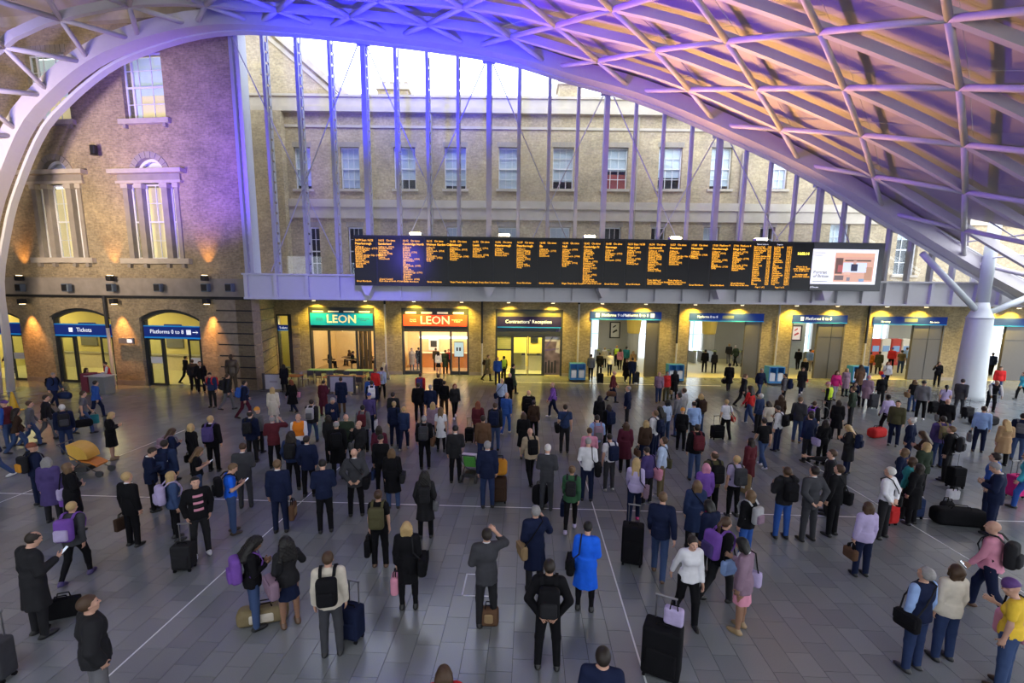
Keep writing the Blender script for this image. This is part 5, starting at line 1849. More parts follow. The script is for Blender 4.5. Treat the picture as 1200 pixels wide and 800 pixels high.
def grow_body(sex, pose):
    J = skeleton(sex, pose); f = sex == 'F'; k = J['k']
    F = Field(J['lo'], J['hi'], .0115)
    T = J['T']; R = J['R']
    if f:
        F.ell(T(0, -.005, .0), (.158, .108, .125), R); F.ell(T(0, 0, .17), (.115, .085, .15), R); F.ell(T(0, .0, .36), (.142, .098, .17), R)
        F.ell(T(.065, .075, .36), (.06, .05, .06), R); F.ell(T(-.065, .075, .36), (.06, .05, .06), R)
    else:
        F.ell(T(0, 0, .0), (.152, .108, .125), R); F.ell(T(0, 0, .17), (.138, .1, .16), R); F.ell(T(0, .0, .37), (.17, .115, .19), R)
    F.cone(T(-.12, -.01, .49), T(.12, -.01, .49), .07, .07, .05)
    F.cone(T(0, -.01, .48), J['head'] - J['HR'] @ V(0, .012, .07), .054 if not f else .046, .050 if not f else .043, .03)
    for nm in 'rl':
        s0, e0, w0 = limb_pts(J, nm)
        g = .86 if f else 1.0
        F.cone(s0, e0, .052 * g, .041 * g, .04); F.cone(e0, w0, .041 * g, .027 * g, .02)
        F.cone(e0 + (w0 - e0) * .1, e0 + (w0 - e0) * .45, .043 * g, .036 * g, .02)
        h, kn, an = J[nm + 'hip'], J[nm + 'knee'], J[nm + 'ank']
        F.cone(h, kn, .086, .056, .05); F.cone(kn, an, .054, .037, .03)
        F.cone(kn + (an - kn) * .15 + V(0, -.014, 0), kn + (an - kn) * .5 + V(0, -.012, 0), .05, .044, .03)
        d = foot_axis(J, nm)
        F.cone(an + V(0, 0, -.045) - d * .03, an + V(0, 0, -.05) + d * .13 * k, .036, .03, .03)
        # hand: palm, four fingers, thumb
        d = J[nm + 'fdir']; side = 1 if nm == 'r' else -1
        w = V(0, .65, .75); w = unit(w - d * (w @ d))
        n = unit(np.cross(d, w)) * side        # palm normal
        if n[0] * side > 0.2:
            n = -n
        Rm = np.stack([w, d, n], axis=1)
        F.ell(w0 + d * .052, (.041, .055, .021), Rm, .02)
        for q, (off, ln) in enumerate(((-.031, .75), (-.0105, .95), (.0105, 1.0), (.031, .88))):
            b0 = w0 + d * .088 + w * off
            d1 = unit(d + n * .35 + w * off * 7.0); b1 = b0 + d1 * .040 * ln
            d2 = unit(d + n * 1.1 + w * off * 4.0); b2 = b1 + d2 * .036 * ln
            F.cone(b0, b1, .0098, .0092, .006); F.cone(b1, b2, .0092, .0082, .004)
        t0 = w0 + d * .03 + w * .03; t1 = t0 + unit(d * .6 + w * .85 + n * .3) * .042; t2 = t1 + unit(d + w * .2 + n * .4) * .032
        F.cone(t0, t1, .012, .0105, .012); F.cone(t1, t2, .0105, .009, .004)
    grow_head(F, J['head'], J['HR'], f)
    return F.mesh('person_body')


def grow_head(F, c, R, f):
    def H(x, y, z):
        return c + R @ V(x, y, z)
    s = .94 if f else 1.0
    F.ell(H(0, -.008, .025), (.076 * s, .096 * s, .092 * s), R, .02)
    F.ell(H(0, .026, -.045), (.058 * s, .066 * s, .072 * s), R, .03)
    F.ell(H(0, .058, -.098 * s), (.026, .022, .018), R, .025)
    F.cone(H(0, .090 * s, .012), H(0, .110 * s, -.030), .009, .0135, .012)
    F.cone(H(-.045, .080 * s, .030), H(.045, .080 * s, .030), .011, .011, .015)
    F.cone(H(-.022, .086 * s, -.062), H(.022, .086 * s, -.062), .008, .008, .008)
    for x in (-1, 1):
        F.ell(H(x * .077 * s, -.006, -.008), (.010, .021, .032), R, .008)
        F.ell(H(x * .046 * s, .062, -.025), (.022, .022, .022), R, .02)
        F.ell(H(x * .031 * s, .098 * s, .010), (.014, .012, .010), R, sub=True)


def grow_eyes(f):
    s = .94 if f else 1.0
    mb = MB()
    for x in (-1, 1):
        mb.ell((x * .031 * s, .083 * s, .010), (.013, .010, .008), 8, 6)
    mb.ell((0, .092 * s, -.062), (.022, .005, .005), 8, 4)
    me = mb.mesh('eyes', None)
    me.materials.append(None)
    return me


def grow_hair(style, f):
    s = .94 if f else 1.0
    F = Field((-.2, -.26, -.42), (.2, .16, .2), .0095)
    g = {'curly': .034, 'bald': .004, 'short': .011, 'balding': .010}.get(style, .014)
    F.ell((0, -.010, .028), (.076 * s + g, .096 * s + g, .092 * s + g), None, .01)
    if style in ('short', 'balding'):
        Y = F.ax[1][None, :, None]; Z = F.ax[2][None, None, :]
        dA = np.maximum(.052 - Z + .25 * (Y - .05), Y - .088); dB = np.maximum(Y - .012 - .35 * (Z - .0), -.072 - Z - .25 * (Y + .08))
        F.D = np.maximum(F.D, np.minimum(dA, dB).astype(np.float32))
    elif style in ('curly', 'long', 'bob', 'pony', 'bun'):
        F.cut((0, .070, .050), (0, .8, -.6))
        F.cut((0, 0, -.065), (0, 0, -1)) if style in ('pony', 'bun') else None
    if style == 'balding':
        F.ell((0, .035, .105), (.062, .105, .075), None, sub=True)
    if style == 'long':
        for x in (-.055, 0, .055):
            F.cone((x, -.055, .02), (x * 1.15, -.098, -.30), .048, .040, .03)
        for x in (-.072, .072):
            F.cone((x, .01, .0), (x * 1.05, .0, -.22), .026, .022, .02)
    if style == 'bob':
        for x in (-.06, 0, .06):
            F.cone((x, -.04, .0), (x * 1.05, -.055, -.105), .05, .042, .03)
        for x in (-.074, .074):
            F.cone((x, .02, .0), (x, .015, -.085), .026, .022, .02)
    if style == 'pony':
        F.cone((0, -.10, .05), (0, -.155, -.02), .028, .034, .02); F.cone((0, -.155, -.02), (0, -.14, -.2), .034, .018, .01)
    if style == 'bun':
        F.ell((0, -.10, .075), (.045, .042, .042), None, .02)
    if style == 'curly':
        for x in (-.06, 0, .06):
            F.cone((x, -.06, .0), (x * 1.6, -.10, -.24), .07, .075, .04)
        X = F.ax[0][:, None, None]; Y = F.ax[1][None, :, None]; Z = F.ax[2][None, None, :]
        F.D = F.D + (.010 * np.sin(X * 95) * np.sin(Y * 95) * np.sin(Z * 85)).astype(np.float32)
        F.ell((0, .10, -.03), (.062, .09, .10), None, sub=True)
    if style in ('long', 'bob'):
        F.ell((0, .105, -.03), (.060, .085, .115), None, sub=True)
    if style == 'cap':
        F.D[:] = .25
        F.ell((0, -.010, .035), (.076 * s + .016, .096 * s + .016, .092 * s + .012), None, .01)
        F.cut((0, 0, .030), (0, .12, -1))
        F.ell((0, .115, .040), (.070, .065, .010), None, .01)
    if style == 'beanie':
        F.D[:] = .25
        F.ell((0, -.014, .040), (.076 * s + .018, .096 * s + .018, .092 * s + .03), None, .01)
        F.cut((0, 0, .022), (0, -.2, -1))
    return F.mesh('hair')


def torso_prims(F, J, f, g, hem=None):
    T = J['T']; R = J['R']
    if f:
        F.ell(T(0, 0, .17), (.118 + g, .090 + g, .17), R); F.ell(T(0, 0, .36), (.144 + g, .1 + g, .18), R)
        F.ell(T(.062, .072, .36), (.062 + g * .6, .05 + g * .6, .06 + g * .6), R, .04); F.ell(T(-.062, .072, .36), (.062 + g * .6, .05 + g * .6, .06 + g * .6), R, .04)
        F.cone(T(-.105, -.01, .488), T(.105, -.01, .488), .062 + g, .062 + g, .05)
        F.ell(T(0, -.005, .02), (.158 + g, .112 + g, .13), R, .04)
    else:
        F.ell(T(0, 0, .17), (.142 + g, .104 + g, .18), R); F.ell(T(0, 0, .37), (.172 + g, .118 + g, .19), R)
        F.cone(T(-.115, -.01, .490), T(.115, -.01, .490), .058 + g, .058 + g, .05)
        F.ell(T(0, 0, .02), (.154 + g, .110 + g, .13), R, .04)


def grow_top(sex, pose, kind):
    J = skeleton(sex, pose); f = sex == 'F'; k = J['k']
    T = J['T']
    g = {'tee': .012, 'shirt': .014, 'vest': .030, 'jacket': .024, 'suit': .026, 'coat': .030, 'hivis': .030, 'puffer': .04, 'dress': .012}[kind]
    F = Field(J['lo'], J['hi'], .0145)
    torso_prims(F, J, f, g)
    gs = .86 if f else 1.0
    for nm in 'rl':
        s0, e0, w0 = limb_pts(J, nm)
        if kind in ('vest', 'hivis'):
            continue
        if kind in ('tee', 'dress'):
            F.cone(s0, s0 + (e0 - s0) * .62, .054 * gs + g, .050 * gs + g, .035)
        else:
            F.cone(s0, e0, .053 * gs + g, .042 * gs + g, .045); F.cone(e0, e0 + (w0 - e0) * .88, .042 * gs + g, .032 * gs + g, .02)
    lift = J['pelvis'][2]
    sit = pose in ('sit',)
    bottom = {'tee': lift - .02, 'shirt': lift - .05, 'vest': lift - .04, 'hivis': lift + .02, 'jacket': lift - .08, 'suit': lift - .15, 'puffer': lift - .1, 'coat': lift - .42, 'dress': lift - .33}[kind]
    if sit:
        bottom = lift - .10
    mid = (J['rknee'] + J['lknee']) / 2
    spread = abs(J['rank'][1] - J['lank'][1])
    w = (.150 if not f else .150) + g
    if kind in ('suit', 'jacket', 'puffer', 'shirt', 'tee', 'vest'):
        F.drape((0, 0), (mid[0], mid[1] * .25), lift + .12, bottom, (w - .02, .108 + g), (w + .010, .118 + g + spread * .08), .05)
    if kind == 'coat':
        F.drape((0, 0), (mid[0], mid[1] * .8), lift + .15, bottom, (w - .02, .108 + g), (w + .045, .135 + g + spread * .22), .05)
    if kind == 'dress':
        F.drape((0, 0), (mid[0], mid[1] * .8), lift + .12, bottom, (.125, .10), (.20, .165 + spread * .2), .05)
    if kind in ('jacket', 'coat', 'puffer', 'suit'):
        F.cone(T(0, -.012, .50), T(0, -.008, .56), .072, .064, .03)
    else:
        F.cone(T(0, -.012, .50), T(0, -.010, .538), .070, .060, .03)
    F.cut(T(0, 0, .580 if kind in ('jacket', 'coat', 'puffer') else .568), J['up'] + V(0, .22, 0))
    F.cut((0, 0, bottom), (0, 0, -1))
    return F.mesh(kind)


def grow_bottom(sex, pose, kind):
    J = skeleton(sex, pose); f = sex == 'F'
    lift = J['pelvis'][2]
    F = Field(J['lo'], np.array([J['hi'][0], J['hi'][1], lift + .25]), .0145)
    T = J['T']; R = J['R']
    g = .014 if kind == 'trousers' else .005
    if kind in ('trousers', 'leggings', 'shorts'):
        F.ell(T(0, -.004, .0), ((.158 if f else .153) + g, .11 + g, .14), R)
        F.ell(T(0, 0, .1), (.125 + g, .095 + g, .1), R)
        for nm in 'rl':
            h, kn, an = J[nm + 'hip'], J[nm + 'knee'], J[nm + 'ank']
            if kind == 'trousers':
                F.cone(h, kn, .098, .070, .04); F.cone(kn, an + (an - kn) * .06, .070, .055, .03)
            elif kind == 'shorts':
                F.cone(h, kn + (h - kn) * .15, .1, .085, .04)
            else:
                F.cone(h, kn, .090, .061, .04); F.cone(kn, an, .058, .042, .03)
                F.cone(kn + (an - kn) * .15 + V(0, -.014, 0), kn + (an - kn) * .5 + V(0, -.012, 0), .054, .048, .03)
        if pose != 'sit':
            F.cut((0, 0, .05 if kind == 'trousers' else .09), (0, 0, -1))
    else:  # skirt
        mid = (J['rknee'] + J['lknee']) / 2
        spread = abs(J['rank'][1] - J['lank'][1])
        F.ell(T(0, -.004, .0), (.165, .117, .15), R)
        if pose == 'sit':
            for nm in 'rl':
                F.cone(J[nm + 'hip'], J[nm + 'knee'], .1, .085, .06)
        else:
            F.drape((0, 0), (mid[0], mid[1] * .8), lift + .1, lift - .36, (.135, .1), (.175, .14 + spread * .2), .05)
    F.cut(T(0, 0, .15), J['up'])
    return F.mesh(kind)


def grow_shoe(sex, pose, nm):
    J = skeleton(sex, pose); k = J['k']
    an = J[nm + 'ank']; d = foot_axis(J, nm)
    c = an + V(0, 0, -.05 * k)
    F = Field(c - V(.1, .2, .16), c + V(.1, .26, .12), .0105)
    R = np.stack([V(1, 0, 0), d, np.cross(V(1, 0, 0), d)], axis=1)
    F.ell(c + d * .045, (.046, .142 * k, .050), R, .02)
    F.cone(an + V(0, 0, .0), c - d * .02, .046, .046, .03)
    n = np.cross(V(1, 0, 0), d)
    F.cut(c - n * .035, -n)
    return F.mesh('shoe')


MESH = {}


def cached(key, fn, *a):
    if key not in MESH:
        MESH[key] = fn(*a)
    return MESH[key]


COL = {
    'black': (.007, .007, .009), 'charcoal': (.019, .019, .022), 'navy': (.010, .015, .044), 'dark blue': (.022, .036, .095), 'blue': (.03, .09, .34), 'bright blue': (.015, .12, .75),
    'denim': (.045, .075, .17), 'light blue': (.26, .38, .66), 'pale blue': (.42, .52, .70), 'grey': (.13, .13, .145), 'dark grey': (.045, .046, .054), 'light grey': (.36, .36, .38),
    'white': (.66, .66, .70), 'cream': (.55, .50, .42), 'beige': (.40, .32, .22), 'camel': (.34, .22, .12), 'tan': (.28, .19, .10), 'brown': (.11, .060, .035), 'dark brown': (.045, .026, .018),
    'maroon': (.095, .018, .026), 'burgundy': (.075, .014, .028), 'red': (.50, .028, .028), 'bright red': (.62, .03, .03), 'pink': (.62, .26, .36), 'hot pink': (.60, .03, .20), 'lilac': (.42, .36, .58), 'purple': (.16, .07, .34),
    'green': (.035, .10, .05), 'dark green': (.028, .042, .028), 'olive': (.075, .070, .035), 'teal': (.03, .20, .22), 'khaki': (.19, .15, .08), 'yellow': (.75, .50, .05), 'hi-vis yellow': (.55, .75, .05),
    'orange': (.70, .20, .02), 'mauve': (.24, .16, .22), 'turquoise': (.05, .35, .45), 'amber': (.55, .24, .03), 'violet': (.07, .05, .16), 'bronze': (.055, .042, .028),
}
HAIRC = {'black': (.008, .007, .007), 'dark': (.018, .012, .009), 'brown': (.055, .030, .016), 'light brown': (.13, .078, .040), 'blonde': (.42, .29, .13), 'red': (.17, .045, .02), 'grey': (.26, .25, .25), 'white': (.55, .54, .52), 'orange': (.6, .25, .03), 'pink': (.5, .2, .3), 'blue': (.03, .05, .25), 'purple': (.1, .04, .18)}
SKIN = {'w': (.52, .30, .215), 'm': (.27, .145, .090), 'd': (.075, .040, .027)}


def cloth(c):
    return mat('cloth_' + c.replace(' ', '_'), COL[c], .85, vary=.18, scale=9, spec=.12, bump=.5)


def hairm(c):
    return mat('hair_' + c.replace(' ', '_'), HAIRC[c], .55, vary=.3, scale=40, spec=.35)


def skinm(c):
    return mat('skin_' + c, SKIN[c], .55, vary=.08, scale=10)


def shoem(c):
    return mat('leather_' + c.replace(' ', '_'), COL[c], .45, vary=.1, scale=10)


def put(me, name, m, parent, M=None):
    o = bpy.data.objects.new(name, me)
    col.objects.link(o)
    o.parent = parent
    if M is not None:
        o.matrix_local = M
    o.material_slots[0].link = 'OBJECT'
    o.material_slots[0].material = m
    return o


eye_m = mat('eye_dark', (.05, .025, .022), .4, vary=0)
TOPNAME = {'tee': 't_shirt', 'shirt': 'shirt', 'vest': 'vest', 'jacket': 'jacket', 'suit': 'suit_jacket', 'coat': 'coat', 'hivis': 'safety_vest', 'puffer': 'padded_jacket', 'dress': 'dress'}
PEOPLE = []


def head_matrix(J):
    M = Matrix([list(r) for r in J['HR']]).to_4x4()
    M.translation = Vector(J['head'])
    return M


def person(px, py, face, sp, hair, top, bot, label, h=None, shoe='black', skin='w', name='person', world=None, extra=None, z=0.0, group='people in the station concourse'):
    """px, py: where the feet stand in the photograph; face: degrees, 0 looks to the board, 90 to the right, 180 to the viewer"""
    sex, pose = sp[0], sp[1:]
    J = skeleton(sex, pose)
    p = ground(px, py, z) if world is None else Vector(world)
    # facing is relative to the line of sight, so that a back in the photograph stays a back
    o = bpy.data.objects.new(name, cached((sex, pose, 'body'), grow_body, sex, pose))
    col.objects.link(o)
    o.material_slots[0].link = 'OBJECT'
    o.material_slots[0].material = skinm(skin)
    sight = math.atan2(p.x, p.y)
    o.location = p
    o.rotation_euler = (0, 0, -(math.radians(face) + sight * .8))
    if h is None:
        h = (1.75 if sex == 'M' else 1.66) + random.uniform(-.05, .05)
    sc_ = h / (1.75 if sex == 'M' else 1.66)
    o.scale = (sc_, sc_, sc_)
    tk, tc_ = top.split(':')[:2]
    t2 = top.split(':')[2:]
    if tk in ('vest', 'hivis') and t2:
        put(cached((sex, pose, 'shirt'), grow_top, sex, pose, 'shirt'), 'shirt', cloth(t2[0]), o)
    put(cached((sex, pose, tk), grow_top, sex, pose, tk), TOPNAME[tk], cloth(tc_), o)
    bk, bc = bot.split(':')
    if bk == 'skirt':
        put(cached((sex, pose, 'skirt'), grow_bottom, sex, pose, 'skirt'), 'skirt', cloth(bc), o)
    elif bk == 'tights':
        put(cached((sex, pose, 'leggings'), grow_bottom, sex, pose, 'leggings'), 'tights', cloth(bc), o)
    elif bk != 'bare':
        kind = 'leggings' if bk == 'leggings' else 'shorts' if bk == 'shorts' else 'trousers'
        put(cached((sex, pose, kind), grow_bottom, sex, pose, kind), 'jeans' if bk == 'jeans' else kind, cloth(bc), o)
    if bk == 'skirt' and t2:
        put(cached((sex, pose, 'leggings'), grow_bottom, sex, pose, 'leggings'), 'tights', cloth(t2[0]), o)
    for nm in 'rl':
        put(cached((sex, pose, 'shoe', nm), grow_shoe, sex, pose, nm), 'shoe', shoem(shoe), o)
    HM = head_matrix(J)
    hs, hc = hair.split(':')
    if hs != 'none':
        put(cached((sex, 'hair', hs), grow_hair, hs, sex == 'F'), 'hat' if hs in ('cap', 'beanie') else 'hair', hairm(hc), o, HM)
    a = (face + 360) % 360
    if 50 < a < 310:
        put(cached((sex, 'eyes'), grow_eyes, sex == 'F'), 'face_features', eye_m, o, HM)
    if tk == 'suit':
        put(cached((sex, pose, 'collar'), grow_collar, sex, pose), 'shirt_collar', cloth(t2[0] if t2 else 'white'), o)
    tag(o, label, 'person', group)
    PEOPLE.append((o, px, py))
    o_rec = dict(o=o, J=J, label=label, sc=sc_)
    return o_rec


def grow_collar(sex, pose):
    J = skeleton(sex, pose); T = J['T']
    F = Field(T(0, 0, .45) - V(.15, .15, .05), T(0, 0, .6) + V(.15, .15, .08), .011)
    F.cone(T(0, -.012, .50), T(0, -.005, .572), .066, .060, .01)
    F.ell(T(0, .085, .46), (.03, .045, .09), J['R'], .02)
    F.cut(T(0, 0, .585), J['up'] + V(0, .3, 0))
    return F.mesh('collar')


# ------------------------------------------------------------------ bags; built in the frame of whoever carries them
def at_person(rec, name):
    r = bpy.data.objects.new(name, None)
    col.objects.link(r)
    r.matrix_world = rec['o'].matrix_basis
    r.location = rec['o'].location; r.rotation_euler = rec['o'].rotation_euler; r.scale = rec['o'].scale
    return r


BAGMESH = {}


def bag_part(key, fn):
    if key not in BAGMESH:
        me = fn()
        if len(me.materials) == 0:
            me.materials.append(None)
        BAGMESH[key] = me
    return BAGMESH[key]


def soft_box(w, d, h, r=.05, res=.014):
    F = Field((-w / 2 - .05, -d / 2 - .05, -h / 2 - .05), (w / 2 + .05, d / 2 + .05, h / 2 + .05), res)
    X = F.ax[0][:, None, None]; Y = F.ax[1][None, :, None]; Z = F.ax[2][None, None, :]
    qx = np.abs(X) - (w / 2 - r); qy = np.abs(Y) - (d / 2 - r); qz = np.abs(Z) - (h / 2 - r)
    D = np.sqrt(np.maximum(qx, 0) ** 2 + np.maximum(qy, 0) ** 2 + np.maximum(qz, 0) ** 2) + np.minimum(np.maximum(qx, np.maximum(qy, qz)), 0) - r
    F.D = D.astype(np.float32)
    return F.mesh('soft_box')


def backpack(rec, c, label, pocket=None, size=1.0, shift=0.0):
    J = rec['J']; T = J['T']
    r = at_person(rec, 'backpack')
    tag(r, label, 'backpack', 'backpacks being worn')
    c0 = T(shift, -.215 - .02 * size, .30)
    M = Matrix([list(x) for x in J['R']]).to_4x4(); M.translation = Vector(c0)
    M = M @ Matrix.Diagonal((size, size, size, 1))
    b = put(bag_part('bp_body', lambda: soft_box(.31, .17, .46, .07)), 'bag_body', cloth(c), r, M)
    M2 = M @ Matrix.Translation((0, -.09, -.07))
    put(bag_part('bp_pocket', lambda: soft_box(.24, .08, .23, .035)), 'pocket', cloth(pocket or c), r, M2)
    for s_ in (-1, 1):
        def strap():
            mb = MB(); pts = [V(s_ * .10, -.16, .50), V(s_ * .105, -.08, .585), V(s_ * .11, .02, .585), V(s_ * .115, .115, .50), V(s_ * .12, .155, .38), V(s_ * .13, .12, .24), V(s_ * .14, -.05, .14)]
            pts = [np.asarray(T(*(p * V(1, 1, 1)))) for p in pts]
            mb.ribbon([Vector(p) for p in pts], [Vector((0, -.2, 1)), Vector((0, -.2, 1)), Vector((0, .4, 1)), Vector((0, 1, .5)), Vector((0, 1, 0)), Vector((.5 * s_, .8, 0)), Vector((s_, 0, 0))], .05, .014)
            me = mb.mesh('strap', None); me.materials.append(None); return me
        me = strap()
        put(me, 'strap', cloth(c), r)
    return r


def shoulder_bag(rec, c, label, side=1, kind='bag', size=1.0, name='shoulder_bag', low=0.0, cross=True, cat=None):
    J = rec['J']; T = J['T']
    r = at_person(rec, name)
    tag(r, label, cat or 'bag', 'bags being carried')
    bx = T(side * (.235 + .03 * size), -.03, -.02 - low)
    M = Matrix.Translation(Vector(bx)) @ Matrix.Rotation(math.pi / 2, 4, 'Z') @ Matrix.Diagonal((size, size, size, 1))
    put(bag_part('sb_body', lambda: soft_box(.36, .13, .27, .05)), 'bag_body', cloth(c), r, M)
    M2 = M @ Matrix.Translation((0, -.065 * side, .05))
    put(bag_part('sb_flap', lambda: soft_box(.33, .03, .16, .014)), 'flap', cloth(c), r, M2)
    sh = -1 if cross else 1
    mb = MB()
    a = np.asarray(bx)
    pts = [a + V(0, -.12, .12), T(side * .12, -.16, .28), T(sh * side * .10, -.12, .555), T(sh * side * .10, -.0, .590), T(sh * side * .085, .12, .51), T(side * .12, .15, .26), a + V(0, .12, .12)]
    mb.path([Vector(p) for p in pts], .013, 6)
    me = mb.mesh('strap', None); me.materials.append(None)
    put(me, 'strap', cloth('black' if c != 'black' else 'charcoal'), r)
    return r


def hand_bag(rec, c, label, nm='l', kind='tote', size=1.0, name=None, cat=None, trim=None):
    """bag hanging from a hand: tote, briefcase, handbag, carrier, holdall"""
    J = rec['J']
    dims = {'tote': (.36, .12, .38), 'briefcase': (.42, .11, .30), 'handbag': (.32, .14, .24), 'carrier': (.30, .14, .34), 'holdall': (.52, .26, .28), 'satchel': (.36, .12, .28)}[kind]
    r = at_person(rec, name or {'tote': 'tote_bag', 'briefcase': 'briefcase', 'handbag': 'handbag', 'carrier': 'carrier_bag', 'holdall': 'holdall', 'satchel': 'satchel'}[kind])
    tag(r, label, cat or {'briefcase': 'briefcase'}.get(kind, 'bag'), 'bags being carried')
    h = np.asarray(J[nm + 'hand']) + V(0, 0, -.02)
    side = 1 if nm == 'r' else -1
    drop = .12 + dims[2] * size / 2
    hx = h + V(side * .03, 0, -drop)
    rad = {'briefcase': .02, 'holdall': .11}.get(kind, .045)
    M = Matrix.Translation(Vector(hx)) @ Matrix.Rotation(math.pi / 2, 4, 'Z') @ Matrix.Diagonal((size, size, size, 1))
    put(bag_part('hb_' + kind, lambda: soft_box(*dims, rad, .016)), 'bag_body', cloth(c), r, M)
    if trim:
        put(bag_part('hb_trim_' + kind, lambda: soft_box(dims[0] * .7, dims[1] + .02, dims[2] * .5, .02, .016)), 'print_panel', cloth(trim), r, M)
    mb = MB()
    w = dims[0] * size * .28
    top = hx[2] + dims[2] * size / 2 - .02
    for yy in (-1, 1):
        x_ = hx[0] + yy * .02
        mb.path([(x_, hx[1] - w, top), (x_, hx[1] - w * .8, top + .09), (h[0], hx[1], h[2] + .01), (x_, hx[1] + w * .8, top + .09), (x_, hx[1] + w, top)], .010, 6)
    me = mb.mesh('handle', None); me.materials.append(None)
    put(me, 'handle', cloth('black' if c not in ('black',) else 'charcoal'), r)
    return r


def suitcase(px, py, rot, c, label, w=.42, d=.26, h=.62, handle=True, tilt=0.0, world=None, trim='charcoal', name='suitcase'):
    p = ground(px, py) if world is None else Vector(world)
    r = empty(name, p, math.radians(rot))
    r.rotation_euler = (math.radians(tilt), 0, math.radians(rot))
    tag(r, label, 'suitcase', 'wheeled suitcases')
    key = ('sc', w, d, h)
    M = Matrix.Translation((0, 0, .06 + h / 2))
    put(bag_part(key, lambda: soft_box(w, d, h, .045, .018)), 'case_body', cloth(c), r, M)
    put(bag_part(('scp', w, d, h), lambda: soft_box(w * .8, .06, h * .5, .025, .018)), 'front_pocket', cloth(c), r, Matrix.Translation((0, -d / 2, .06 + h * .36)))
    for x_ in (-1, 1):
        for y_ in (-1, 1):
            me = bag_part('sc_wheel', lambda: MB().tube((-.02, 0, 0), (.02, 0, 0), .032, n=10).mesh('wheel', None))
            put(me, 'wheel', cloth('black'), r, Matrix.Translation((x_ * (w / 2 - .05), y_ * (d / 2 - .05), .032)))
    if handle:
        mb = MB()
        zt = .06 + h
        for x_ in (-1, 1):
            mb.tube((x_ * w * .25, d / 2 - .05, zt - .05), (x_ * w * .25, d / 2 - .05, zt + .38), .011, n=6)
        mb.tube((-w * .25 - .02, d / 2 - .05, zt + .38), (w * .25 + .02, d / 2 - .05, zt + .38), .017, n=6)
        me = mb.mesh('pull_handle', None); me.materials.append(None)
        put(me, 'pull_handle', mat('handle_metal', (.18, .18, .19), .35, metal=.7), r)
    mb = MB(); mb.path([(-.09, -d * .1, .06 + h), (-.08, -d * .1, .09 + h), (.08, -d * .1, .09 + h), (.09, -d * .1, .06 + h)], .012, 6)
    me = mb.mesh('top_handle', None); me.materials.append(None)
    put(me, 'top_handle', cloth('black'), r)
    return r


def floor_bag(px, py, rot, c, label, kind='holdall', size=1.0, name='floor_bag', z=0.0, trim=None, world=None):
    dims = {'holdall': (.62, .30, .32), 'briefcase': (.44, .13, .32), 'tote': (.38, .2, .36), 'backpack': (.34, .22, .42), 'duffel': (.95, .36, .34)}[kind]
    p = ground(px, py) if world is None else Vector(world)
    r = empty(name, p + Vector((0, 0, z)), math.radians(rot))
    tag(r, label, 'bag', 'bags standing on the floor')
    h = dims[2] * size
    put(bag_part(('fb', kind), lambda: soft_box(*dims, {'briefcase': .02, 'tote': .06}.get(kind, .11), .018)), 'bag_body', cloth(c), r, Matrix.Translation((0, 0, h / 2)) @ Matrix.Diagonal((size, size, size, 1)))
    if trim:
        put(bag_part(('fbt', kind), lambda: soft_box(dims[0] * .5, dims[1] + .03, dims[2] * .6, .04, .018)), 'side_panel', cloth(trim), r, Matrix.Translation((0, 0, h / 2)) @ Matrix.Diagonal((size, size, size, 1)))
    mb = MB(); w = dims[0] * size * .2
    for y_ in (-.05, .05):
        mb.path([(-w, y_, h - .02), (-w * .8, y_, h + .07), (w * .8, y_, h + .07), (w, y_, h - .02)], .011, 6)
    me = mb.mesh('handle', None); me.materials.append(None)
    put(me, 'handle', cloth('black'), r)
    return r


def phone_for(rec, nm='r'):
    J = rec['J']
    r = at_person(rec, 'mobile_phone')
    d = unit(J[nm + 'fdir'])
    p = np.asarray(J[nm + 'hand']) + d * .02 + V(0, .03, .03)
    mb = B(-.036, .036, -.005, .005, -.07, .07)
    me = mb.mesh('phone', None); me.materials.append(None)
    put(me, 'phone_body', mat('phone_black', (.02, .02, .025), .25), r, Matrix.Translation(Vector(p)) @ Matrix.Rotation(math.radians(-50), 4, 'X'))
    put(bag_part('ph_scr', lambda: B(-.032, .032, -.0065, -.005, -.062, .062).mesh('phone_screen', None)), 'phone_screen', mat('phone_screen', (.5, .55, .6), .2, emit=(.7, .8, 1), estr=.4), r, Matrix.Translation(Vector(p)) @ Matrix.Rotation(math.radians(-50), 4, 'X'))
    lab = rec['label']
    lab = lab.split(' in ', 1)[1] if ' in ' in lab else lab
    tag(r, ('phone held by person in ' + ' '.join(lab.split()[:11])), 'phone', 'phones in hands')
    return r
# ------------------------------------------------------------------ everybody in the hall, read off the photograph one by one
def Q(px, py, face, sp, hair, top, bot, lab, bp=None, sb=None, hb=None, ph=None, pocket=None, bsize=1.0, **kw):
    rec = person(px, py, face, sp, hair, top, bot, 'person in ' + lab, **kw)
    class Fit(str):
        def __radd__(self, pre):
            t = pre + str(self)
            return t if len(t.split()) <= 16 else ' '.join((pre + lab).split()[:16])
    w = Fit('person in ' + lab)
    if bp:
        backpack(rec, bp, bp + ' backpack worn by ' + w, pocket=pocket, size=bsize)
    if sb:
        for one in (sb if isinstance(sb, list) else [sb]):
            shoulder_bag(rec, one[0], one[0] + ' shoulder bag of ' + w, side=one[1] if len(one) > 1 else 1, cross=(one[2] if len(one) > 2 else True), size=one[3] if len(one) > 3 else 1.0)
    if hb:
        for one in (hb if isinstance(hb, list) else [hb]):
            hand_bag(rec, one[0], one[0] + ' ' + one[2] + ' held by ' + w, one[1], one[2], trim=one[3] if len(one) > 3 else None, size=one[4] if len(one) > 4 else 1.0)
    if ph:
        phone_for(rec, ph)
    return rec


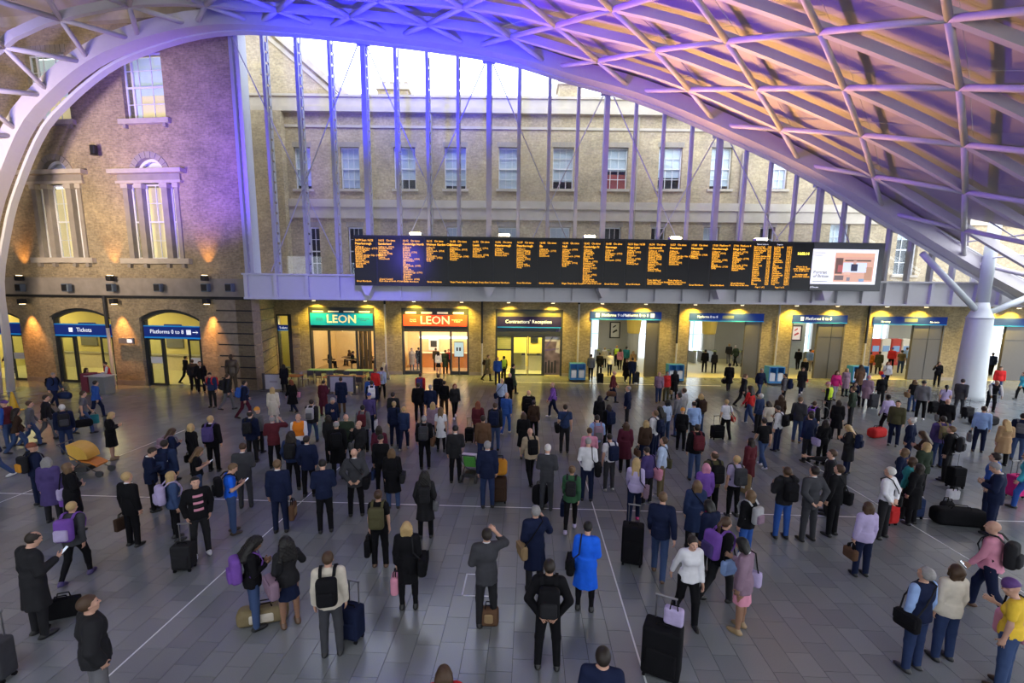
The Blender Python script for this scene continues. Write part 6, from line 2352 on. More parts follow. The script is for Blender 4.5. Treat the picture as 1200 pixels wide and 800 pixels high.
# --- left edge and booking-hall side
Q(13, 437, -70, 'Mwalk', 'short:dark', 'coat:black', 'trousers:black', 'black coat walking inside the doorway by the arch foot', world=None)
Q(66, 476, 130, 'Mwalk', 'bald:grey', 'jacket:dark blue', 'trousers:navy', 'dark blue jacket loaded with two big bags', bp='black', hb=('dark blue', 'l', 'holdall', None, 1.25))
Q(101, 508, 80, 'Mwalk', 'short:brown', 'tee:grey', 'jeans:denim', 'grey t-shirt and jeans striding with a black holdall', hb=[('black', 'r', 'holdall', None, 1.1), ('teal', 'l', 'tote')], shoe='black')
Q(115, 489, 60, 'Mwalk', 'short:dark', 'jacket:blue', 'trousers:navy', 'blue jacket half hidden behind the grey t-shirt walker')
Q(80, 531, -10, 'Mstand', 'short:white', 'jacket:navy', 'jeans:dark blue', 'navy jacket with white hair watching near the yellow buggy', bp='charcoal', pocket='dark grey')
Q(133, 538, 85, 'Fphone', 'bob:blonde', 'coat:black', 'bare:black', 'black coat with bare legs reading a white sheet', shoe='tan')
Q(39, 522, 80, 'Mwalk', 'short:brown', 'shirt:grey', 'jeans:denim', 'grey shirt walking in the group beside the yellow cone')
Q(58, 514, 85, 'Mwalk', 'short:dark', 'suit:charcoal', 'trousers:grey', 'charcoal blazer and grey trousers walking ahead of the cone group')
Q(24, 531, 70, 'Fwalk', 'curly:dark', 'jacket:dark brown', 'jeans:denim', 'dark brown jacket with curly hair at the tail of cone group')
Q(13, 524, -60, 'Mstand', 'cap:purple', 'vest:maroon:blue', 'jeans:denim', 'blue sleeves and maroon vest beside the yellow cone')
Q(-2, 560, -90, 'Mwalk', 'short:dark', 'jacket:navy', 'jeans:denim', 'jeans and white shoes cut by the picture edge', shoe='white')
Q(48, 592, 60, 'Mpocket', 'beanie:red', 'jacket:navy', 'trousers:navy', 'navy jacket carrying a black and yellow rucksack', bp='charcoal', pocket='amber')
Q(65, 611, 20, 'Fstand', 'bob:grey', 'coat:violet', 'trousers:charcoal', 'violet coat with grey hair behind the yellow buggy', hb=('purple', 'r', 'handbag'))
Q(90, 622, 70, 'Ffold', 'bob:light brown', 'coat:black', 'trousers:black', 'black coat with light brown bob facing the yellow buggy', sb=('lilac', -1, False))
Q(93, 678, 25, 'Fwalk', 'short:blonde', 'jacket:dark grey', 'leggings:black', 'dark grey jacket and black leggings striding with a purple rucksack', bp='purple', pocket='lilac', shoe='violet')
Q(158, 639, 45, 'Mstand', 'short:blonde', 'suit:black', 'trousers:black', 'black suit with fair hair holding a brown briefcase', hb=('dark brown', 'l', 'briefcase'))
Q(49, 744, 60, 'Mphone1', 'balding:dark', 'coat:charcoal', 'trousers:charcoal', 'long charcoal overcoat standing over a black briefcase', h=1.80, ph='r')
Q(122, 842, 75, 'Mpocket', 'short:brown', 'puffer:charcoal', 'jeans:grey', 'charcoal padded coat cut off at the bottom edge', h=1.8)
Q(250, 477, -150, 'Mphone1', 'short:dark', 'jacket:dark blue', 'trousers:charcoal', 'dark blue jacket with red rucksack near the statue', bp='red')
Q(268, 480, 60, 'Mwalk', 'short:brown', 'jacket:charcoal', 'trousers:grey', 'charcoal jacket walking in front of the statue', bp='charcoal')
Q(288, 490, 70, 'Mwalk', 'short:dark', 'jacket:navy', 'trousers:burgundy', 'navy jacket and burgundy trousers walking by the corner pier', bp='blue')
Q(237, 460, 170, 'Mpocket', 'short:dark', 'suit:black', 'trousers:black', 'black suit standing beside the Platforms doorway', h=1.8)
Q(219, 449, 60, 'Mwalk', 'short:dark', 'jacket:black', 'trousers:black', 'black jacket walking through the Platforms doorway')
Q(228, 457, -20, 'Mstand', 'short:dark', 'jacket:charcoal', 'trousers:black', 'charcoal jacket at the right jamb of Platforms doorway')

# --- left cluster
Q(204, 562, 60, 'Fphone', 'long:brown', 'jacket:navy', 'leggings:black', 'navy jacket with long brown hair and mauve rucksack', bp='mauve')
Q(200, 590, 20, 'Mstand', 'short:dark', 'jacket:dark blue', 'jeans:navy', 'dark blue jacket with navy rucksack behind the pointing cluster', bp='navy', pocket='dark blue')
Q(229, 556, 50, 'Fstand', 'bob:blonde', 'jacket:black', 'trousers:black', 'black jacket with blonde bob holding a black handbag', hb=('black', 'l', 'handbag'))
Q(235, 592, 80, 'Fphone', 'long:light brown', 'tee:black', 'jeans:denim', 'black top with long light brown hair looking at phone', ph='r')
Q(252, 552, 20, 'Mstand', 'short:blonde', 'suit:black', 'trousers:black', 'black suit with lilac rucksack on one shoulder', bp='violet', h=1.82)
Q(181, 598, 80, 'Mphone', 'short:dark', 'suit:navy', 'trousers:black', 'navy suit using a phone behind fair-haired briefcase holder', ph='r')
Q(208, 632, 70, 'Fstand', 'long:blonde', 'jacket:denim', 'leggings:black', 'denim jacket with long fair hair and lilac rucksack', bp='lilac', shoe='charcoal')
_r = Q(237, 650, 165, 'Mpocket', 'short:black', 'jacket:black', 'trousers:charcoal', 'black jacket over pink stripes behind a black trolley case', shoe='white')
for _k in range(5):
    _m = MB(); _z = .12 + _k * .075
    _m.ribbon([Vector(_r['J']['T'](x_, .150 - 3.2 * x_ * x_, _z)) for x_ in (-.085, -.045, 0, .045, .085)], [Vector((0, 0, 1))] * 5, .022, .045)
    _me = _m.mesh('jumper_stripe', None); _me.materials.append(None)
    put(_me, 'jumper_stripe', cloth('pink' if _k % 2 == 0 else 'charcoal'), _r['o'])
Q(274, 624, 75, 'Mphone', 'short:light brown', 'tee:bright blue', 'jeans:denim', 'bright blue t-shirt and jeans with black rucksack', bp='black', shoe='dark brown', ph='r')
Q(289, 594, 5, 'Mphone', 'short:brown', 'suit:dark grey', 'trousers:dark grey', 'dark grey suit standing right of the bright blue t-shirt')
Q(297, 541, 20, 'Mstand', 'balding:dark', 'suit:navy', 'trousers:charcoal', 'navy suit with a small charcoal rucksack near orange hat', bp='charcoal', bsize=.85)
Q(305, 530, 40, 'Fstand', 'beanie:orange', 'jacket:grey', 'trousers:charcoal', 'grey jacket and round orange hat')
Q(322, 498, 0, 'Fstand', 'long:blonde', 'coat:cream', 'leggings:cream', 'long cream coat with fair hair')
Q(344, 483, -50, 'Fwalk', 'long:red', 'coat:black', 'trousers:navy', 'black coat striding with a pink bag near the windbreak', sb=('pink', 1, False))
Q(334, 459, -20, 'Fstand', 'long:black', 'coat:black', 'leggings:black', 'black coat standing beside the grey windbreak panel')
Q(367, 519, 15, 'Mwalk', 'short:dark', 'jacket:charcoal', 'jeans:denim', 'charcoal jacket and jeans with pale grey rucksack', bp='light grey', pocket='grey')
Q(380, 487, 30, 'Fphone1', 'short:dark', 'coat:burgundy', 'trousers:burgundy', 'long burgundy coat near the orange table')
Q(401, 484, 5, 'Mstand', 'short:brown', 'coat:navy', 'trousers:brown', 'navy coat standing in front of the orange table')
Q(353, 545, 180, 'Mwalk', 'balding:grey', 'hivis:orange:white', 'trousers:navy', 'orange safety vest over white shirt walking to the viewer', h=1.8)
Q(323, 548, 5, 'Mraise', 'balding:grey', 'suit:maroon', 'trousers:black', 'maroon blazer raising a camera', h=1.76)
Q(345, 573, 10, 'Mpocket', 'curly:dark', 'jacket:dark blue', 'trousers:black', 'dark blue hooded jacket with a loose charcoal pack', bp='charcoal')
Q(363, 581, 15, 'Mpocket', 'short:dark', 'suit:navy', 'trousers:black', 'navy blazer with hands in pockets behind the dark uniform')
Q(382, 623, -5, 'Mphone', 'short:black', 'jacket:navy', 'trousers:black', 'navy uniform jacket with belt pouch reading a phone', h=1.8)
Q(330, 623, 10, 'Mstand', 'short:light brown', 'suit:navy', 'trousers:navy', 'navy suit carrying a brown patterned shopping bag', hb=('brown', 'r', 'tote', 'tan'), h=1.8)
Q(397, 561, 0, 'Mstand', 'balding:grey', 'coat:black', 'trousers:charcoal', 'black coat and grey hair with a black rucksack', bp='black', h=1.84)
Q(388, 542, 30, 'Flook', 'long:dark', 'jacket:charcoal', 'trousers:black', 'charcoal jacket with long dark hair between two tall men')
Q(391, 516, 150, 'Mphone1', 'short:grey', 'jacket:navy', 'trousers:charcoal', 'navy jacket and blue scarf facing the viewer')
Q(408, 546, 10, 'Mlook', 'none:dark', 'jacket:dark green', 'trousers:black', 'dark green jacket with shaved head near the cream coat')
Q(423, 557, -140, 'Mear', 'none:grey', 'jacket:charcoal', 'trousers:grey', 'charcoal jacket with hand at the chin facing the viewer', sb=('grey', 1))
Q(418, 604, 5, 'Mhips', 'none:grey', 'suit:dark grey', 'trousers:black', 'dark grey suit with shaved head and slung black bag', sb=('black', 1, True, 1.25), h=1.8)

# --- centre
Q(434, 480, 10, 'Fstand', 'short:dark', 'jacket:blue', 'jeans:denim', 'blue jacket in the family by the sandwich board')
Q(441, 470, 30, 'Mstand', 'short:red', 'jacket:bright red', 'trousers:charcoal', 'bright red hoodie near the sandwich board')
Q(448, 467, 10, 'Mwalk', 'short:dark', 'jacket:pale blue', 'trousers:black', 'pale blue jacket right of the red hoodie', bp='light grey', bsize=.8)
Q(437, 491, 0, 'Mstand', 'short:dark', 'jacket:navy', 'jeans:navy', 'navy jacket with white rucksack behind the plaid walker', bp='white')
Q(434, 510, 5, 'Mwalk', 'cap:blue', 'shirt:violet', 'jeans:navy', 'violet plaid shirt and cap with a white tote', hb=('white', 'r', 'tote'))
Q(427, 529, 10, 'Mstand', 'short:black', 'jacket:grey', 'trousers:black', 'grey jacket with maroon rucksack', bp='maroon')
Q(463, 522, 5, 'Fstand', 'short:blonde', 'jacket:navy', 'trousers:navy', 'navy fleece left of the yellow-haired walker', sb=('violet', 1, False))
Q(474, 526, 10, 'Fwalk', 'short:blonde', 'jacket:dark blue', 'trousers:navy', 'dark blue fleece with yellow hair stepping away', shoe='light grey')
Q(462, 508, 20, 'Mlook', 'short:dark', 'jacket:charcoal', 'trousers:black', 'charcoal jacket almost hidden behind the two fleeces')
Q(446, 560, 0, 'Flook', 'long:dark', 'jacket:burgundy', 'trousers:charcoal', 'burgundy jacket with straight dark hair')
Q(448, 577, 10, 'Mstand', 'cap:black', 'shirt:black', 'trousers:black', 'black sweater and cap carrying a small blue bag', hb=('dark blue', 'l', 'carrier', None, .8))
Q(461, 595, 5, 'Flook', 'bob:light brown', 'coat:black', 'jeans:denim', 'black coat and jeans with light brown bob and handbag', sb=('charcoal', 1, False))
Q(499, 629, 5, 'Fpocket', 'curly:black', 'coat:charcoal', 'trousers:black', 'charcoal hooded coat with black curly hair', sb=('grey', 1, False), bp='charcoal', bsize=.9)
Q(446, 663, 10, 'Fstand', 'bun:brown', 'tee:black', 'trousers:black', 'black t-shirt with olive rucksack and cardigan in hand', bp='olive', hb=('black', 'l', 'tote'), shoe='brown')
Q(479, 712, 5, 'Flook', 'bob:blonde', 'suit:black:black', 'skirt:black', 'black skirt suit with blonde hair and black handbag', sb=('black', 1, False, 1.2), hb=('pink', 'l', 'carrier'))
Q(493, 476, 10, 'Mwalk', 'short:brown', 'jacket:red', 'jeans:dark blue', 'red jacket by the red shopfront', bp='violet')
Q(505, 498, 10, 'Mstand', 'short:grey', 'jacket:navy', 'trousers:navy', 'navy anorak with grey hair left of the big pack', h=1.8)
Q(491, 494, 0, 'Mlook', 'short:dark', 'puffer:black', 'trousers:black', 'black quilted jacket in front of the red shopfront')
Q(514, 478, 10, 'Mstand', 'short:brown', 'jacket:charcoal', 'trousers:charcoal', 'charcoal coat carrying a big black travel pack', bp='black', bsize=1.25)
Q(521, 487, 10, 'Fstand', 'short:dark', 'jacket:black', 'trousers:dark brown', 'black jacket right behind the big travel pack')
Q(533, 490, 165, 'Fwalk', 'bob:red', 'jacket:charcoal', 'leggings:black', 'charcoal bomber jacket and red hair walking alone', shoe='white')
Q(508, 521, 5, 'Flook', 'long:blonde', 'jacket:mauve', 'trousers:charcoal', 'mauve jacket with long blonde hair')
Q(517, 529, 10, 'Fstand', 'long:light brown', 'dress:white', 'leggings:black', 'long white shirt and black leggings', shoe='charcoal')
Q(498, 549, 5, 'Mlook', 'short:grey', 'suit:black', 'trousers:black', 'black suit with grey rucksack and brown side bag', bp='dark grey', sb=('brown', 1), h=1.8)
Q(534, 565, 0, 'Mphone1', 'short:black', 'suit:charcoal', 'trousers:black', 'charcoal suit pushing the green and white pushchair', h=1.78)
Q(571, 446, 80, 'Mwalk', 'short:light brown', 'coat:khaki', 'trousers:black', 'khaki raincoat walking past the pier by reception', bp='dark brown', bsize=.8)
Q(583, 451, 10, 'Mstand', 'none:grey', 'jacket:blue', 'jeans:navy', 'blue anorak in front of the reception louvre')
Q(590, 448, -30, 'Mlook', 'short:black', 'hivis:hi-vis yellow:black', 'trousers:black', 'yellow safety vest at the reception front')
Q(600, 461, 70, 'Mwalk', 'short:black', 'coat:dark green', 'trousers:black', 'dark green coat walking past the reception doors')
Q(597, 475, 40, 'Mstand', 'none:white', 'jacket:black', 'trousers:black', 'black jacket with white cropped hair before reception')
Q(588, 486, 20, 'Mstand', 'none:grey', 'shirt:pale blue', 'trousers:navy', 'pale blue shirt beside the blue bomber jacket', sb=('navy', -1))
Q(593, 508, 15, 'Mwalk', 'none:brown', 'shirt:blue', 'jeans:blue', 'blue shirt and jeans walking towards reception', shoe='light grey')
Q(560, 521, 5, 'Fpull', 'long:red', 'jacket:maroon', 'trousers:black', 'maroon jacket with long red hair pulling a black case')
Q(580, 527, 10, 'Mstand', 'short:brown', 'jacket:charcoal', 'jeans:denim', 'charcoal rain jacket with a blue-black rucksack', bp='navy', bsize=1.15)
Q(566, 548, 5, 'Mstand', 'short:dark', 'jacket:brown', 'jeans:dark blue', 'brown leather jacket with an olive hood', h=1.78)
Q(571, 594, 0, 'Mlook', 'short:grey', 'suit:navy', 'trousers:dark blue', 'navy suit beside the amber bag on a brown case', h=1.86, shoe='black')
Q(619, 507, 5, 'Mlook', 'none:grey', 'suit:black', 'trousers:black', 'black suit alone in the middle of the hall', bp='black', h=1.82)
Q(625, 516, 10, 'Flook', 'bun:dark', 'jacket:dark brown', 'trousers:black', 'dark brown jacket behind the black dress')
Q(613, 536, -5, 'Fwalk', 'bob:brown', 'coat:black', 'bare:black', 'black dress coat with bare calves and charcoal bag', sb=('charcoal', 1, False), bp=None)
Q(621, 567, -20, 'Mwalk', 'none:light brown', 'jacket:beige', 'trousers:black', 'beige hoodie with black rucksack striding', bp='black')
Q(640, 597, 5, 'Mphone', 'short:white', 'suit:dark grey', 'trousers:dark grey', 'dark grey suit and white hair beside a black bag', h=1.8)
Q(648, 489, -85, 'Mwalk', 'none:grey', 'shirt:purple', 'trousers:navy', 'purple shirt walking towards the left', sb=('purple', 1, True, .7), shoe='white')
Q(661, 530, -5, 'Mstand', 'short:dark', 'tee:dark blue', 'trousers:charcoal', 'dark blue t-shirt with black messenger bag', sb=('black', -1, True, 1.2), h=1.8)
Q(717, 471, 95, 'Mwalk', 'none:grey', 'jacket:maroon', 'jeans:navy', 'maroon jacket walking before the first gateway', hb=('brown', 'r', 'holdall'))
Q(734, 500, -80, 'Mpocket', 'balding:grey', 'suit:navy', 'trousers:charcoal', 'navy suit standing alone in profile', h=1.84)
Q(701, 508, -20, 'Flook', 'long:black', 'coat:black', 'trousers:black', 'black coat with long black hair facing the board')
Q(711, 522, -30, 'Flook', 'long:dark', 'jacket:black', 'trousers:black', 'black jacket with large blue-black rucksack', bp='navy', bsize=1.1)
Q(698, 548, -10, 'Mphone1', 'short:dark', 'shirt:light blue', 'trousers:grey', 'light blue denim shirt with pinkish rucksack', bp='mauve', pocket='grey', h=1.8)
Q(689, 566, -5, 'Mphone1', 'short:brown', 'shirt:pink', 'jeans:navy', 'pink shirt half hidden behind a white shirt', h=1.74)
Q(687, 586, 0, 'Mphone', 'short:grey', 'shirt:white', 'trousers:navy', 'white shirt and navy trousers with black rucksack beside', h=1.80, sb=('black', 1, False, 1.25))
Q(713, 574, -25, 'Mphone1', 'short:dark', 'tee:white', 'trousers:dark grey', 'white t-shirt and grey trousers with navy rucksack', bp='navy', shoe='light grey')
Q(731, 553, -10, 'Flook', 'long:brown', 'coat:burgundy', 'trousers:black', 'burgundy coat with long brown hair')
Q(754, 547, -25, 'Flook', 'bob:blonde', 'jacket:dark brown', 'trousers:navy', 'dark brown jacket with lilac scarf and blonde bob', hb=('brown', 'l', 'handbag'))
Q(771, 472, 0, 'Mwalk', 'none:brown', 'shirt:mauve', 'jeans:dark blue', 'mauve shirt walking to the newspaper bin', shoe='brown')
Q(668, 621, 5, 'Fwalk', 'bun:light brown', 'jacket:green', 'leggings:black', 'green sweatshirt and black leggings', bp='charcoal', bsize=.8, shoe='lilac', hb=('navy', 'l', 'tote'))
Q(742, 611, 5, 'Fwalk', 'long:blonde', 'shirt:lilac', 'jeans:navy', 'lilac blouse and jeans with bright pink shoes', sb=('mauve', 1, False), shoe='hot pink')
Q(757, 590, -40, 'Fphone', 'short:dark', 'jacket:violet', 'trousers:charcoal', 'violet jacket with pale pink tote on the shoulder', sb=('pink', 1, False, 1.2), shoe='grey')
Q(773, 582, -70, 'Mlook', 'short:brown', 'shirt:pale blue', 'trousers:khaki', 'pale blue checked shirt and khaki trousers', sb=('olive', 1), shoe='light grey', h=1.78)

# --- right of centre
Q(780, 470, 150, 'Fstand', 'short:light brown', 'jacket:red', 'trousers:olive', 'red top holding a tan bag by the newspaper bin', hb=('tan', 'l', 'handbag'))
Q(789, 468, -20, 'Flook', 'long:black', 'coat:black', 'leggings:black', 'black coat in front of the newspaper bin')
Q(779, 517, -40, 'Flook', 'bob:black', 'shirt:pale blue', 'jeans:denim', 'pale blue top with black bob in the waiting crowd')
Q(792, 511, -60, 'Mlook', 'short:dark', 'shirt:grey', 'jeans:denim', 'grey striped sweater and jeans in profile', h=1.82)
Q(798, 502, -50, 'Mlook', 'short:brown', 'jacket:light grey', 'trousers:grey', 'light grey jacket behind the striped sweater', h=1.8)
Q(772, 528, -35, 'Fphone', 'long:black', 'jacket:dark grey', 'trousers:navy', 'dark grey jacket with a violet bag and long black hair', sb=('violet', -1, False))
Q(818, 507, -25, 'Flook', 'bob:blonde', 'jacket:charcoal', 'jeans:denim', 'charcoal jacket and jeans with brown rucksack and blonde hair', bp='dark brown')
Q(811, 523, -25, 'Mwalk', 'balding:dark', 'shirt:light blue', 'trousers:charcoal', 'light blue shirt stepping away beside a yellow hat', h=1.8)
Q(797, 527, 10, 'Fstand', 'beanie:orange', 'jacket:black', 'trousers:black', 'black jacket and yellow hat', h=1.6)
Q(812, 562, -20, 'Mlook', 'short:dark', 'jacket:black', 'jeans:denim', 'black jacket and jeans with maroon rucksack', bp='maroon', h=1.8)
Q(764, 538, -60, 'Mlook', 'short:light brown', 'shirt:white', 'trousers:navy', 'white shirt in profile with navy rucksack', bp='navy', shoe='light grey', h=1.78)
Q(849, 514, -20, 'Fpull', 'short:blonde', 'tee:white', 'trousers:black', 'white t-shirt with red bag pulling a black case', sb=('red', 1, False, .8))
Q(853, 458, -5, 'Mwalk', 'short:dark', 'coat:black', 'trousers:charcoal', 'black coat walking into the second gateway', hb=('black', 'l', 'holdall'))
Q(869, 477, 75, 'Mwalk', 'short:light brown', 'suit:charcoal', 'trousers:charcoal', 'charcoal suit walking right before the second pier', h=1.8)
Q(889, 466, 150, 'Mwalk', 'short:grey', 'jacket:navy', 'jeans:denim', 'navy jacket walking beside the second newspaper bin')
Q(877, 497, -60, 'Mwalk', 'curly:dark', 'shirt:red', 'jeans:denim', 'red top with outstretched arm near stripes', shoe='light grey')
Q(887, 507, -50, 'Flook', 'short:white', 'jacket:dark blue', 'trousers:charcoal', 'dark blue striped jacket with white hair')
Q(875, 575, -50, 'Fstand', 'long:dark', 'coat:maroon', 'leggings:charcoal', 'maroon coat carrying a huge picture shopping bag', hb=('tan', 'l', 'tote', 'white', 1.6), shoe='white')
Q(892, 547, -30, 'Mwalk', 'short:dark', 'tee:black', 'jeans:denim', 'black t-shirt and jeans walking in white shoes', hb=('white', 'l', 'carrier'), shoe='white')
Q(909, 528, -60, 'Mphone1', 'short:dark', 'shirt:white', 'trousers:navy', 'white shirt with black rucksack near the cyclist', bp='black')
Q(898, 517, -30, 'Fphone', 'bob:dark', 'shirt:cream', 'trousers:navy', 'cream checked blouse reading beside the white shirt')
Q(911, 507, -20, 'Flook', 'long:brown', 'jacket:dark brown', 'trousers:charcoal', 'dark brown jacket behind cream checked blouse')
Q(857, 605, -30, 'Flook', 'short:blonde', 'tee:lilac', 'leggings:black', 'lilac t-shirt and black leggings with grey rucksack', bp='dark grey')
Q(871, 657, -50, 'Flook', 'long:light brown', 'jacket:black', 'jeans:blue', 'black jacket with very long hair and patterned rucksack', bp='light grey', pocket='mauve', bsize=.85)
Q(831, 607, -25, 'Mlook', 'balding:brown', 'jacket:olive', 'trousers:black', 'olive parka in the dense group', h=1.82, bp='black')
Q(822, 614, -20, 'Flook', 'bob:pink', 'jacket:purple', 'trousers:black', 'purple jacket with pink headscarf in the dense group')
Q(811, 643, -15, 'Flook', 'long:light brown', 'coat:dark blue', 'trousers:charcoal', 'dark blue coat with long wavy hair behind white blouse', sb=('hot pink', 1))
Q(827, 676, -40, 'Fphone1', 'bob:black', 'jacket:navy', 'trousers:black', 'navy top with black bob left of the purple rucksack')
Q(771, 674, 5, 'Mpull', 'short:light brown', 'jacket:navy', 'jeans:denim', 'navy sweater and jeans with a tall black case', shoe='brown', h=1.8)
Q(803, 728, 160, 'Fpull', 'bun:dark', 'shirt:white', 'trousers:black', 'white blouse and glasses pulling the largest case', skin='w')
Q(840, 704, 50, 'Fwalk', 'pony:brown', 'jacket:black', 'trousers:charcoal', 'black jacket striding under a bright purple rucksack', bp='purple', pocket='violet', sb=('light blue', 1), bsize=1.1)
Q(866, 738, -70, 'Fphone1', 'bob:black', 'suit:mauve', 'skirt:pink', 'mauve tweed jacket and pink skirt', sb=('lilac', 1, False), skin='m', shoe='tan')

# --- right crowd, far
Q(917, 476, -80, 'Mstand', 'short:dark', 'jacket:grey', 'trousers:black', 'grey jacket with a bulky navy rucksack', bp='navy', bsize=1.2)
Q(938, 462, 175, 'Fwalk', 'long:brown', 'coat:charcoal', 'jeans:navy', 'charcoal coat coming out of third gateway with red bag', sb=('red', -1, False, .7), shoe='white')
Q(941, 448, 10, 'Fwalk', 'bob:blonde', 'jacket:black', 'trousers:black', 'black jacket with blonde hair at the third gateway')
Q(934, 433, 0, 'Mwalk', 'short:dark', 'jacket:black', 'trousers:black', 'black jacket inside the third gateway beside the poster')
Q(953, 432, 0, 'Mwalk', 'short:red', 'jacket:orange', 'trousers:black', 'orange jacket inside the third gateway')
Q(947, 435, 10, 'Mwalk', 'short:brown', 'shirt:light blue', 'trousers:beige', 'light blue shirt inside the third gateway')
Q(968, 491, -60, 'Mphone1', 'cap:pink', 'hivis:hi-vis yellow:black', 'trousers:black', 'yellow safety vest and pink helmet with a bicycle')
Q(977, 468, 160, 'Fwalk', 'long:brown', 'jacket:hot pink', 'trousers:light grey', 'hot pink top near the third pier')
Q(989, 464, 150, 'Fstand', 'long:blonde', 'coat:mauve', 'leggings:charcoal', 'mauve patterned coat beside hot pink top')
Q(999, 474, 170, 'Fsit', 'long:black', 'jacket:navy', 'trousers:black', 'navy patterned top seated near the newspaper bins', z=0.0)
Q(1005, 460, -20, 'Mlook', 'curly:brown', 'coat:brown', 'trousers:black', 'brown fur-collared coat near the last newspaper bin')
Q(1014, 477, 10, 'Fstand', 'beanie:pink', 'coat:mauve', 'trousers:charcoal', 'long mauve coat and pink headscarf beside a grey case')
Q(1030, 476, -20, 'Mstand', 'cap:blue', 'jacket:black', 'trousers:charcoal', 'black jacket and blue cap beside the grey case')
Q(933, 518, 25, 'Mstand', 'short:light brown', 'jacket:dark grey', 'jeans:denim', 'dark grey sweater and jeans with fair hair', sb=('black', -1, False), shoe='brown', h=1.84)
Q(950, 516, 30, 'Fstand', 'short:brown', 'jacket:charcoal', 'trousers:black', 'charcoal coat with a purple rucksack near the bicycle', bp='purple', bsize=.9)
Q(945, 532, 40, 'Fphone1', 'long:dark', 'jacket:dark blue', 'jeans:denim', 'dark blue jacket holding hand to the mouth')
Q(978, 514, 0, 'Flook', 'long:dark', 'coat:black', 'leggings:black', 'black coat beside the dark green jacket')
Q(995, 499, -70, 'Mpocket', 'short:light brown', 'jacket:dark green', 'trousers:charcoal', 'dark green jacket facing left near black coat', h=1.8)
Q(991, 555, -70, 'Fphone', 'long:blonde', 'coat:charcoal', 'trousers:navy', 'charcoal coat with blonde hair and navy rucksack', bp='navy')
Q(961, 545, -30, 'Flook', 'long:dark', 'jacket:black', 'trousers:black', 'black jacket with long dark hair behind the pointing man', sb=('lilac', -1))
Q(944, 541, -40, 'Mlook', 'short:dark', 'jacket:navy', 'trousers:charcoal', 'navy jacket with pale collar behind the raised arms', h=1.75)

# --- right crowd, near
Q(914, 630, -25, 'Mraise', 'short:brown', 'jacket:charcoal', 'jeans:blue', 'charcoal top and blue jeans raising both arms', bp='black', skin='m', h=1.78)
Q(967, 602, -85, 'Mpoint', 'short:brown', 'suit:charcoal', 'trousers:charcoal', 'charcoal suit pointing with a straight arm', h=1.78)
Q(945, 633, -40, 'Mhips', 'short:dark', 'suit:dark grey', 'trousers:dark grey', 'dark grey suit with both hands behind the hips', h=1.84)
Q(973, 627, -55, 'Mlook', 'short:brown', 'suit:black', 'trousers:black', 'black suit with black shoulder bag beside grey suit', sb=('black', 1, True, 1.15), h=1.8)
Q(1032, 630, -60, 'Mhips', 'short:white', 'shirt:white', 'trousers:charcoal', 'white shirt with white hair and black shoulder bag', sb=('black', 1), h=1.78)
Q(1007, 674, -35, 'Fstand', 'bob:brown', 'jacket:lilac', 'jeans:navy', 'lilac jacket and jeans holding red and brown bags', hb=[('brown', 'l', 'handbag'), ('red', 'l', 'carrier', None, .7)], h=1.6)
Q(1097, 452, 170, 'Fear', 'long:black', 'jacket:black', 'trousers:black', 'black jacket leaning by the brick pier near column')
Q(1168, 462, 175, 'Mstand', 'short:brown', 'jacket:bright red', 'jeans:denim', 'bright red jacket holding a blue bag right of the column', hb=('blue', 'r', 'carrier'))
Q(1196, 468, -120, 'Fwalk', 'bob:brown', 'jacket:turquoise', 'trousers:black', 'turquoise jacket walking at the right edge')
Q(1067, 482, -20, 'Flook', 'bob:light brown', 'tee:black', 'jeans:denim', 'black t-shirt and jeans with a tan bag', sb=('tan', -1, False))
Q(1077, 491, 10, 'Mlook', 'cap:black', 'jacket:grey', 'trousers:black', 'grey hoodie and black cap', h=1.88, shoe='white')
Q(1104, 489, 0, 'Flook', 'pony:black', 'tee:lilac', 'trousers:charcoal', 'lilac-grey top with a black ponytail near column')
Q(1122, 485, 20, 'Mwalk', 'short:dark', 'suit:dark grey', 'trousers:dark grey', 'dark grey suit walking to the column', h=1.82)
Q(1159, 482, 170, 'Mbend', 'none:dark', 'vest:black:light grey', 'trousers:black', 'black waistcoat bending over dark luggage', skin='m')
Q(1145, 529, 0, 'Mstand', 'short:brown', 'shirt:light blue', 'trousers:navy', 'light blue shirt and navy trousers near dark luggage', hb=('grey', 'l', 'carrier'))
Q(1172, 545, -20, 'Fphone1', 'long:blonde', 'coat:camel', 'trousers:black', 'camel raincoat with long blonde hair')
Q(1190, 539, 10, 'Mstand', 'short:black', 'jacket:navy', 'jeans:denim', 'navy jacket with grey rucksack right of camel raincoat', bp='grey', bsize=.8)
Q(1046, 522, -160, 'Mstand', 'short:dark', 'jacket:olive', 'trousers:navy', 'olive field jacket facing the viewer', h=1.8)
Q(1037, 509, -40, 'Mpull', 'short:black', 'shirt:lilac', 'trousers:black', 'lilac shirt pulling a red holdall', skin='d')
Q(1061, 547, -70, 'Mpocket', 'short:white', 'suit:navy', 'trousers:navy', 'navy suit with white hair facing left')
Q(1104, 515, 5, 'Mstand', 'none:grey', 'coat:black', 'trousers:black', 'black overcoat with grey cropped hair', sb=('grey', -1))
Q(1077, 567, -70, 'Fphone', 'long:brown', 'jacket:dark brown', 'trousers:black', 'dark brown jacket with wavy hair looking down')
Q(1096, 547, -20, 'Mlook', 'short:dark', 'jacket:violet', 'trousers:dark blue', 'violet jacket with camouflage-coloured rucksack', bp='khaki', pocket='olive')
Q(1106, 563, -70, 'Mstand', 'short:light brown', 'jacket:black', 'trousers:charcoal', 'black jacket beside two stacked black cases', bp='charcoal', h=1.78)
Q(1050, 592, -60, 'Flook', 'bob:light brown', 'jacket:navy', 'trousers:navy', 'navy cardigan in the group left of teal top')
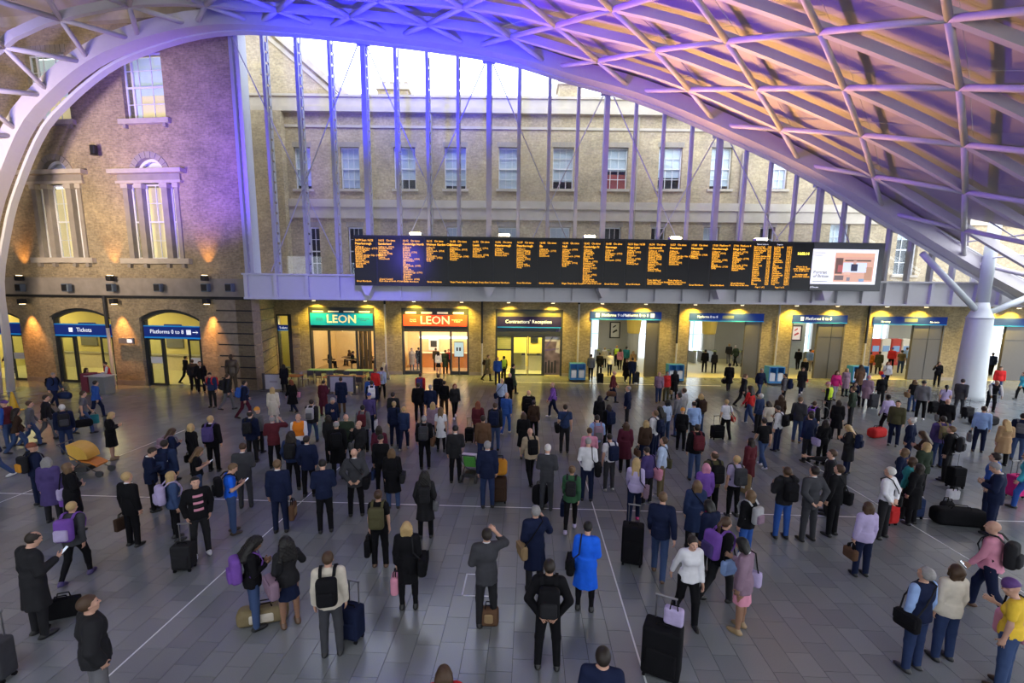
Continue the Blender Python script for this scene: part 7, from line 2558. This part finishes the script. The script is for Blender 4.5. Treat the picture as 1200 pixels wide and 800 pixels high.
Q(1075, 585, -50, 'Flook', 'long:blonde', 'puffer:dark green', 'leggings:black', 'dark green padded coat with blonde hair', shoe='light grey', h=1.7)
Q(1058, 606, -60, 'Flook', 'bob:brown', 'shirt:teal', 'trousers:charcoal', 'teal top in the group beside white shirt')
Q(1066, 614, -55, 'Flook', 'long:dark', 'coat:black', 'trousers:black', 'black coat with long dark hair beside a blue case')
Q(1154, 608, -70, 'Mstand', 'short:dark', 'jacket:blue', 'trousers:navy', 'blue denim jacket behind the navy suit', h=1.8)
Q(1159, 626, -75, 'Mphone', 'short:grey', 'suit:navy', 'trousers:navy', 'navy suit with grey hair holding a paper', h=1.82)
Q(1197, 596, -80, 'Fpull', 'bob:brown', 'jacket:turquoise', 'jeans:blue', 'turquoise sweater beside a pink trolley bag')
Q(1152, 718, -70, 'Mwalk', 'none:grey', 'shirt:pink', 'trousers:navy', 'pink shirt with shaved head reading a phone', bp='charcoal', ph='l', shoe='brown', h=1.8)
Q(1102, 772, -40, 'Flook', 'bob:brown', 'jacket:cream', 'jeans:dark blue', 'cream cardigan with curly brown hair')
Q(1066, 784, -50, 'Mlook', 'short:grey', 'vest:navy:light blue', 'jeans:dark blue', 'navy padded vest over light blue sleeves', sb=('black', -1), shoe='charcoal')
Q(1172, 806, -70, 'Fphone1', 'beanie:purple', 'tee:yellow', 'jeans:denim', 'yellow top and violet headwear with pink spotted bag', sb=('pink', 1, False, 1.5), shoe='dark brown')

# --- foreground
Q(570, 732, -10, 'Mraise', 'short:dark', 'suit:dark grey', 'trousers:charcoal', 'dark grey suit with raised arm over a brown bag', h=1.80)
Q(626, 693, -20, 'Mear', 'short:grey', 'coat:navy', 'trousers:charcoal', 'navy coat with pale hair and tan satchel', sb=('tan', -1, True, 1.0), h=1.76)
Q(641, 782, 0, 'Mhips', 'short:dark', 'jacket:black', 'trousers:black', 'black sweater with a black rucksack in the foreground', bp='black', pocket='charcoal', h=1.80)
Q(685, 714, 5, 'Fphone1', 'short:black', 'coat:bright blue', 'leggings:black', 'bright blue swing coat', sb=('black', -1, False, 1.1), h=1.68)
Q(700, 915, 0, 'Mlook', 'short:dark', 'tee:navy', 'jeans:denim', 'navy t-shirt seen from behind at the bottom edge', h=1.78)
Q(522, 930, 0, 'Flook', 'long:brown', 'jacket:red', 'trousers:black', 'long brown hair, only the head at the bottom edge', h=1.66)
Q(300, 734, 75, 'Fphone', 'curly:black', 'jacket:black', 'jeans:denim', 'black jacket and jeans with a purple sack bag', bp='purple', skin='m')
Q(341, 732, -20, 'Fear', 'curly:black', 'jacket:charcoal', 'skirt:navy', 'charcoal jacket with big black curls and pink satchel', sb=('mauve', -1, False, 1.25), shoe='brown', skin='m')
Q(390, 766, 5, 'Mstand', 'short:brown', 'jacket:cream', 'jeans:dark grey', 'cream sweater with black rucksack beside a blue case', bp='black', h=1.74)
# --- inside the gateways and shops
def inside(px, py, *a, **kw):
    return Q(px, py, *a, **kw)
inside(692, 445, 0, 'Mwalk', 'short:dark', 'jacket:grey', 'trousers:black', 'grey jacket entering the first gateway')
inside(702, 441, 10, 'Mwalk', 'short:dark', 'jacket:black', 'trousers:black', 'black jacket entering the first gateway with a case')
inside(714, 440, 0, 'Mwalk', 'short:dark', 'shirt:white', 'trousers:navy', 'white shirt entering the first gateway')
inside(708, 431, 0, 'Fwalk', 'short:blonde', 'jacket:cream', 'trousers:charcoal', 'cream jacket deeper inside the first gateway')
inside(722, 429, 0, 'Mwalk', 'cap:orange', 'hivis:hi-vis yellow:charcoal', 'trousers:black', 'yellow vest inside the first gateway')
inside(726, 433, 0, 'Fwalk', 'bob:brown', 'jacket:pink', 'leggings:black', 'pink jacket inside the first gateway')
inside(733, 432, 10, 'Mwalk', 'short:dark', 'jacket:teal', 'trousers:black', 'teal jacket inside the first gateway')
inside(741, 437, 175, 'Fwalk', 'long:blonde', 'jacket:camel', 'trousers:maroon', 'camel jacket coming out of the first gateway')
inside(740, 450, 5, 'Mwalk', 'short:dark', 'jacket:navy', 'trousers:navy', 'navy jacket before the first gateway with luggage')
inside(733, 448, 170, 'Fwalk', 'long:black', 'coat:black', 'leggings:black', 'black coat beside luggage at the first gateway', shoe='white')
inside(825, 436, 0, 'Mstand', 'short:black', 'jacket:black', 'trousers:black', 'black jacket, left of the pair inside second gateway')
inside(836, 437, 0, 'Fstand', 'long:black', 'jacket:charcoal', 'trousers:black', 'charcoal jacket, right of the pair inside second gateway')
inside(861, 429, -40, 'Mwalk', 'short:grey', 'jacket:dark green', 'trousers:black', 'dark green jacket at the barriers of second gateway')
inside(853, 426, 0, 'Mwalk', 'short:blonde', 'jacket:charcoal', 'trousers:grey', 'charcoal jacket at the barriers of second gateway')
inside(871, 430, 20, 'Fwalk', 'bob:dark', 'coat:black', 'trousers:black', 'black coat at the barriers of second gateway')
inside(1018, 437, 0, 'Fstand', 'short:brown', 'jacket:orange', 'trousers:brown', 'orange jacket inside the fourth gateway')
inside(1028, 438, 0, 'Mstand', 'short:brown', 'coat:olive', 'trousers:black', 'olive coat inside the fourth gateway')
inside(1037, 453, 170, 'Fwalk', 'bob:red', 'jacket:white', 'trousers:black', 'white top coming out of the fourth gateway', sb=('red', 1, False), shoe='white')
inside(1043, 433, 0, 'Mstand', 'cap:blue', 'jacket:red', 'trousers:black', 'red jacket inside the fourth gateway')
inside(1054, 437, 0, 'Mstand', 'short:dark', 'tee:khaki', 'jeans:denim', 'khaki t-shirt and jeans inside the fourth gateway')
inside(1060, 432, 20, 'Mstand', 'short:brown', 'shirt:light blue', 'trousers:grey', 'light blue shirt inside the fourth gateway')
inside(1160, 440, 0, 'Mwalk', 'short:dark', 'jacket:dark blue', 'trousers:black', 'dark blue jacket inside the fifth gateway')
inside(483, 434.0, 150, 'Fstand', 'short:brown', 'coat:beige', 'leggings:black', 'beige coat inside the red shop window')
inside(491, 433.5, 30, 'Mstand', 'short:dark', 'coat:black', 'trousers:black', 'black coat inside the red shop window')
inside(514, 438.5, 0, 'Fstand', 'long:black', 'shirt:white', 'skirt:black', 'white blouse queuing in the red shop doorway')
inside(522, 438.0, 0, 'Mstand', 'short:dark', 'coat:dark green', 'trousers:black', 'dark green coat queuing in the red shop doorway')
inside(526, 434.0, 180, 'Fstand', 'bun:red', 'tee:red', 'trousers:black', 'red t-shirt inside the red shop')
inside(511, 434.0, 20, 'Mstand', 'short:brown', 'jacket:olive', 'trousers:black', 'olive jacket inside the red shop')
for k, (sx_, yy, c) in enumerate(((.9, 1.9, 'black'), (1.9, 3.6, 'dark brown'), (2.6, 2.0, 'navy'), (3.4, 3.5, 'charcoal'), (3.9, 2.2, 'maroon'))):
    w0 = AR.world(tx0 + sx_ - .45, yy + .3, -.02)
    person(0, 0, (60, -60, 90, -120, 100)[k], ('F' if k % 2 else 'M') + 'sit', ('short:dark', 'bob:brown', 'short:black', 'long:dark', 'short:grey')[k], 'jacket:' + c, 'trousers:black', 'person in ' + c + ' seated inside the teal-signed cafe', world=w0)

# --- luggage on the floor
suitcase(217, 667, 10, 'charcoal', 'charcoal trolley case before the striped jumper', w=.38, d=.3, h=.52)
floor_bag(76, 722, 25, 'black', 'black leather briefcase beside the long overcoat', 'briefcase', 1.1)
suitcase(-2, 795, 0, 'dark grey', 'dark grey case cut by the left edge', h=.6)
floor_bag(309, 727, 20, 'khaki', 'khaki striped duffel between the two curly-haired women', 'duffel', .85, name='duffel_bag', trim='cream')
suitcase(413, 748, -15, 'navy', 'navy case with bright blue top beside cream sweater', w=.36, d=.28, h=.55, handle=True)
floor_bag(573, 731, 0, 'brown', 'brown bag between the feet of the raised arm suit', 'tote', .9, trim='tan')
suitcase(584, 588, 5, 'dark brown', 'dark brown case beside the tall navy suit', w=.46, d=.3, h=.66)
floor_bag(586, 586, 0, 'amber', 'amber bag lying on top of dark brown case', 'backpack', 1.15, z=.74)
suitcase(550, 518, 0, 'black', 'small black case pulled by red-haired person', w=.34, d=.24, h=.52)
floor_bag(633, 591, 20, 'black', 'black bag on the floor beside white-haired grey suit', 'backpack', 1.4)
suitcase(740, 660, -15, 'black', 'tall black case beside the navy sweater', w=.45, d=.32, h=.85)
suitcase(774, 790, -25, 'black', 'largest black case in the foreground with lilac bag', w=.56, d=.36, h=.78)
floor_bag(785, 789, -25, 'lilac', 'lilac cloth bundle resting on the largest black case', 'tote', .75, z=.84)
suitcase(840, 514, 10, 'black', 'black case with red base pulled by white t-shirt', w=.5, d=.3, h=.5)
suitcase(1022, 478, 0, 'dark grey', 'dark grey case between mauve coat and blue cap', w=.42, d=.3, h=.7)
floor_bag(1027, 512, 20, 'red', 'red holdall pulled by the lilac shirt', 'holdall', 1.3)
suitcase(1042, 614, 10, 'red', 'red case behind the white-haired white shirt', w=.3, d=.24, h=.6)
suitcase(1071, 606, -10, 'dark blue', 'dark blue case beside black coat with long hair', w=.34, d=.24, h=.5)
suitcase(1118, 571, 0, 'black', 'black case beside the black jacket near navy suit', w=.4, d=.3, h=.6)
floor_bag(1122, 614, -8, 'black', 'long black holdall lying beside the navy suit', 'duffel', 1.25, name='holdall')
floor_bag(1108, 604, 5, 'charcoal', 'charcoal bag under the trolley handle behind long holdall', 'backpack', 1.0)
floor_bag(1113, 602, 0, 'white', 'white carrier bag on top of the trolley luggage', 'tote', .75, z=.42)
suitcase(1188, 582, 10, 'hot pink', 'hot pink shopping trolley at the right edge', w=.42, d=.3, h=.62)
floor_bag(1152, 497, 0, 'charcoal', 'charcoal luggage being handled near the column', 'duffel', 1.2)
suitcase(1133, 490, 0, 'charcoal', 'charcoal case pulled towards the white column', h=.5)
suitcase(1093, 484, 0, 'black', 'black case left of the lilac-grey top', h=.55)
suitcase(703, 449, 0, 'black', 'black case at the left jamb of first gateway', h=.6)
suitcase(745, 449, 0, 'charcoal', 'charcoal case at the right of first gateway', h=.7)
# ------------------------------------------------------------------ furniture and loose things
# statue by the corner pier
bz = mat('bronze_statue', (.070, .052, .038), .45, metal=.5, vary=.25, scale=8)
sp_ = ground(274, 463)
stt = empty('bronze_statue', sp_, math.radians(185))
J = skeleton('M', 'pocket')
k_ = 1.28
for nm, me in (('figure', cached(('M', 'pocket', 'body'), grow_body, 'M', 'pocket')), ('statue_coat', cached(('M', 'pocket', 'suit'), grow_top, 'M', 'pocket', 'suit')), ('statue_trousers', cached(('M', 'pocket', 'trousers'), grow_bottom, 'M', 'pocket', 'trousers'))):
    o = put(me, nm, bz, stt); o.scale = (k_,) * 3; o.location = (0, 0, .06)
for nm in 'rl':
    o = put(cached(('M', 'pocket', 'shoe', nm), grow_shoe, 'M', 'pocket', nm), 'statue_shoe', bz, stt); o.scale = (k_,) * 3; o.location = (0, 0, .06)
MB().lathe([(.55, 0), (.55, .05), (.5, .07)], 20).obj('statue_base', bz, stt)
tag(stt, 'bronze standing statue of a figure in a suit by the corner pier', 'statue')

# cone-shaped yellow floor sign
p = ground(17, 481)
cn = empty('wet_floor_cone', p)
yc = mat('cone_yellow', (.75, .45, .02), .5, vary=.05)
MB().lathe([(.2, .03), (.17, .06), (.045, .88), (.02, .92)], 16).obj('cone', yc, cn)
B(-.24, .24, -.24, .24, 0, .03, .01).obj('cone_foot', yc, cn)
tag(cn, 'tall yellow wet floor cone near the left edge', 'cone')
p = ground(4, 489)
ym = MB(); ym.box(p.x - .9, p.x + .5, p.y - .18, p.y + .1, .0, .012)
o = ym.obj('floor_mat', yc); tag(o, 'yellow strip lying on the floor beside the cone', 'mat')

# newspaper bins along the arcade
bin_b = mat('bin_blue', (.03, .22, .55), .45, vary=.06)
bin_w = mat('bin_white', (.72, .76, .80), .6, vary=.1, scale=12)
for px, py, wh in ((676, 446, 'left of the first gateway'), (790, 447, 'between the first and second gateways'), (906, 450, 'between the second and third gateways'), (1003, 449, 'between the third and fourth gateways')):
    p = ground(px, py)
    nb = empty('newspaper_bin', p, AR.rz)
    w, d, h = .52, .32, 1.15
    B(-w, w, -d, d, .05, .12).obj('base', black_m, nb)
    B(-w, w, d - .05, d, .12, h).obj('back_panel', bin_b, nb)
    for x_ in (-w, -.03, w - .06):
        B(x_, x_ + .06, -d, d - .05, .12, h).obj('side_panel', bin_b, nb)
    B(-w, w, -d, d, h, h + .06).obj('top', bin_b, nb)
    for x_ in (-w / 2, w / 2):
        B(x_ - .17, x_ + .17, -d + .02, d - .08, .14, .78).obj('newspaper_stack', bin_w, nb)
    B(-w, w, -d - .01, -d + .02, .12, .26).obj('kick_panel', bin_b, nb)
    tag(nb, 'blue newspaper bin with white stacks ' + wh, 'newspaper bin', 'newspaper bins')

# cafe terrace in front of the teal shop
t_gr = mat('table_green', (.16, .36, .16), .45)
t_or = mat('table_orange', (.62, .15, .03), .4)
ch_m = mat('chair_dark', (.05, .045, .045), .5)
ch_g = mat('chair_grey', (.28, .27, .28), .5)
def table(px, py, m, label, w=.8, d=.7, h=.75, rz=0.0):
    p = ground(px, py)
    t = empty('cafe_table', p, AR.rz + rz)
    B(-w / 2, w / 2, -d / 2, d / 2, h - .04, h, .01).obj('table_top', m, t)
    for x_ in (-1, 1):
        for y_ in (-1, 1):
            MB().tube((x_ * (w / 2 - .06), y_ * (d / 2 - .06), 0), (x_ * (w / 2 - .06), y_ * (d / 2 - .06), h - .04), .022, n=6).obj('leg', ch_m, t)
    tag(t, label, 'table', 'cafe tables')
    return t
table(378, 446, t_gr, 'green cafe table left of the cafe doorway', 1.7)
table(414, 446.5, t_gr, 'green cafe table before the cafe doorway', .9)
table(431, 446.5, t_gr, 'green cafe table nearest the pier beyond the cafe', .9)
table(346, 454, t_or, 'small orange cafe table beside the corner pier', .8)
table(405, 455, t_or, 'long orange cafe table behind the front windbreak', 2.4, .8)
def chair(px, py, rz, label, m):
    p = ground(px, py)
    c = empty('cafe_chair', p, math.radians(rz))
    B(-.2, .2, -.2, .2, .43, .46, .01).obj('seat', m, c)
    B(-.2, .2, .18, .21, .55, .85).obj('backrest', m, c)
    for x_ in (-1, 1):
        MB().tube((x_ * .18, -.18, 0), (x_ * .18, -.18, .43), .015, n=6).obj('leg', ch_m, c)
        MB().tube((x_ * .18, .19, 0), (x_ * .18, .19, .85), .015, n=6).obj('leg', ch_m, c)
    tag(c, label, 'chair', 'cafe chairs')
for k, (px, py, rz, lab, m) in enumerate(((357, 452, 90, 'grey cafe chair right of the small orange table', ch_g), (366, 449, 180, 'dark cafe chair before the left green table', ch_m), (376, 450, 170, 'dark cafe chair at the middle of the left green table', ch_m), (388, 450, 190, 'dark cafe chair at the right end of left green table', ch_m),
                                          (408, 449.5, 180, 'dark cafe chair before the doorway green table', ch_m), (423, 449.5, 180, 'dark cafe chair between the two right green tables', ch_m), (437, 450, 200, 'dark cafe chair near the pier beyond the cafe', ch_m), (392, 459, 0, 'dark cafe chair left behind the long orange table', ch_m), (419, 459, 0, 'dark cafe chair right behind the long orange table', ch_m))):
    chair(px, py, rz, lab, m)
wb_m = mat('windbreak_cloth', (.42, .41, .43), .7, vary=.1)
def windbreak(px0, px1, py, label):
    a = ground(px0, py); b = ground(px1, py + (px1 - px0) * .011)
    L = (b - a).length
    w = empty('windbreak', a, math.atan2(b.y - a.y, b.x - a.x))
    for x_ in (0, L):
        B(x_ - .06, x_ + .06, -.06, .06, 0, 1.05).obj('post', ch_m, w)
        B(x_ - .15, x_ + .15, -.2, .2, 0, .04).obj('foot', ch_m, w)
    B(.08, L - .08, -.015, .015, .12, .98).obj('panel', wb_m, w)
    B(.0, L, -.02, .02, .98, 1.02).obj('rail', ch_m, w)
    pr = B(L * .3, L * .7, -.02, -.015, .5, .62).obj('logo_print', mat('windbreak_print', (.3, .27, .3), .7), w)
    tag(w, label, 'windbreak')
windbreak(310, 333, 458, 'grey windbreak panel by the corner pier')
windbreak(386, 416, 461, 'grey windbreak panel before the long orange table')
p = ground(451, 444)
sw = empty('sandwich_board', p, math.radians(-55))
for s_ in (-1, 1):
    m2 = MB(); m2.add([(-.3, s_ * .28, 0), (.3, s_ * .28, 0), (.3, s_ * .03, 1.1), (-.3, s_ * .03, 1.1), (-.3, s_ * .25, 0), (.3, s_ * .25, 0), (.3, s_ * .0, 1.1), (-.3, s_ * .0, 1.1)], [(0, 1, 2, 3), (7, 6, 5, 4), (0, 4, 5, 1), (1, 5, 6, 2), (2, 6, 7, 3), (3, 7, 4, 0)])
    m2.obj('board_face', mat('sandwich_cream', (.6, .56, .45), .7), sw)
tag(sw, 'cream folding board leaning beside the cafe downpipe', 'sign board')

# information desk by the ticket doors
p = ground(121, 461)
dk = empty('information_desk', p, LW.rz)
B(-.5, .5, -.3, .3, 0, 1.0, .03).obj('desk_body', mat('desk_grey', (.22, .23, .25), .6), dk)
B(-.7, .6, -.35, .35, 1.0, 1.05).obj('desk_top', mat('desk_pale', (.6, .6, .62), .5), dk)
B(-.95, -.55, -.32, .3, .1, 1.15).obj('banner', mat('banner_maroon', (.20, .03, .06), .7), dk)
tag(dk, 'grey information desk by the Tickets doorway', 'desk')
person(0, 0, -100, 'Msit', 'short:dark', 'vest:red:white', 'trousers:black', 'person in red waistcoat and white sleeves seated at information desk', world=ground(129, 455) + Vector((0, 0, .2)))
person(0, 0, 110, 'Fsit', 'bob:brown', 'jacket:black', 'trousers:grey', 'person in black jacket seated left of the information desk', world=ground(102, 459) + Vector((0, 0, .05)))
for px, py, z_, lab in ((130, 455, .64, 'tall black stool behind the information desk'), (101, 458, .48, 'black stool left of the information desk'), (999, 473, .43, 'black stool under the seated navy patterned top')):
    p = ground(px, py)
    s_ = empty('stool', p)
    MB().lathe([(.19, z_ - .05), (.2, z_ - .02), (.19, z_)], 12).obj('seat', ch_m, s_)
    for a in range(4):
        MB().tube((.16 * math.cos(a * 1.57), .16 * math.sin(a * 1.57), 0), (.12 * math.cos(a * 1.57), .12 * math.sin(a * 1.57), z_ - .04), .015, n=6).obj('leg', ch_m, s_)
    tag(s_, lab, 'stool')

# pushchairs
def pushchair(px, py, rz, hood_m, seat_m, label, k=1.0):
    p = ground(px, py)
    b = empty('pushchair', p, math.radians(rz)); b.scale = (k, k, k)
    fr = mat('pushchair_frame', (.03, .03, .035), .4)
    for x_ in (-.25, .25):
        MB().path([(x_, -.52, 1.02), (x_, -.30, .72), (x_, .30, .22), (x_, .46, .13)], .016, 6).obj('frame_tube', fr, b)
        MB().path([(x_, -.35, .13), (x_, .0, .46)], .016, 6).obj('frame_tube', fr, b)
        MB().tube((x_ - .03, -.35, .14), (x_ + .03, -.35, .14), .14, n=16).obj('wheel', fr, b)
        MB().tube((x_ - .025, .46, .10), (x_ + .025, .46, .10), .10, n=14).obj('wheel', fr, b)
    MB().tube((-.27, -.52, 1.02), (.27, -.52, 1.02), .02, n=8).obj('push_bar', fr, b)
    m2 = MB(); m2.ribbon([(0, -.28, .88), (0, -.12, .48), (0, .22, .42), (0, .40, .30)], [Vector((0, .8, .5)), Vector((0, .5, .8)), Vector((0, 0, 1)), Vector((0, .3, 1))], .44, .05); m2.obj('seat', seat_m, b)
    m2 = MB()
    n_ = 8
    ring = []
    for i in range(n_ + 1):
        a = math.radians(-10 + 100 * i / n_)
        ring.append((-.25 + .42 * math.sin(a), .55 + .42 * math.cos(a)))
    m2.ribbon([(0, y, z) for y, z in ring], [Vector((0, (y + .25) / .42, (z - .55) / .42)) for y, z in ring], .50, .03)
    for x_ in (-.25, .25):
        m2.add([(x_, -.25, .55)] + [(x_, y, z) for y, z in ring], [(0, i, i + 1) for i in range(1, n_ + 1)])
    m2.obj('hood', hood_m, b)
    B(-.2, .2, -.3, .1, .16, .3).obj('basket', fr, b)
    tag(b, label, 'pushchair')
pushchair(104, 556, -80, mat('hood_yellow', (.72, .42, .06), .6), mat('seat_orange', (.62, .20, .02), .6), 'yellow hooded pushchair on the left', 1.05)
pushchair(553, 561, -10, mat('hood_lilac', (.62, .58, .70), .6), mat('seat_green', (.12, .45, .08), .6), 'green and white pushchair in the middle of the hall', .9)
# bicycle beside the yellow vest
p = ground(955, 494)
bk = empty('bicycle', p, math.radians(20))
fr = mat('bicycle_frame', (.05, .05, .06), .4)
for x_ in (-.5, .5):
    m2 = MB(); m2.path([(x_ + .33 * math.cos(t), 0, .34 + .33 * math.sin(t)) for t in np.linspace(0, 6.28, 20)], .018, 6); m2.obj('wheel', fr, bk)
m2 = MB()
for a, b in (((-.5, .34), (-.1, .34)), ((-.1, .34), (-.2, .8)), ((-.2, .8), (-.5, .34)), ((-.18, .74), (.35, .78)), ((-.1, .34), (.35, .72)), ((.35, .85), (.5, .34))):
    m2.tube((a[0], 0, a[1]), (b[0], 0, b[1]), .018, n=6)
m2.obj('frame', fr, bk)
MB().tube((.33, -.28, .98), (.33, .28, .98), .016, n=6).obj('handlebar', fr, bk)
B(-.32, -.1, -.07, .07, .86, .92, .02).obj('saddle', fr, bk)
MB().tube((.33, 0, .8), (.33, 0, .98), .016, n=6).obj('stem', fr, bk)
tag(bk, 'dark bicycle held beside the yellow safety vest and pink helmet', 'bicycle')
# papers
# ------------------------------------------------------------------ lettering becomes plain mesh
bpy.context.view_layer.update()
dg = bpy.context.evaluated_depsgraph_get()
for o in [o for o in sc.objects if o.type == 'FONT']:
    me = bpy.data.meshes.new_from_object(o.evaluated_get(dg))
    nm = o.name.split('.')[0]
    n2 = bpy.data.objects.new(nm, me)
    col.objects.link(n2)
    n2.parent = o.parent
    n2.location = o.location; n2.rotation_euler = o.rotation_euler; n2.scale = o.scale
    bpy.data.objects.remove(o)
